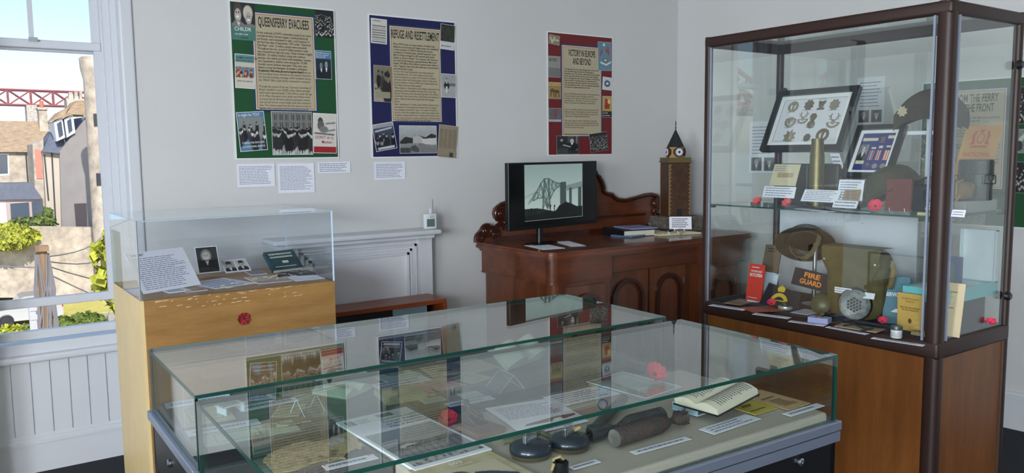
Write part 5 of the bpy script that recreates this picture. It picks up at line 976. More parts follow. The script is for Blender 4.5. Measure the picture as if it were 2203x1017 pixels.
# helmets (shallow steel bowl with wide brim)
def helmet(label, M, R0, m_, strap=True):
    t = thing('steel_helmet', label, 'helmet', mw=M)
    prof = [(0, R0*.62), (R0*.22, R0*.60), (R0*.42, R0*.53), (R0*.58, R0*.40), (R0*.67, R0*.22), (R0*.71, R0*.08), (R0*.78, .0), (R0*.92, -R0*.045), (R0, -R0*.06), (R0, -R0*.075), (R0*.9, -R0*.058), (R0*.76, -R0*.015), (R0*.68, R0*.06), (R0*.64, R0*.21), (R0*.55, R0*.38), (R0*.4, R0*.51), (R0*.2, R0*.58), (0, R0*.60)]
    MB().lathe(prof, 48, 0, 1.04, .96).obj('shell', m_, t, True)
    m = MB(); m.M = T(z=-R0*.068, s=(1.04, .96, 1)); m.tube([(R0*math.cos(a), R0*math.sin(a), 0) for a in [i*PI/24 for i in range(48)]], .003, 6, closed=True); m.obj('rim_binding', mat('helmet_rim', (70, 66, 56), .35, .4), t)
    m = MB(); m.lathe([(R0*.55, R0*.05), (R0*.58, R0*.12), (R0*.5, R0*.3), (R0*.47, R0*.3), (R0*.54, R0*.1), (R0*.52, R0*.05)], 32); m.obj('liner', mat('leather_liner', (38, 32, 28), .7), t, True)
    if strap:
        WEB = mat('khaki_webbing', (112, 104, 78), .9, bump=.3, bscale=300); m = MB()
        pts = [V3((x*R0, 0, z*R0)) for x, z in ((-.62, .06), (-.58, -.25), (-.36, -.62), (-.1, -.72), (.2, -.62), (.5, -.28), (.64, .06))]
        for i in range(len(pts)-1):
            a, b_ = pts[i], pts[i+1]; d_ = (b_-a).normalized(); n_ = V3((-d_.z, 0, d_.x))*.002; w_ = V3((0, R0*.085, 0)); vs_ = [a-w_-n_, a+w_-n_, b_+w_-n_, b_-w_-n_, a-w_+n_, a+w_+n_, b_+w_+n_, b_-w_+n_]
            m.add(vs_, [(0, 1, 2, 3), (4, 7, 6, 5), (0, 4, 5, 1), (1, 5, 6, 2), (2, 6, 7, 3), (3, 7, 4, 0)])
        s_ = m.obj('chin_strap', WEB, t); MB().box(.1*R0, -R0*.1, -.68*R0, .2*R0, R0*.1, -.62*R0).obj('buckle', CHROME, s_)
    return t
HD = mat('helmet_dark', (46, 42, 38), .5, bump=.3, bscale=120); HO = mat('helmet_olive', (60, 58, 40), .55, bump=.4, bscale=160)
# upper: tipped on its side, brim down to the left
xh = CX0+.20; c = PX(1920, 420, xh); Rh = .150
helmet('olive green steel helmet tipped up on the glass shelf beside a maroon book', T(xh, c.y, CS+.085) @ Matrix.Rotation(math.radians(-26), 4, 'X') @ Matrix.Rotation(math.radians(-6), 4, 'Y'), .168, HO, False)
# maroon book standing
mb_ = (1903, 456); F, w, h = face((1903, 454), (1957, 459), (1908, 384), CX0+.045, CS+.012); bk = thing('maroon_book', 'maroon cloth book standing upright in front of the shelf helmet', 'book', mw=F)
MB().bbox(0, 0, -.012, w, h, 0, .0015).obj('cover', mat('maroon_cloth', (104, 48, 44), .7, var=.15, vscale=12, bump=.2, bscale=300), bk); MB().rows(w*.25, h*.45, w*.75, h*.85, 4, .0006, 0, 5, fill=.25).obj('cover_print', mat('faded_print', (78, 36, 34), .7), bk, 'flat')
MB().tube([(w*.2, -.012, -.03), (w*.2, -.002, 0), (w*.2, .012, .004)], .0015, 6).tube([(w*.8, -.012, -.03), (w*.8, -.002, 0), (w*.8, .012, .004)], .0015, 6).obj('clear_easel', PEDGE, bk)
# wool side cap on a clear cross-shaped stand
xc_ = CX0+.30; yc = px_y(1997, xc_, 300); zc_ = px_z(1997, 262, xc_); stn = thing('cap_stand', 'clear acrylic cross-shaped stand under the wool cap', 'stand', (xc_, yc, CS))
MB().bbox(-.006, -.006, 0, .006, .006, zc_-CS+.02, .001).bbox(-.05, -.05, 0, .05, .05, .006, .001).box(-.004, -.10, px_z(1997, 289, xc_)-CS, .004, .09, px_z(1997, 281, xc_)-CS).obj('stand_bars', mat('frosted_acrylic', (214, 222, 232), .2), stn)
cp = thing('side_cap', 'dark olive wool side cap with a pale metal badge, high in the showcase', 'cap', (xc_, yc-.03, zc_)); WOOL = mat('dark_wool', (62, 54, 44), .95, bump=.6, bscale=400)
yl, yr = px_y(1929, xc_, 230)-(yc-.03), px_y(2084, xc_, 230)-(yc-.03)
def capz(t, top):
    a = 4*t*(1-t)
    return (-.035+.05*a)+((.075+.045*a**.8) if top else 0)
def capf(u, v):
    t = u; y = yl+(yr-yl)*t; th = v*2*PI; k = .5+.5*math.sin(th); x = -.055*math.cos(th)*(.25+.75*math.sqrt(max(0, 4*t*(1-t)))); return (x, y, capz(t, False)+(capz(t, True)-capz(t, False))*k)
MB().grid(capf, 40, 28).obj('crown', WOOL, cp, True)
m = MB(); m.grid(lambda u, v: (capf(u*.96+.02, .97-v*.0)[0]-.004-.0*v-(.060*(.25+.75*math.sqrt(max(0, 4*(u*.96+.02)*(1-u*.96-.02))))-abs(capf(u*.96+.02, .97)[0])), yl+(yr-yl)*(u*.96+.02), capz(u*.96+.02, False)-.004+v*.066), 40, 3); m.obj('turn_up', WOOL, cp, True)
bd = MB(); bd.M = frame((-.070, px_y(1962, xc_, 230)-(yc-.03), .045), (0, -1, 0), (0, 0, 1)); R0 = .024
bd.prism([(R0*(1 if i % 2 else .7)*math.cos(i*PI/8), R0*(1 if i % 2 else .7)*math.sin(i*PI/8)) for i in range(16)], 0, .006).ring([(R0*.5*math.cos(i*PI/6), R0*.5*math.sin(i*PI/6)) for i in range(12)], [(R0*.38*math.cos(i*PI/6), R0*.38*math.sin(i*PI/6)) for i in range(12)], .006, .009); bd.obj('cap_badge', mat('pale_metal', (200, 190, 160), .35, .5), cp)
# grey block, mess tin, tied parcel, orange booklet
vbox('display_riser', 'pale grey riser block near the corner post on the glass shelf', 'riser', mat('riser_grey', (150, 154, 154), .7), 1996, 2079, 432, CX0+.235, CX0+.50, CS, .004)
zR = px_z(2037, 432, CX0+.235)
xm = CX0+.385; ym = px_y(2098, xm, 400); rm = (px_y(2062, xm, 400)-px_y(2136, xm, 400))/2; zt2 = px_z(2098, 343, xm)-zR
mt = thing('mess_tin', 'dark grey-green lidded mess tin standing on the pale riser block', 'mess tin', (xm, ym, zR)); MT = mat('mess_tin_green', (56, 62, 58), .45, .3, bump=.3, bscale=60)
MB().lathe([(rm*.94, 0), (rm*.97, .004), (rm*.94, zt2*.68)], 36, 0, .7, 1).obj('body', MT, mt, auto=40)
MB().lathe([(rm*1.0, zt2*.64), (rm*1.03, zt2*.66), (rm*1.0, zt2*.68), (rm*1.0, zt2*.95), (rm*.94, zt2), (0, zt2)], 36, 0, .7, 1).obj('lid', MT, mt, auto=40)
m = MB()
for s_ in (-1, 1): m.tube([(0, s_*rm*1.0, zt2*.62), (-.01, s_*(rm+.014), zt2*.60), (-.01, s_*(rm+.014), zt2*.42), (0, s_*rm*.95, zt2*.40)], .0025, 6); m.box(-.012, s_*rm*.95-.003, zt2*.5, .012, s_*rm*.95+.003, zt2*.62)
m.obj('wire_handle', mat('handle_wire', (60, 62, 62), .4, .6), mt)
vbox('dark_strap_end', 'small black strap end hanging at the right of the mess tin block', 'strap', BLACK, 2108, 2114, 420, CX0+.37, CX0+.378, CS, .003)
xp = CX0+.285; p0 = px_y(2002, xp, 410); p1 = px_y(2093, xp, 410); zp = px_z(2050, 387, xp)-zR; pc_ = thing('tied_parcel', 'brown canvas parcel tied with string in front of the mess tin', 'parcel', (xp, (p0+p1)/2, zR)); LNW = (p0-p1)/2
def parc(u, v):
    a = u*2*PI; k = math.sin(PI*v)**.25; y = LNW*(1-2*v)*(1+.04*math.sin(a*3)); n_ = 4.; ca, sa = math.cos(a), math.sin(a); q = (abs(ca)**n_+abs(sa)**n_)**(-1/n_)
    return (.05*ca*q*k*(1+.05*math.sin(v*17)), y, zp/2+zp/2*sa*q*k*(1+.06*math.sin(v*13+u*9)*(sa > 0)))
CANV = mat('brown_canvas', (138, 116, 78), .9, rgb2=(108, 88, 56), vscale=16, bump=.5, bscale=200); MB().grid(parc, 32, 24).obj('wrapping', CANV, pc_, True)
MB().tube([(-.055, -LNW*.55, zp*.1), (-.056, -LNW*.55, zp*.9), (0, -LNW*.55, zp*1.03)], .003, 6).tube([(-.056, -LNW*.7, zp*.3), (-.085, -LNW*.72, 0), (-.09, -LNW*.74, -.035), (-.094, -LNW*.7, -.075)], .0035, 6).obj('string', mat('twine', (172, 148, 104), .9), pc_)
F, w, h = face((2040, 372), (2115, 345), (2072, 275), CX0+.46, zR+.02); U = V3((-.25, -1, 0)).normalized(); F = frame(F.translation, U, V3((.35, 0, 1))); w = .17; h = .30
bk = tag(MB().box(0, 0, -.004, w, h, 0).obj('ration_booklet', mat('orange_tan_card', (208, 158, 92), .7, var=.1, vscale=20), mw=F), 'orange-tan booklet with a red crest and the word NATIONAL, behind the mess tin', 'booklet')
CR = mat('faded_red_print', (192, 92, 62), .7); m = MB().text('NATIONAL', w*.5, h*.545, h*.09, .0006, align='CENTER', fit=w*.76, bold=.02).text('SERVICE', w*.5, h*.44, h*.07, .0006, align='CENTER', fit=w*.62, bold=.02)
m.M = T(w*.5, h*.81, .0006, s=(.85, .72, 1)); m.ring([(w*.13*math.cos(i*PI/8), h*.11*math.sin(i*PI/8)) for i in range(16)], [(w*.10*math.cos(i*PI/8), h*.085*math.sin(i*PI/8)) for i in range(16)], 0, .0004)
for s_ in (-1, 1): m.prism([(s_*w*.16, -h*.12), (s_*w*.2, h*.04), (s_*w*.15, h*.14), (s_*w*.22, h*.16), (s_*w*.3, h*.06), (s_*w*.26, -h*.06), (s_*w*.34, -h*.13)], 0, .0004)
m.prism([(-w*.3, -h*.19), (w*.3, -h*.19), (w*.26, -h*.15), (-w*.26, -h*.15)], 0, .0004).prism([(-w*.06, h*.12), (-w*.08, h*.19), (0, h*.17), (w*.08, h*.19), (w*.06, h*.12)], 0, .0004); m.obj('crest_print', CR, bk, 'flat')
F = frame((CX0+.045, px_y(1973, CX0+.045, 460), CS+.0005), (0, -1, 0), (1, 0, 0)); tag(MB().bbox(0, 0, 0, .06, .03, .012, .001).obj('metal_bar', mat('pale_gold_bar', (214, 212, 150), .25, .5), mw=F), 'short pale gold metal bar lying near the corner post', 'metal bar')
vcard('tilted white caption card behind the pale gold metal bar', (1990, 448), (2026, 455), (1994, 436), CX0+.075, 2, 22, base=None)
F, w, h = face((2046, 455), (2068, 462), (2050, 448), CX0+.05, CS+.002); tag(MB().box(0, 0, 0, .05, .028, .001).rows(.004, .004, .046, .024, 2, .0015, 1, 4).obj('caption_card', [PAPER, GREYINK], mw=F), 'small white caption card just right of the corner post', 'caption card')
vbox('navy_box', 'dark navy folded cloth behind the maroon book', 'cloth', mat('navy_wool', (30, 38, 56), .9), 1958, 2000, 398, CX0+.24, CX0+.34, CS, .01)
ik = thing('ink_bottle', 'small clear ink bottle with a black cap beside the corner post', 'bottle', (CX0+.26, px_y(2000, CX0+.26, 380), zR)); MB().bbox(-.02, -.018, 0, .02, .018, .045, .004).obj('glass_body', mat('pale_glass', (170, 182, 190), .1, spec=.8), ik); MB().lathe([(.014, .045), (.014, .065), (0, .066)], 16).obj('cap', BLACK, ik)
# A4 sheets pinned on the wall behind the case
def rwall(u, v): return PP(u, v, (4.704, 4.458, 0), (2.355, .2115, 0))
dW = V3((.2115, -2.355, 0)).normalized(); nW = dW.cross(V3((0, 0, 1)))
for lab, tl, br, n, ph in (('text sheet with two small portraits pinned to the right wall behind the badge frame', (1846, 168), (1902, 266), 8, True), ('text sheet pinned to the right wall, seen left of the badge frame', (1614, 262), (1672, 372), 9, True)):
    a, b_ = rwall(*tl)+nW*.004, rwall(*br)+nW*.004; w = (V3((b_.x, b_.y, 0))-V3((a.x, a.y, 0))).length; h = a.z-b_.z; F = frame((a.x, a.y, b_.z), dW, (0, 0, 1))
    o = MB().box(0, 0, -.001, w, h, .001).rows(w*.1, h*.35, w*.9, h*.92, n, .0015, 1, n, fill=.3).obj('wall_text_sheet', [PAPER, GREYINK], mw=F); tag(o, lab, 'text sheet')
    for k in range(2): q = Pic(24, 24, (70, 72, 74)); q.man(.5, .68, .2, coat=(26, 28, 32), cap=k == 1); q.obj('portrait', w*.38, h*.26, .0018, o, w*(.08+.46*k), h*.04)

# ------------------------------------------------ lower compartment
xl = CX0+.30; pb = V3((xl, px_y(1752, xl, 600), CF)); st_ = thing('helmet_stand', 'brushed metal rod stand holding up the dark helmet', 'stand', pb); zc_ = px_z(1735, 512, xl)-CF
MB().lathe([(.055, 0), (.055, .006), (.012, .010), (0, .010)], 32).obj('round_base', mat('stand_base_grey', (90, 94, 100), .3, .6), st_, auto=40)
MB().tube([(0, 0, .008), (0, .0, zc_-.02)], .010, 14).obj('rod', CHROME, st_, True)
hc = V3((xl, px_y(1732, xl, 525), px_z(1732, 522, xl)))
helmet('dark steel helmet with a webbing chin strap propped up on a rod stand', T(hc.x, hc.y, hc.z) @ Matrix.Rotation(math.radians(-24), 4, 'X') @ Matrix.Rotation(math.radians(38), 4, 'Y') @ Matrix.Rotation(PI/2, 4, 'Z'), .135, HD, True)
# small upright booklets
F, w, h = face((1637, 582), (1672, 588), (1648, 525), CX0+.26, None); bk = tag(MB().box(0, 0, -.006, w, h, 0).rows(w*.2, h*.72, w*.8, h*.9, 2, .0006, 1, 3).obj('brown_booklet', [mat('grey_brown_card', (96, 86, 72), .8), INK], mw=F), 'grey-brown booklet on a wire easel behind the red encyclopedia', 'booklet')
MB().box(w*.2, -(F.translation.z-CF), -.03, w*.9, 0, -.025).box(w*.1, -.006, -.04, w, -.002, .01).obj('wire_easel', PEDGE, bk)
F, w, h = face((1604, 634), (1637, 641), (1613, 566), CX0+.14, CF+.006); bk = thing('red_booklet', 'bright red booklet titled ENCYCLOPEDIA standing at the left of the lower level', 'booklet', mw=F)
MB().box(0, 0, -.006, w, h, 0).obj('cover', mat('bright_red_card', (206, 58, 46), .6, var=.08, vscale=15), bk)
m = MB().text('ENCYCLOPEDIA', w*.5, h*.66, h*.12, .0006, align='CENTER', fit=w*.8, bold=.03).text('THE HOME GUARD', w*.5, h*.78, h*.07, .0006, align='CENTER', fit=w*.72, bold=.02).rows(w*.2, h*.88, w*.7, h*.94, 1, .0006, 0, 3).rows(w*.15, h*.06, w*.9, h*.10, 1, .0006, 0, 2); m.obj('title_lettering', PWT, bk, 'flat')
MB().box(w*.2, -.006, -.03, w*.8, 0, .012).obj('clear_stand', PEDGE, bk)
# FIRE GUARD armband
F, w, h = face((1703, 602), (1784, 621), (1710, 577), CX0+.16, None); sh = frame(F.translation, (0, -1, -.10), (.25, 0, 1)); w = (px_y(1703, CX0+.16)-px_y(1784, CX0+.16)); h = px_z(1710, 576, CX0+.16)-px_z(1704, 608, CX0+.16)
ab = tag(MB().bbox(0, -.01, -.002, w, h, .002, .001).obj('armband', mat('navy_armband', (24, 30, 46), .8), mw=sh), 'navy armband lettered FIRE GUARD in orange below the helmet', 'armband')
MB().text('FIRE', w*.5, h*.52, h*.44, .0026, align='CENTER', bold=.035, fit=w*.42).text('GUARD', w*.5, h*.08, h*.44, .0026, align='CENTER', bold=.035, fit=w*.58).obj('orange_lettering', mat('orange_felt', (222, 132, 40), .8), ab, 'flat')
# badge cloth
F, w, h = face((1633, 650), (1716, 664), (1645, 606), CX0+.115, CF+.004); w *= .98; m = MB(); m.M = T(0, 0, -.004); m.prism([(0, 0), (w, 0), (w*1.0, h*.72), (w*.12, h)], 0, .004); cl = tag(m.obj('uniform_patch', mat('navy_serge', (30, 32, 46), .9, bump=.3, bscale=300), mw=F), 'navy cloth patch with a yellow crown and curved shoulder title', 'cloth patch')
YT = mat('yellow_thread', (206, 178, 56), .7, bump=.4, bscale=200); m = MB(); c_ = (w*.50, h*.14); ro, ri = w*.235, w*.15
ang = [math.radians(18+i*144/14) for i in range(15)]; m.ring([(c_[0]+ro*math.cos(a), c_[1]+ro*math.sin(a)) for a in ang], [(c_[0]+ri*math.cos(a), c_[1]+ri*math.sin(a)) for a in ang], .0005, .003)
m.M = T(w*.50, h*.76, 0); m.prism([(-w*.08, -h*.10), (w*.08, -h*.10), (w*.10, h*.06), (w*.05, h*.14), (0, h*.16), (-w*.05, h*.14), (-w*.10, h*.06)], .0005, .003).ball((0, h*.2, .002), w*.015, 8); m.obj('embroidery', YT, cl)
# gas mask bag
BAG = mat('khaki_canvas', (94, 86, 50), .92, rgb2=(76, 70, 40), vscale=18, bump=.5, bscale=260)
xb_ = CX0+.20; y0_, y1_ = px_y(1783, xb_, 600), px_y(1918, xb_, 600); zt3 = px_z(1850, 530, xb_); zb3 = CF
bg_ = thing('gas_mask_bag', 'khaki canvas gas mask bag with a popper flap standing on the lower level', 'bag', (xb_, (y0_+y1_)/2, CF)); hw = (y0_-y1_)/2; hz = zt3-zb3
def soft(w2, d2, h2, n_=5., sag=.0):
    def f(u, v):
        a = u*2*PI; ph = (v-.5)*PI; ca, sa, cph, sph = math.cos(a), math.sin(a), math.cos(ph), math.sin(ph); e = 2/n_
        S = lambda t: math.copysign(abs(t)**e, t); return (d2*S(ca)*S(cph)*(1+.04*math.sin(9*v+4*u)), w2*S(sa)*S(cph)*(1+.02*math.sin(11*v)), h2/2+h2/2*S(sph)*(1+.015*math.sin(a*4)))
    return f
MB().grid(soft(hw*.93, .055, hz*.98), 48, 32).obj('pouch', BAG, bg_, True)
def flapf(u, v):
    y = hw*.94*(1-2*u); drop = .50 if abs(1-2*u) < .62 else .50-(abs(1-2*u)-.62)*.75
    s_ = v; 
    if s_ < .25: return (.04-.11*(s_/.25), y, hz*(1.005+.006*math.sin(PI*s_*4)))
    k = (s_-.25)/.75; return (-.071-.008*math.sin(PI*k), y*(1-.02*k), hz*(1.0-drop*k))
MB().grid(flapf, 28, 16).obj('flap', BAG, bg_, True)
for u in (.06, .93):
    m = MB(); p = flapf(u, .72); m.M = T(p[0]-.002, p[1], p[2], ry=-PI/2); m.lathe([(.006, 0), (.006, .003), (0, .005)], 14); m.obj('popper', mat('popper', (206, 200, 170), .25, .8), bg_)
MB().tube([(.0, -hw*1.0, hz*.8), (.0, -hw*1.06, hz*.72), (-.02, -hw*1.08, hz*.55), (-.03, -hw*1.05, hz*.48)], .012, 8).tube([(0, -hw, hz*.85), (.02, -hw*1.05, hz*.3), (0, -hw*1.02, .01)], .006, 6).obj('strap', CANV, bg_, True)
F, w, h = face((1796, 628), (1832, 634), (1796, 616), CX0+.10, None); tag(MB().box(0, 0, 0, w, h, .001).rows(w*.05, h*.1, w*.95, h*.9, 2, .0014, 1, 3).obj('caption_card', [PAPER, GREYINK], mw=F), 'white caption card tucked low at the left of the khaki bag', 'caption card')
F, w, h = face((1855, 640), (1880, 645), (1858, 628), CX0+.115, None); tag(MB().box(0, 0, 0, w, h, .001).obj('caption_card', [PAPER, GREYINK], mw=F), 'white caption card half hidden by the round perforated lamp', 'caption card')
# round perforated gas-mask filter / lamp
xt = CX0+.105; ctr = PX(1838, 656, xt); rt = (px_y(1806, xt, 655)-px_y(1871, xt, 655))/2; tn = thing('filter_canister', 'round black canister with a perforated grey face lying on its side', 'canister', mw=T(ctr.x, ctr.y, CF+rt+.002) @ Matrix.Rotation(math.radians(22), 4, 'Z') @ Matrix.Rotation(-PI/2, 4, 'Y'))
MB().lathe([(rt*.97, -.10), (rt, -.095), (rt, -.012), (rt*.98, -.004), (rt*.94, .0)], 40).obj('rubber_sleeve', mat('black_rubber', (26, 28, 30), .55), tn, auto=40)
GM = mat('worn_grey_paint', (132, 138, 138), .5, .2, rgb2=(84, 86, 86), vscale=35); MB().lathe([(rt*.92, -.004), (rt*.92, .004), (rt*.86, .006), (rt*.80, .003), (0, .004)], 40).obj('face_plate', GM, tn, auto=40)
m = MB(); hs = rt*.085
for q in range(-2, 3):
    for s_ in range(-2, 3):
        x, y = (q+s_*.5)*hs*2.3, s_*hs*2.0
        if math.hypot(x, y) < rt*.42: m.prism([(x+hs*math.cos(i*PI/3+PI/6), y+hs*math.sin(i*PI/3+PI/6)) for i in range(6)], .0042, .0052)
m.obj('perforations', mat('hole_black', (14, 16, 16), .8), tn)
# goggle-like olive lamp
xg = CX0+.16; cg = PX(1770, 652, xg); rg = (px_z(1770, 629, xg)-px_z(1770, 673, xg))/2; lp = thing('hand_lamp', 'olive metal hand lamp with a tilted domed cover left of the round canister', 'lamp', mw=T(cg.x, cg.y, CF+rg+.002) @ Matrix.Rotation(math.radians(14), 4, 'Z') @ Matrix.Rotation(-PI/2, 4, 'Y'))
MB().lathe([(rg*.95, -.07), (rg, -.06), (rg, 0), (rg*.96, .006)], 36).obj('body', mat('lamp_body', (40, 42, 40), .4, .3), lp, auto=40)
m = MB(); m.M = T(-rg*.1, 0, .022, ry=.35); m.lathe([(rg*.96, 0), (rg*.98, .004), (rg*.7, .016), (rg*.35, .023), (0, .025)], 36); m.obj('lens_cover', mat('olive_metal', (86, 88, 66), .45, .3), lp, auto=50)
MB().tube([(-rg, 0, .01), (-rg*1.15, 0, .04), (-rg*1.0, .01, .05)], .004, 8).obj('hinge_ring', CHROME, lp)
# flat papers on the lower floor
def fl(name, label, cat, bl, br, tl, m_, n=0, seed=1, t=.0012, z=CF, ink=None, hmax=None):
    F, w, h = flat(bl, br, tl, z+.0006); h = min(h, hmax or h); mb = MB().box(0, 0, 0, w, h, t)
    if n: mb.rows(w*.08, h*.1, w*.92, h*.9, n, t+.0005, 1, seed)
    return tag(mb.obj(name, [m_, ink or GREYINK], mw=F), label, cat), F, w, h
fl('leaflet', 'faded tan leaflet lying flat near the front left corner of the lower level', 'leaflet', (1556, 652), (1594, 657), (1592, 640), mat('tan_leaflet', (158, 132, 98), .8), 5, 2, hmax=.16)
fl('leaflet', 'orange-red leaflet lying flat beside the faded tan one', 'leaflet', (1592, 661), (1620, 672), (1632, 649), mat('orange_leaflet', (176, 84, 54), .8), 4, 3, hmax=.16, z=CF+.002)
fl('caption_card', 'long white label strip below the faded tan leaflet', 'caption card', (1524, 657), (1598, 668), (1532, 653), PAPER, 2, 4, hmax=.04)
fl('caption_card', 'long white label strip in front of the pink poppy on the lower level', 'caption card', (1618, 676), (1695, 686), (1626, 671), PAPER, 2, 5, hmax=.04)
fl('caption_card', 'white label strip in front of the clear block with a medal', 'caption card', (1695, 692), (1772, 702), (1702, 686), PAPER, 2, 6, hmax=.035)
fl('caption_card', 'long white label strip in front of the small jar', 'caption card', (1873, 728), (1985, 745), (1878, 722), PAPER, 2, 7, hmax=.03)
fl('caption_card', 'white label strip in front of the crumpled cord at the case edge', 'caption card', (1775, 704), (1862, 720), (1780, 700), PAPER, 1, 8, hmax=.028)
fl('letter', 'white letter lying under the round badge brooch', 'letter', (1700, 672), (1738, 678), (1715, 655), PAPER, 4, 9, hmax=.12)
fl('tan_document', 'crumpled tan cloth wallet lying near the front below the round canister', 'document', (1795, 702), (1885, 716), (1812, 692), mat('tan_cloth', (150, 136, 108), .9, bump=.6, bscale=60), 0, 1, .004, hmax=.08)
pth = [PZ(1815, 700, CF+.007), PZ(1838, 697, CF+.010), PZ(1860, 706, CF+.008), PZ(1878, 706, CF+.012), PZ(1850, 712, CF+.008)]
tag(MB().tube(pth, .004, 8).obj('cable_offcut', mat('dark_cord', (36, 40, 42), .6)), 'short dark twisted cord lying on the tan cloth wallet', 'cord')
p = PZ(1690, 664, CF); bd = thing('badge_brooch', 'round silver and white enamel badge on a small base near the pink poppy', 'badge', p); MB().lathe([(.034, 0), (.036, .006), (.034, .014), (.02, .016), (0, .016)], 32, 0, 1, 1).obj('disc', mat('enamel_silver', (196, 200, 206), .25, .5), bd, auto=40)
MB().lathe([(.022, .016), (.018, .026), (0, .028)], 24).obj('raised_centre', mat('dark_enamel', (54, 58, 62), .3, .4), bd, auto=40); MB().box(.02, -.036, .002, .046, -.006, .016).obj('ribbon_tab', mat('pale_blue_ribbon', (130, 160, 216), .5), bd)
F, w, h = flat((1737, 693), (1770, 697), (1736, 682), CF+.0006); bl_ = thing('acrylic_block', 'clear acrylic block with a small dark medal lying on it', 'block', mw=F); MB().bbox(0, 0, 0, .085, .055, .024, .002).obj('block', mat('clear_block', (150, 156, 196), .05, spec=.9), bl_)
m = MB(); m.M = T(.04, .028, .024); m.lathe([(.016, 0), (.016, .003), (0, .004)], 20); m.tube([(0, .012, .004), (.01, .03, .008), (-.01, .04, .006)], .003, 6); m.obj('small_medal', BRD, bl_)
for u, v, sz, lab, xx in ((1660, 664, .028, 'pink poppy beside the yellow shoulder title on the lower level', .075), (1899, 690, .026, 'pink poppy at the foot of the teal book on the lower level', .10), (2132, 694, .024, 'deep pink poppy in the far right corner of the lower level', .42)):
    pp = V3((CX0+xx, px_y(u, CX0+xx, v), CF+.016)); poppy('poppy', lab, T(pp.x, pp.y, pp.z+.006, ry=-.8, rz=.5), sz*.75, PPINK, 5, None, cup=.7)
# teal book, yellow booklet, jar, small books
F, w, h = face((1898, 682), (1925, 690), (1918, 596), CX0+.16, CF+.002); F = frame(F.translation, (.45, -1, 0), V3((.30, -.16, 1))); tb_ = thing('teal_book', 'teal paperback leaning behind the yellow booklet', 'book', mw=F); w = .10; h = .20
MB().bbox(0, 0, -.016, w, h, 0, .0015).obj('cover', mat('teal_cover', (40, 106, 128), .5, var=.2, vscale=10), tb_); MB().text('SERVICE', w*.06, h*.58, h*.11, .0006, bold=.03, fit=w*.6).obj('title_lettering', PWT, tb_, 'flat')
MB().prism([(w*.3, h*.25), (w*.5, h*.32), (w*.75, h*.3), (w*.55, h*.24)], .0005, .001).obj('picture', PWT, tb_)
xy_ = CX0+.10; F, w, h = face((1930, 708), (1985, 715), (1931, 628), xy_, CF+.002)
yb_ = tag(MB().box(0, 0, -.004, w, h, 0).obj('yellow_booklet', mat('mustard_card', (206, 168, 88), .7, var=.06, vscale=12), mw=F), 'mustard yellow booklet with a small crest standing left of the corner post', 'booklet')
m = MB().text('Air Raid Precautions', w*.5, h*.84, h*.07, .0006, align='CENTER', fit=w*.66).text('MEMORANDUM', w*.5, h*.77, h*.05, .0006, align='CENTER', fit=w*.34).text('FIRST AID AND NURSING', w*.5, h*.60, h*.06, .0006, align='CENTER', fit=w*.78, bold=.02).text('FOR GAS CASUALTIES', w*.5, h*.54, h*.06, .0006, align='CENTER', fit=w*.66, bold=.02)
m.M = T(w*.5, h*.27, .0006); m.prism([(w*.07*math.cos(i*PI/6), h*.07*math.sin(i*PI/6)*(1.1 if i % 2 else .8)) for i in range(12)], 0, .0003); m.obj('cover_lettering', mat('brown_print', (92, 62, 30), .7), yb_, 'flat')
F, w, h = face((2000, 718), (2050, 738), (2012, 640), CX0+.13, CF+.002); F = frame(F.translation, (.0, -1, 0), V3((.16, -.02, 1))); w = .115; h = .21
cb_ = tag(MB().box(0, 0, -.004, w, h, 0).obj('cream_booklet', mat('cream_card', (206, 190, 156), .7, var=.05, vscale=12), mw=F), 'cream booklet leaning behind the thick corner post', 'booklet')
MB().rows(w*.2, h*.80, w*.8, h*.86, 1, .0006, 0, 3).rows(w*.35, h*.72, w*.65, h*.75, 1, .0006, 0, 4).rows(w*.2, h*.5, w*.8, h*.56, 1, .0006, 0, 5).obj('cover_print', mat('brown_print', (92, 62, 30)), cb_, 'flat')
pj = PZ(1928, 726, CF); jr = thing('ointment_jar', 'small white-labelled jar with a dark lid at the front of the lower level', 'jar', (pj.x, pj.y, CF)); rj = .021
MB().lathe([(rj*.9, 0), (rj, .003), (rj, .030), (rj*.9, .033)], 28).obj('body', mat('jar_label', (190, 196, 194), .4), jr, auto=40); MB().lathe([(rj*1.06, .033), (rj*1.06, .045), (rj, .048), (0, .048)], 28).obj('lid', mat('jar_lid', (70, 78, 80), .35, .4), jr, auto=40)
m = MB()
for k in range(3): m.lathe([(rj*1.01, .010+k*.006), (rj*1.01, .012+k*.006)], 28)
m.obj('label_print', GREYINK, jr)
F = frame((CX0+.045, px_y(1958, CX0+.045, 735), CF+.0005), (0, -1, 0), (1, 0, 0)); cbk = tag(MB().bbox(0, 0, 0, .075, .04, .015, .002).obj('pocket_book', mat('worn_tan_leather', (156, 140, 96), .7, var=.3, vscale=30), mw=F), 'tiny worn tan pocket book lying at the foot of the corner post', 'book')
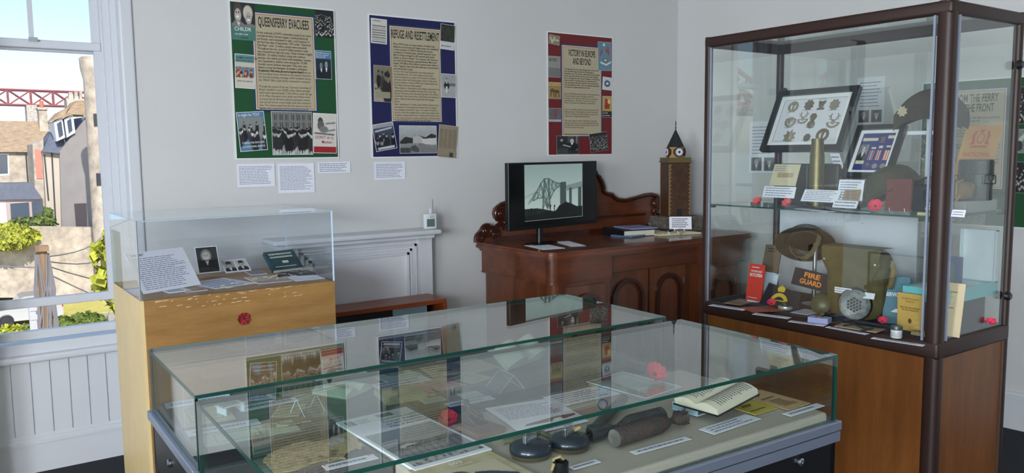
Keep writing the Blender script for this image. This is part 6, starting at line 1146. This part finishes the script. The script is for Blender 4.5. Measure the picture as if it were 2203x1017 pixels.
# plinth block and open teal box with white lid
xk = CX0+.17; ya_, yb2 = px_y(1988, xk, 650), CY0+.045; zk_ = px_z(2060, 655, xk)
o = MB().bbox(xk, yb2+.03, CF, CX1-.06, ya_, zk_, .003); tag(o.obj('display_riser', mat('black_riser', (18, 18, 26), .8)), 'black riser block under the open turquoise box', 'riser')
TQ = mat('turquoise_card', (112, 190, 196), .5); xa, xb3 = xk-.04, CX1-.045; ya, yb4 = px_y(1942, xa, 620), CY0+.035
bx_ = thing('presentation_box', 'open turquoise box with a tall white lid standing on the black riser', 'box', (xa, ya, zk_)); W_, D_ = ya-yb4, xb3-xa; hh = .055; m = MB(); m.M = T(0, -W_, 0)
m.box(0, 0, 0, D_, W_, .003).box(0, 0, .003, .004, W_, hh).box(D_-.004, 0, .003, D_, W_, hh).box(.004, 0, .003, D_-.004, .004, hh).box(.004, W_-.004, .003, D_-.004, W_, hh); m.obj('tray', TQ, bx_)
hl = px_z(2110, 490, CX1-.05)-zk_; m = MB(); m.M = T(D_-.006, -W_, hh-.005); m.M = m.M @ Matrix.Rotation(.0, 4, 'Y'); m.box(0, 0, 0, .004, W_*.80, hl-hh).box(-.025, 0, 0, 0, .004, hl-hh).box(-.025, W_*.80-.004, 0, 0, W_*.80, hl-hh).box(-.025, 0, hl-hh-.004, 0, W_*.80, hl-hh); m.obj('lid', mat('lid_white', (206, 220, 226), .6), bx_)
m = MB(); m.M = T(0, -W_, 0); m.bbox(.006, .006, .003, D_-.012, W_-.006, hh-.012, .002); m.obj('tissue_lining', PAPER, bx_)
zi = zk_+hh-.008
def inbox(name, label, cat, m_, a, r=.002): mb = MB().bbox(*a, r); o = mb.obj(name, m_); o.location = (xa, ya, zi); return tag(o, label, cat)
inbox('blue_medal_case', 'dark blue medal case standing open inside the turquoise box', 'medal case', mat('royal_case_blue', (38, 66, 112), .5), (D_*.55, -W_*.62, .0, D_*.62, -W_*.14, .115))
inbox('green_case', 'small green case leaning in the turquoise box beside a framed card', 'case', mat('case_green', (60, 96, 90), .6), (D_*.42, -W_*.56, .0, D_*.50, -W_*.46, .09))
inbox('framed_card', 'small gold-edged card standing in front of the blue medal case', 'card', mat('gold_edge_card', (216, 206, 160), .5), (D_*.50, -W_*.45, .0, D_*.53, -W_*.26, .085))
inbox('folded_letter', 'pale folded letter lying across the turquoise box', 'letter', PAPER, (D_*.05, -W_*.45, .0, D_*.38, -W_*.08, .006))
inbox('brown_photographs', 'brown photographs lying at the right end of the turquoise box', 'photographs', mat('brown_print_paper', (110, 92, 76), .6, var=.5, vscale=40), (D_*.10, -W_*.90, .0, D_*.45, -W_*.56, .008))

# ================================================================== EXHIBITS IN THE REAR GLASS CASE
ZB = ZR+.0212
def tp(name, label, cat, bl, br, tl, m_=None, n=0, seed=1, t=.0012, ink=None, z=None, group=None):
    F, w, h = flat(bl, br, tl, z or ZB); mb = MB().box(0, 0, 0, w, h, t)
    if n: mb.rows(w*.08, h*.1, w*.92, h*.9, n, t+.0004, 1, seed)
    return tag(mb.obj(name, [m_ or PAPER, ink or GREYINK], mw=F), label, cat, group), F, w, h
OLDP = mat('old_beige_paper', (196, 186, 156), .8, rgb2=(176, 164, 130), vscale=20); GRP = mat('greenish_paper', (190, 200, 186), .8, rgb2=(170, 184, 172), vscale=20); BLUP = mat('bluish_paper', (206, 214, 236), .7)
tp('caption_card', 'white label strip nearest the back left corner of the rear glass case', 'caption card', (358, 879), (500, 858), (351, 868), BLUP, 1, 31)
o, F, w, h = tp('certificate', 'cream bordered certificate at the far left of the rear glass case', 'certificate', (392, 920), (508, 901), (358, 881), OLDP)
m = MB(); m.ring(rrect(w*.18, h*.15, w*.82, h*.85, .002, 1), rrect(w*.21, h*.19, w*.79, h*.81, .002, 1), .0013, .0016); m.rows(w*.26, h*.25, w*.74, h*.75, 6, .0016, 0, 5, fill=.25); m.obj('printed_border', GREYINK, o)
F, w, h = flat((478, 880), (505, 873), (462, 862), ZB+.02); as_ = thing('acrylic_stand', 'small clear acrylic easel holding a pale photograph above the certificate', 'stand', mw=F)
MB().box(0, 0, 0, .07, .045, .0015).obj('photo', PAPER, as_); MB().box(.008, .006, .0016, .062, .039, .002).obj('picture', mat('faded_photo', (140, 146, 148), .6, var=.5, vscale=60), as_); m = MB(); [m.box(x, -.01, -.02, x+.004, .04, 0) for x in (.005, .06)]; m.obj('legs', PEDGE, as_)
tp('caption_card', 'long white label strip across the middle left of the rear glass case', 'caption card', (520, 886), (645, 862), (512, 875), BLUP, 1, 32)
o, F, w, h = tp('newsletter', 'printed cream newsletter near the back edge of the rear glass case', 'newsletter', (592, 862), (706, 840), (566, 840), OLDP)
m = MB().rows(w*.08, h*.1, w*.92, h*.66, 5, .0016, 0, 7, fill=.3); m.quad(w*.2, h*.74, w*.5, h*.9, .0016).quad(w*.08, h*.3, w*.18, h*.5, .0018); m.obj('print', mat('brown_ink', (104, 92, 78), .8), o, 'flat')
tp('identity_card', 'small buff identity card under a clear acrylic stand in the rear glass case', 'card', (582, 898), (643, 896), (588, 872), OLDP, 4, 33)
F, w, h = flat((655, 898), (680, 890), (648, 884), ZB); as2 = thing('acrylic_stand', 'clear bent acrylic easel with bright edges beside the buff identity card', 'stand', mw=F)
m = MB(); m.M = T(rx=.9); m.pane(0, 0, 0, .07, .055, .003); m.M = T(0, .035, .043, rx=-1.0); m.pane(0, 0, 0, .07, .05, .003); m.obj('bent_sheet', [PLEXI, PEDGE], as2)
tp('caption_card', 'long white label strip above the pale green certificate', 'caption card', (405, 939), (562, 911), (397, 928), BLUP, 1, 34)
o, F, w, h = tp('green_certificate', 'pale green certificate nearest the left end of the rear glass case', 'certificate', (443, 962), (648, 926), (410, 940), GRP, 0)
m = MB(); m.ring(rrect(w*.12, h*.15, w*.6, h*.85, .002, 1), rrect(w*.14, h*.2, w*.58, h*.8, .002, 1), .0013, .0016); m.obj('printed_border', mat('grey_green_ink', (130, 146, 136), .8), o)
p = PZ(600, 914, ZB+.004); br_ = thing('brooch', 'small tarnished brooch with pale ribbon lying on the green certificate', 'brooch', p, -.4); R = random.Random(8); m = MB()
for k in range(9): m.ball((-.035+.011*k, R.uniform(-.006, .006), .003), R.uniform(.005, .009), 10, 0, (1, 1, .5))
m.tube([(.05, 0, .002), (.085, .003, .003)], .004, 8); m.obj('metalwork', mat('tarnished_metal', (150, 136, 116), .4, .6), br_); MB().box(-.005, -.012, 0, .025, .018, .002).obj('ribbon', GRP, br_)
def obook(name, label, bl, br, tl, pages, cover, n, seed, t=.012, bow=.014, z=None, tilt=None, ink=GREYINK, cat='book'):
    F, w, h = (flat(bl, br, tl, z or ZB) if tilt is None else lean(bl, br, tl, z or ZB, tilt)); return open_book(name, label, F, w, h, t, pages, cover, n > 0, bow, ink, n, cat, seed)
obook('open_book', 'open pale green book with curling pages left of centre in the rear glass case', (745, 862), (802, 838), (706, 836), GRP, mat('dull_green_cover', (70, 96, 88), .6), 0, 1, .010, .022)
tp('letter', 'pale letter behind the open green book in the rear glass case', 'letter', (700, 832), (812, 812), (690, 816), GRP, 5, 35)
o, F, w, h = tp('pale_booklet', 'pale blue-green booklet with an oval picture at the back of the rear glass case', 'booklet', (838, 824), (908, 806), (818, 800), GRP, 0, 1, .004); m = MB(); m.M = T(w*.55, h*.55, .0045, s=(1, .8, 1)); m.lathe([(w*.26, 0), (w*.24, .0003), (0, .0003)], 24); m.obj('oval_picture', mat('faded_photo', (140, 146, 148)), o)
tp('caption_card', 'white label strip in front of the pale blue-green booklet', 'caption card', (815, 839), (930, 817), (796, 828), BLUP, 2, 36)
o, F, w, h = tp('ledger', 'thick greenish cloth-bound ledger in the middle of the rear glass case', 'book', (832, 872), (920, 858), (786, 852), mat('ledger_cloth', (166, 164, 132), .8, rgb2=(140, 142, 116), vscale=14), 0, 1, .018)
tp('pink_booklet', 'left of the two faded pink booklets in the rear glass case', 'booklet', (890, 856), (938, 851), (868, 832), mat('faded_pink', (198, 140, 136), .75), 4, 37, .004)
tp('pink_booklet', 'right of the two faded pink booklets in the rear glass case', 'booklet', (948, 842), (1002, 829), (930, 818), mat('faded_pink', (198, 140, 136)), 4, 38, .003)
o, F, w, h = tp('newspaper_cutting', 'newspaper cutting with a dark oval picture at the back of the rear glass case', 'newspaper cutting', (932, 812), (1012, 801), (912, 784), OLDP, 5, 39); m = MB(); m.M = T(w*.5, h*.35, .0018, s=(1, .7, 1)); m.lathe([(w*.2, 0), (0, .0003)], 20); m.obj('oval_picture', mat('dark_photo', (82, 84, 84), .6, var=.4, vscale=60), o)
tp('small_card', 'left small buff card near the front edge of the rear glass case', 'card', (915, 869), (962, 860), (905, 860), GRP, 3, 40); tp('small_card', 'right small buff card near the front edge of the rear glass case', 'card', (1000, 858), (1042, 850), (984, 848), GRP, 3, 41)
tp('caption_card', 'long white label strip at the front edge of the rear glass case behind the poppy', 'caption card', (968, 876), (1066, 858), (958, 868), BLUP, 1, 42)
o, F, w, h = tp('manuscript', 'large cream manuscript sheet at the back right of the rear glass case', 'document', (1000, 806), (1078, 790), (952, 776), OLDP, 6, 43); tp('manuscript', 'second cream sheet lying below the large manuscript sheet', 'document', (1018, 826), (1060, 812), (992, 806), OLDP, 4, 44, z=ZB)
tp('caption_card', 'white label strip in the far back right part of the rear glass case', 'caption card', (1064, 760), (1150, 744), (1056, 753), PAPER, 1, 45); tp('caption_card', 'pale folded label left of the tall curved book', 'caption card', (1092, 772), (1128, 764), (1080, 760), PAPER, 0, 45)
obook('curved_book', 'tall open pale book with arched pages, propped up in the rear glass case', (1088, 800), (1172, 770), (1066, 758), GRP, mat('dull_green_cover', (70, 96, 88)), 0, 1, .02, .05, tilt=.9)
F, w, h = flat((1046, 832), (1072, 846), (1052, 806), ZB); as3 = thing('acrylic_stand', 'clear bent acrylic book rest in front of the tall curved book', 'stand', mw=F); m = MB(); m.M = T(rx=.8); m.pane(0, 0, 0, .09, .07, .003); m.M = T(0, .048, .05, rx=-.9); m.pane(0, 0, 0, .09, .06, .003); m.obj('bent_sheet', [PLEXI, PEDGE], as3)

# ================================================================== EXHIBITS IN THE FRONT GLASS CASE
pts = [(566, 986), (600, 965), (640, 952), (690, 948), (735, 934), (752, 930), (768, 942), (784, 960), (762, 968), (742, 978), (745, 985), (716, 994), (690, 990), (640, 1010), (590, 1016), (572, 1000)]
R = random.Random(77); pts = [(pts[i][0]+(pts[(i+1) % 16][0]-pts[i][0])*k/5+R.uniform(-4, 4), pts[i][1]+(pts[(i+1) % 16][1]-pts[i][1])*k/5+R.uniform(-2.5, 2.5)) for i in range(16) for k in range(5)]
P = [PZ(u, v, ZB+.0005) for u, v in pts]; c = sum(P, V3())/len(P); m = MB(); m.prism([(p.x-c.x, p.y-c.y) for p in P], 0, .0015); tm = m.obj('torn_map', mat('torn_parchment', (182, 162, 126), .85, rgb2=(150, 132, 100), vscale=30, bump=.5, bscale=40), mw=T(*c)); tag(tm, 'torn tan parchment with ragged edges on the dark grey board', 'document')
R = random.Random(12); m = MB()
for k in range(5): p = P[R.randrange(len(P))]; q = p.lerp(c, R.uniform(.3, .6))-c; m.M = T(q.x, q.y, .0016, rz=R.random()*3); m.prism([(.012*R.uniform(.5, 1.4)*math.cos(i), .009*R.uniform(.5, 1.4)*math.sin(i)) for i in range(6)], 0, .0006)
m.obj('stains', mat('dark_stain', (120, 104, 80), .9), tm)
o, F, w, h = tp('caption_card', 'white label strip with red pins in front of the torn parchment', 'caption card', (703, 1012), (815, 986), (695, 1001), PAPER, 1, 50); m = MB(); m.ball((w*.04, h*.8, .003), .0025, 8).ball((w*.9, h*.85, .003), .0025, 8); m.obj('red_pin', mat('pin_red', (170, 44, 44), .4), o)
o, F, w, h = tp('pale_card', 'plain cream sheet mostly hidden under the large memorial catalogue', 'card', (822, 962), (870, 950), (780, 936), OLDP)
# memorial catalogue
o, F, w, h = tp('catalogue', 'large white catalogue with a harbour photograph left of the red poppy', 'catalogue', (893, 1016), (1058, 970), (778, 900), PAPER, 0, 1, .006, z=ZR+.023)
hb = Pic(80, 60, (150, 154, 158)); hb.grad((112, 116, 124), (156, 162, 168)); hb.poly([(0, .55), (.3, .62), (.6, .56), (1, .6), (1, .45), (0, .42)], (84, 90, 98)); hb.poly([(0, .2), (.5, .26), (1, .16), (1, 0), (0, 0)], (172, 172, 168)); hb.noise(8, 4)
for k in range(40): R = random.Random(k); hb.ell(R.random(), R.random()*.2, .02, .03, (90+R.random()*60,)*3)
for k in range(9): hb.line(.1+.1*k, .24, .12+.1*k, .42, .008, (70, 74, 80)); 
hb.ell(.3, .5, .12, .05, (196, 198, 198)); hb.ell(.34, .48, .1, .03, (60, 62, 66)); hb.obj('cover_photograph', w*.92, h*.60, .0065, o, w*.04, h*.04)
m = MB().text('Commonwealth', w*.45, h*.84, h*.045, .0064, bold=.01).text('Graves Register:', w*.45, h*.79, h*.045, .0064, bold=.01).text('to the Scottish Memorial', w*.45, h*.74, h*.045, .0064).text('Naval Air Section', w*.45, h*.69, h*.045, .0064); m.quad(w*.5, h*.90, w*.72, h*.965, .0064).quad(w*.05, h*.86, w*.09, h*.95, .0064).quad(w*.10, h*.86, w*.17, h*.95, .0064).rows(w*.2, h*.86, w*.38, h*.95, 3, .0064, 0, 3); m.obj('cover_lettering', mat('grey_lettering', (96, 98, 102), .7), o, 'flat')
# 603 magazine
F, w, h = flat((900, 1070), (1160, 1004), (930, 1003), ZR+.023); F, w, h = flat((985, 1085), (1165, 1030), (922, 1003), ZR+.023)
mg = tag(MB().box(0, 0, 0, w, h, .004).obj('magazine', OLDP, mw=F), 'buff magazine numbered 603 with a dark-haired figure on its cover at the very front', 'magazine')
MB().text('603', w*.42, h*.83, h*.11, .0046, bold=.02).text('SQUADRON', w*.42, h*.77, h*.045, .0046).obj('cover_lettering', PWT, mg, 'flat')
fg = Pic(60, 60, (196, 186, 160)); fg.poly([(.25, .30), (.55, .72), (.75, .6), (1, .3), (1, 0), (.1, 0)], (44, 56, 78)); fg.poly([(.4, .3), (.52, .6), (.62, .5), (.6, .2)], (150, 140, 104)); fg.ell(.30, .72, .15, .16, (44, 30, 26)); fg.ell(.33, .68, .11, .13, (196, 150, 128)); fg.ell(.30, .70, .018, .012, (40, 30, 30)); fg.ell(.37, .71, .018, .012, (40, 30, 30)); fg.ell(.35, .61, .03, .012, (150, 80, 76)); fg.ell(.24, .80, .12, .08, (44, 30, 26)); fg.obj('cover_picture', w*.8, h*.66, .0048, mg, w*.1, h*.06)
# crumpled red poppy
pp = PZ(966, 905, ZR+.05); poppy('poppy', 'deep red fabric poppy standing behind the bronze figure in the front glass case', T(pp.x, pp.y, pp.z, ry=-.5, rx=.5), .026, PRED, 5, None, cup=.75)
pp = PZ(1408, 806, ZR+.05); poppy('poppy', 'pink-red fabric poppy near the back of the front glass case above the seaplane magazine', T(pp.x, pp.y, pp.z, rx=.7, ry=-.4), .034, mat('poppy_rose', (206, 56, 76), .75, bump=.4, bscale=90), 5, None, cup=.8)
# bronze figure on a wood block
F, w, h = flat((1030, 946), (1088, 928), (996, 900), ZR+.0225); bf = thing('bronze_figure', 'small dark bronze figure on a sloping wooden block beside the red poppy', 'figurine', mw=F)
m = MB(); m.prism([(0, 0), (w, 0), (w*.93, h), (w*.07, h)], 0, .014); m.obj('wooden_base', mat('walnut_block', (98, 72, 52), .45, var=.2, vscale=12), bf)
BZF = mat('dark_bronze', (58, 50, 42), .35, .7); m = MB(); cx, cy = w*.48, h*.5
m.ball((cx, cy, .026), .014, 16, 0, (1.2, .9, .8)).ball((cx-.004, cy+.004, .046), .010, 14, 0, (.9, .8, 1.4)).ball((cx-.010, cy+.012, .071), .0085, 16)
m.tube([(cx-.006, cy+.004, .058), (cx-.008, cy+.010, .066)], .006, 8).tube([(cx-.004, cy+.004, .054), (cx+.012, cy-.012, .044), (cx+.018, cy-.022, .032)], [.005, .004, .004], 8).tube([(cx-.008, cy+.004, .054), (cx-.006, cy-.014, .042), (cx+.006, cy-.022, .034)], [.005, .004, .004], 8)
m.tube([(cx+.004, cy, .028), (cx+.02, cy-.008, .026), (cx+.024, cy-.012, .014)], [.007, .006, .004], 8).tube([(cx-.006, cy, .028), (cx-.012, cy-.018, .026), (cx-.004, cy-.026, .014)], [.007, .006, .004], 8).ball((cx+.014, cy-.022, .028), .007, 12).box(cx-.018, cy-.03, .014, cx+.03, cy+.012, .018)
m.obj('figure', BZF, bf, auto=60)
# typed sheets
o, F, w, h = tp('typed_sheet', 'large white typed sheet with a drawn aircraft along its foot behind the label strip', 'typed sheet', (1112, 926), (1262, 900), (1034, 880), PAPER, 0, 51, z=ZR+.0225); m = MB().rows(w*.08, h*.38, w*.9, h*.9, 9, .0016, 0, 52, fill=.45); m.obj('typing', GREYINK, o, 'flat')
m = MB(); m.prism([(w*.15, h*.08), (w*.55, h*.1), (w*.7, h*.26), (w*.74, h*.12), (w*.95, h*.2), (w*.96, h*.26), (w*.72, h*.24), (w*.5, h*.2), (w*.2, h*.14)], .0013, .0016); m.obj('aircraft_drawing', mat('sepia_ink', (110, 98, 84), .8), o)
tp('typed_sheet', 'smaller white typed sheet behind the ringed metal clip', 'typed sheet', (1212, 874), (1334, 847), (1176, 853), PAPER, 5, 53, z=ZR+.0225)
tp('caption_card', 'white label strip crossing below the large typed sheet', 'caption card', (1160, 932), (1268, 906), (1150, 924), PAPER, 1, 54, z=ZR+.0225)
# flattened metal clip with ring
A, B = PZ(1272, 926, ZR+.034), PZ(1342, 856, ZR+.042); mc = thing('metal_clip', 'long grey folded metal sleeve with a pull ring behind the mortar bombs', 'metal fitting', A); GMT = mat('gunmetal', (92, 92, 92), .4, .5)
d_ = B-A; MB().tube([V3(), d_*.3, d_*.6, d_], [.010, .013, .014, .014], 14).obj('sleeve', GMT, mc, True)
rc = PZ(1297, 870, ZR+.05)-A; m = MB(); ex = V3((d_.y, -d_.x, 0)).normalized(); fx = RGT; m.tube([rc+fx*.013*math.cos(a)+UPV*.014*math.sin(a) for a in [i*PI/12 for i in range(24)]], .0022, 8, closed=True); m.obj('pull_ring', mat('ring_black', (40, 42, 42), .35, .5), mc, True)
# mortar bombs
RUST = mat('rusty_dark_steel', (88, 70, 64), .6, .2, rgb2=(62, 58, 58), vscale=22, bump=.5, bscale=120); DST = mat('dark_blue_steel', (78, 82, 86), .5, .3, rgb2=(56, 58, 60), vscale=18, bump=.4, bscale=140)
def bomb(label, A, B, C_, r, m1, face_m, ogive=False):
    d_ = (B-A).normalized(); L = (B-A).length; LT = (C_-A).length; up_ = V3((0, 0, 1)); Xv = up_.cross(d_).normalized(); Yv = d_.cross(Xv); M = Matrix(((Xv.x, Yv.x, d_.x, A.x), (Xv.y, Yv.y, d_.y, A.y), (Xv.z, Yv.z, d_.z, A.z), (0, 0, 0, 1)))
    t = thing('mortar_bomb', label, 'mortar bomb', mw=M)
    prof = [(r*.93, 0), (r, .003), (r, L*.72), (r*.95, L*.80), (r*.72, L*.91), (r*.36, L)] if not ogive else [(r*.93, 0), (r, .002), (r, .012), (r*.96, .014), (r, .016), (r, L*.70), (r*.93, L*.74), (r*.95, L*.76), (r*.9, L*.79), (r*.6, L*.90), (r*.36, L)]
    MB().lathe(prof, 40).obj('body', m1, t, auto=35); MB().lathe([(r*.92, -.0006), (0, -.0006)], 40).obj('flat_nose', face_m, t, 'flat')
    MB().tube([(0, 0, L), (0, 0, L+(LT-L)*.3)], r*.30, 14).obj('neck', m1, t, True)
    T0 = L+(LT-L)*.22; m = MB(); m.lathe([(r*.40, T0), (r*.74, T0+(LT-T0)*.45), (r*.78, LT), (r*.5, LT), (r*.4, T0+(LT-T0)*.5), (r*.3, T0+.004)], 28); tl = m.obj('tail_cone', m1, t, auto=40)
    for k in range(4):
        m = MB(); m.M = T(rz=k*PI/2+.6); m.add([(r*.4, -.001, T0+.004), (r*1.0, -.001, T0+(LT-T0)*.5), (r*1.0, -.001, LT), (r*.5, -.001, LT), (r*.4, .001, T0+.004), (r*1.0, .001, T0+(LT-T0)*.5), (r*1.0, .001, LT), (r*.5, .001, LT)], [(0, 1, 2, 3), (7, 6, 5, 4), (0, 4, 5, 1), (1, 5, 6, 2), (2, 6, 7, 3), (3, 7, 4, 0)]); m.obj('fin', m1, t)
    for k in range(3):
        for a in (2.2, .6):
            m = MB(); zz = T0+(LT-T0)*(.5+.14*k); m.M = T(rz=a) @ T(r*.765, 0, zz, ry=PI/2); m.lathe([(r*.09, 0), (r*.09, .0012), (0, .0012)], 12); m.obj('vent_hole', BLACK, tl)
    return t
zt_ = ZR+.0228; rb_ = .0235
bomb('dark brown rusty mortar bomb with a pale flat nose, nearest the front of the case', PZ(1322, 942, zt_+rb_), PZ(1441, 906, zt_+rb_*.95), PZ(1472, 897, zt_+rb_*.9), rb_, RUST, mat('bare_steel', (146, 146, 142), .6, .1, var=.2, vscale=40))
bomb('dark grey mortar bomb lying behind the brown one with its finned tail to the left', PZ(1424, 893, zt_+rb_), PZ(1330, 917, zt_+rb_*.95), PZ(1272, 934, zt_+rb_*.9), rb_*.98, DST, DST, True)
# round igniters
NV = mat('dark_blue_lacquer', (28, 38, 50), .25, .1, coat=.5); BRS = mat('worn_brass_base', (120, 108, 80), .4, .7)
for (u, v, ru, lab) in ((1142, 978, 47, 'left of the two round dark blue tins with brass bases'), (1226, 962, 45, 'right of the two round dark blue tins with brass bases')):
    p = PZ(u, v, ZR+.0225); r = (PZ(u+ru, v, ZR+.0225)-PZ(u-ru, v, ZR+.0225)).length/2; t = thing('round_fuse_tin', lab, 'tin', p, .3)
    MB().lathe([(r*.90, 0), (r*.95, .006), (r*.98, .010)], 40).obj('brass_base', BRS, t, auto=60); MB().lathe([(r*.98, .010), (r*1.0, .015), (r*.97, .024), (r*.82, .031), (r*.5, .036), (r*.3, .037), (0, .037)], 40).obj('domed_lid', NV, t, auto=60)
    MB().bbox(-r*.36, -r*.12, .036, r*.34, r*.12, .046, .002).bbox(-r*.5, -r*.10, .034, -r*.30, r*.10, .054, .002).obj('clamp', CHROME, t)
    MB().tube([(-r*.45, 0, .052), (-r*.2, r*.1, .060), (r*.1, 0, .056), (r*.3, -r*.1, .05)], .0016, 6).tube([(r*.1, 0, .056), (r*.14, .002, .066)], .0014, 6).obj('wire_lever', CHROME, t)
    if u > 1200: MB().tube([(r*.15, -r*.25, .045), (r*.3, -r*.35, .05), (r*.42, -r*.2, .046), (r*.28, -r*.05, .045), (r*.16, -r*.22, .044)], .0035, 8).obj('cord', mat('twine', (172, 148, 104)), t, True)
pth = [PZ(u, v, ZR+.03) for u, v in ((1082, 950), (1110, 945), (1140, 935), (1165, 930), (1190, 942))]; tag(MB().tube(pth, [.006, .008, .006, .007, .005], 10).obj('webbing_tape', mat('grey_green_tape', (98, 104, 82), .9), smooth=True), 'grey-green rolled tape trailing behind the two round dark blue tins', 'tape')
p = PZ(1206, 1024, ZR+.0225); r = .0185; t = thing('black_cap', 'small black cylindrical cap with pale twine at the very front', 'cap', p); MB().lathe([(r*.9, 0), (r, .004), (r, .034), (r*.85, .036), (r*.8, .026), (0, .026)], 30).obj('cylinder', BLACK, t, auto=40)
MB().tube([(-r*1.0, 0, .034), (-r*1.3, 0, .022), (-r*.9, .01, .012), (-r*.6, .01, .04), (0, 0, .046), (r*.5, 0, .038)], .0035, 8).obj('twine_loop', mat('twine', (172, 148, 104)), t, True)
for bl, br, tl, lab, n in (((1235, 1011), (1293, 994), (1226, 1004), 'short white label strip in front of the round dark blue tins', 1), ((1368, 978), (1488, 945), (1358, 971), 'white label strip in front of the brown rusty mortar bomb', 1), ((1537, 935), (1638, 901), (1509, 922), 'white label card in front of the open handwritten book', 3), ((1702, 896), (1775, 873), (1690, 888), 'white label strip at the right end of the beige board', 1)):
    tp('caption_card', lab, 'caption card', bl, br, tl, PAPER, n, len(lab), z=ZR+.0225)
# seaplane magazine under a clear sheet
o, F, w, h = tp('seaplane_magazine', 'faded magazine with a grey bird-like picture under a clear sheet below the pink-red poppy', 'magazine', (1388, 862), (1462, 838), (1285, 822), mat('magazine_grey', (150, 148, 138), .6), 0, 1, .003, z=ZR+.0225)
sp = Pic(50, 50, (160, 158, 148)); sp.poly([(.2, .6), (.5, .95), (.95, .8), (.8, .55), (.9, .3), (.5, .4)], (110, 112, 110)); sp.poly([(0, .1), (.4, .3), (1, .2), (1, 0), (0, 0)], (150, 126, 100)); sp.poly([(0, .3), (.3, .5), (.35, .35), (0, .12)], (84, 88, 88)); sp.noise(14, 3); sp.obj('cover_picture', w*.96, h*.94, .0034, o, w*.02, h*.03)
m = MB(); m.pane(-.004, -.004, .008, w+.004, h+.004, .011); tag(m.obj('clear_sheet', [PLEXI, PEDGE], mw=F), 'clear acrylic sheet lying over the faded magazine', 'acrylic sheet')
# open handwritten book on an acrylic rest
A = PZ(1452, 868, ZR+.042); B = PZ(1540, 893, ZR+.045); C_ = PZ(1603, 845, ZR+.060); U = (B-A).normalized(); Vv = (C_-B); w = (B-A).length*1.05; h = Vv.length
HWK = mat('handwriting_ink', (96, 96, 100), .8); F = frame(A-V3((0, 0, .002)), U, Vv+V3((0, 0, .01)))
ob_ = open_book('handwritten_book', 'open handwritten book with black covers tilted on a clear rest', F, w, h*.92, .024, mat('ivory_pages', (208, 204, 184), .8), BLACK, True, .016, HWK, 15, 'book', 9)
F2 = frame(PZ(1446, 880, ZR+.0228), U, V3((-U.y, U.x, 0))); rs_ = thing('book_rest', 'pale clear acrylic rest under the open handwritten book', 'stand', mw=F2); m = MB(); m.pane(0, 0, 0, .09, .05, .003); m.M = T(0, 0, 0, rx=.0); m.pane(0, .0, .003, .04, .003, .022); m.pane(.05, .0, .003, .09, .003, .022); m.obj('bent_sheet', [mat('frosty_acrylic', (150, 190, 206), .2), PEDGE], rs_)
o, F, w, h = tp('yellow_booklet', 'bright yellow booklet beside the open handwritten book', 'booklet', (1626, 893), (1673, 878), (1580, 872), mat('bright_yellow', (186, 170, 60), .7), 0, 1, .002, z=ZR+.0225); MB().text('ARP', w*.2, h*.6, h*.26, .0026, bold=.02).rows(w*.1, h*.2, w*.8, h*.34, 1, .0026, 0, 3).obj('cover_lettering', INK, o, 'flat')
o, F, w, h = tp('brown_booklet', 'buff printed booklet with an eagle emblem at the right end of the front glass case', 'booklet', (1698, 883), (1744, 868), (1622, 843), mat('buff_card', (182, 152, 108), .7), 0, 1, .002, z=ZR+.0225)
m = MB().rows(w*.2, h*.15, w*.8, h*.5, 6, .0026, 0, 5, fill=.5); m.rows(w*.15, h*.56, w*.85, h*.66, 1, .0026, 0, 6); m.M = T(w*.35, h*.78, .0026); m.prism([(0, -.008), (.01, .004), (.02, .012), (.006, .008), (0, .014), (-.006, .008), (-.02, .012), (-.01, .004)], 0, .0003); m.obj('cover_print', mat('brown_print', (92, 62, 30)), o, 'flat')
tp('photo_card', 'dark photograph card behind the yellow booklet in the front glass case', 'photograph', (1612, 850), (1640, 842), (1584, 838), mat('dark_photo', (82, 84, 84)), 0, 1, z=ZR+.0225); tp('caption_card', 'white label strip behind the dark photograph card', 'caption card', (1578, 836), (1606, 828), (1560, 830), PAPER, 1, 60, z=ZR+.0225)
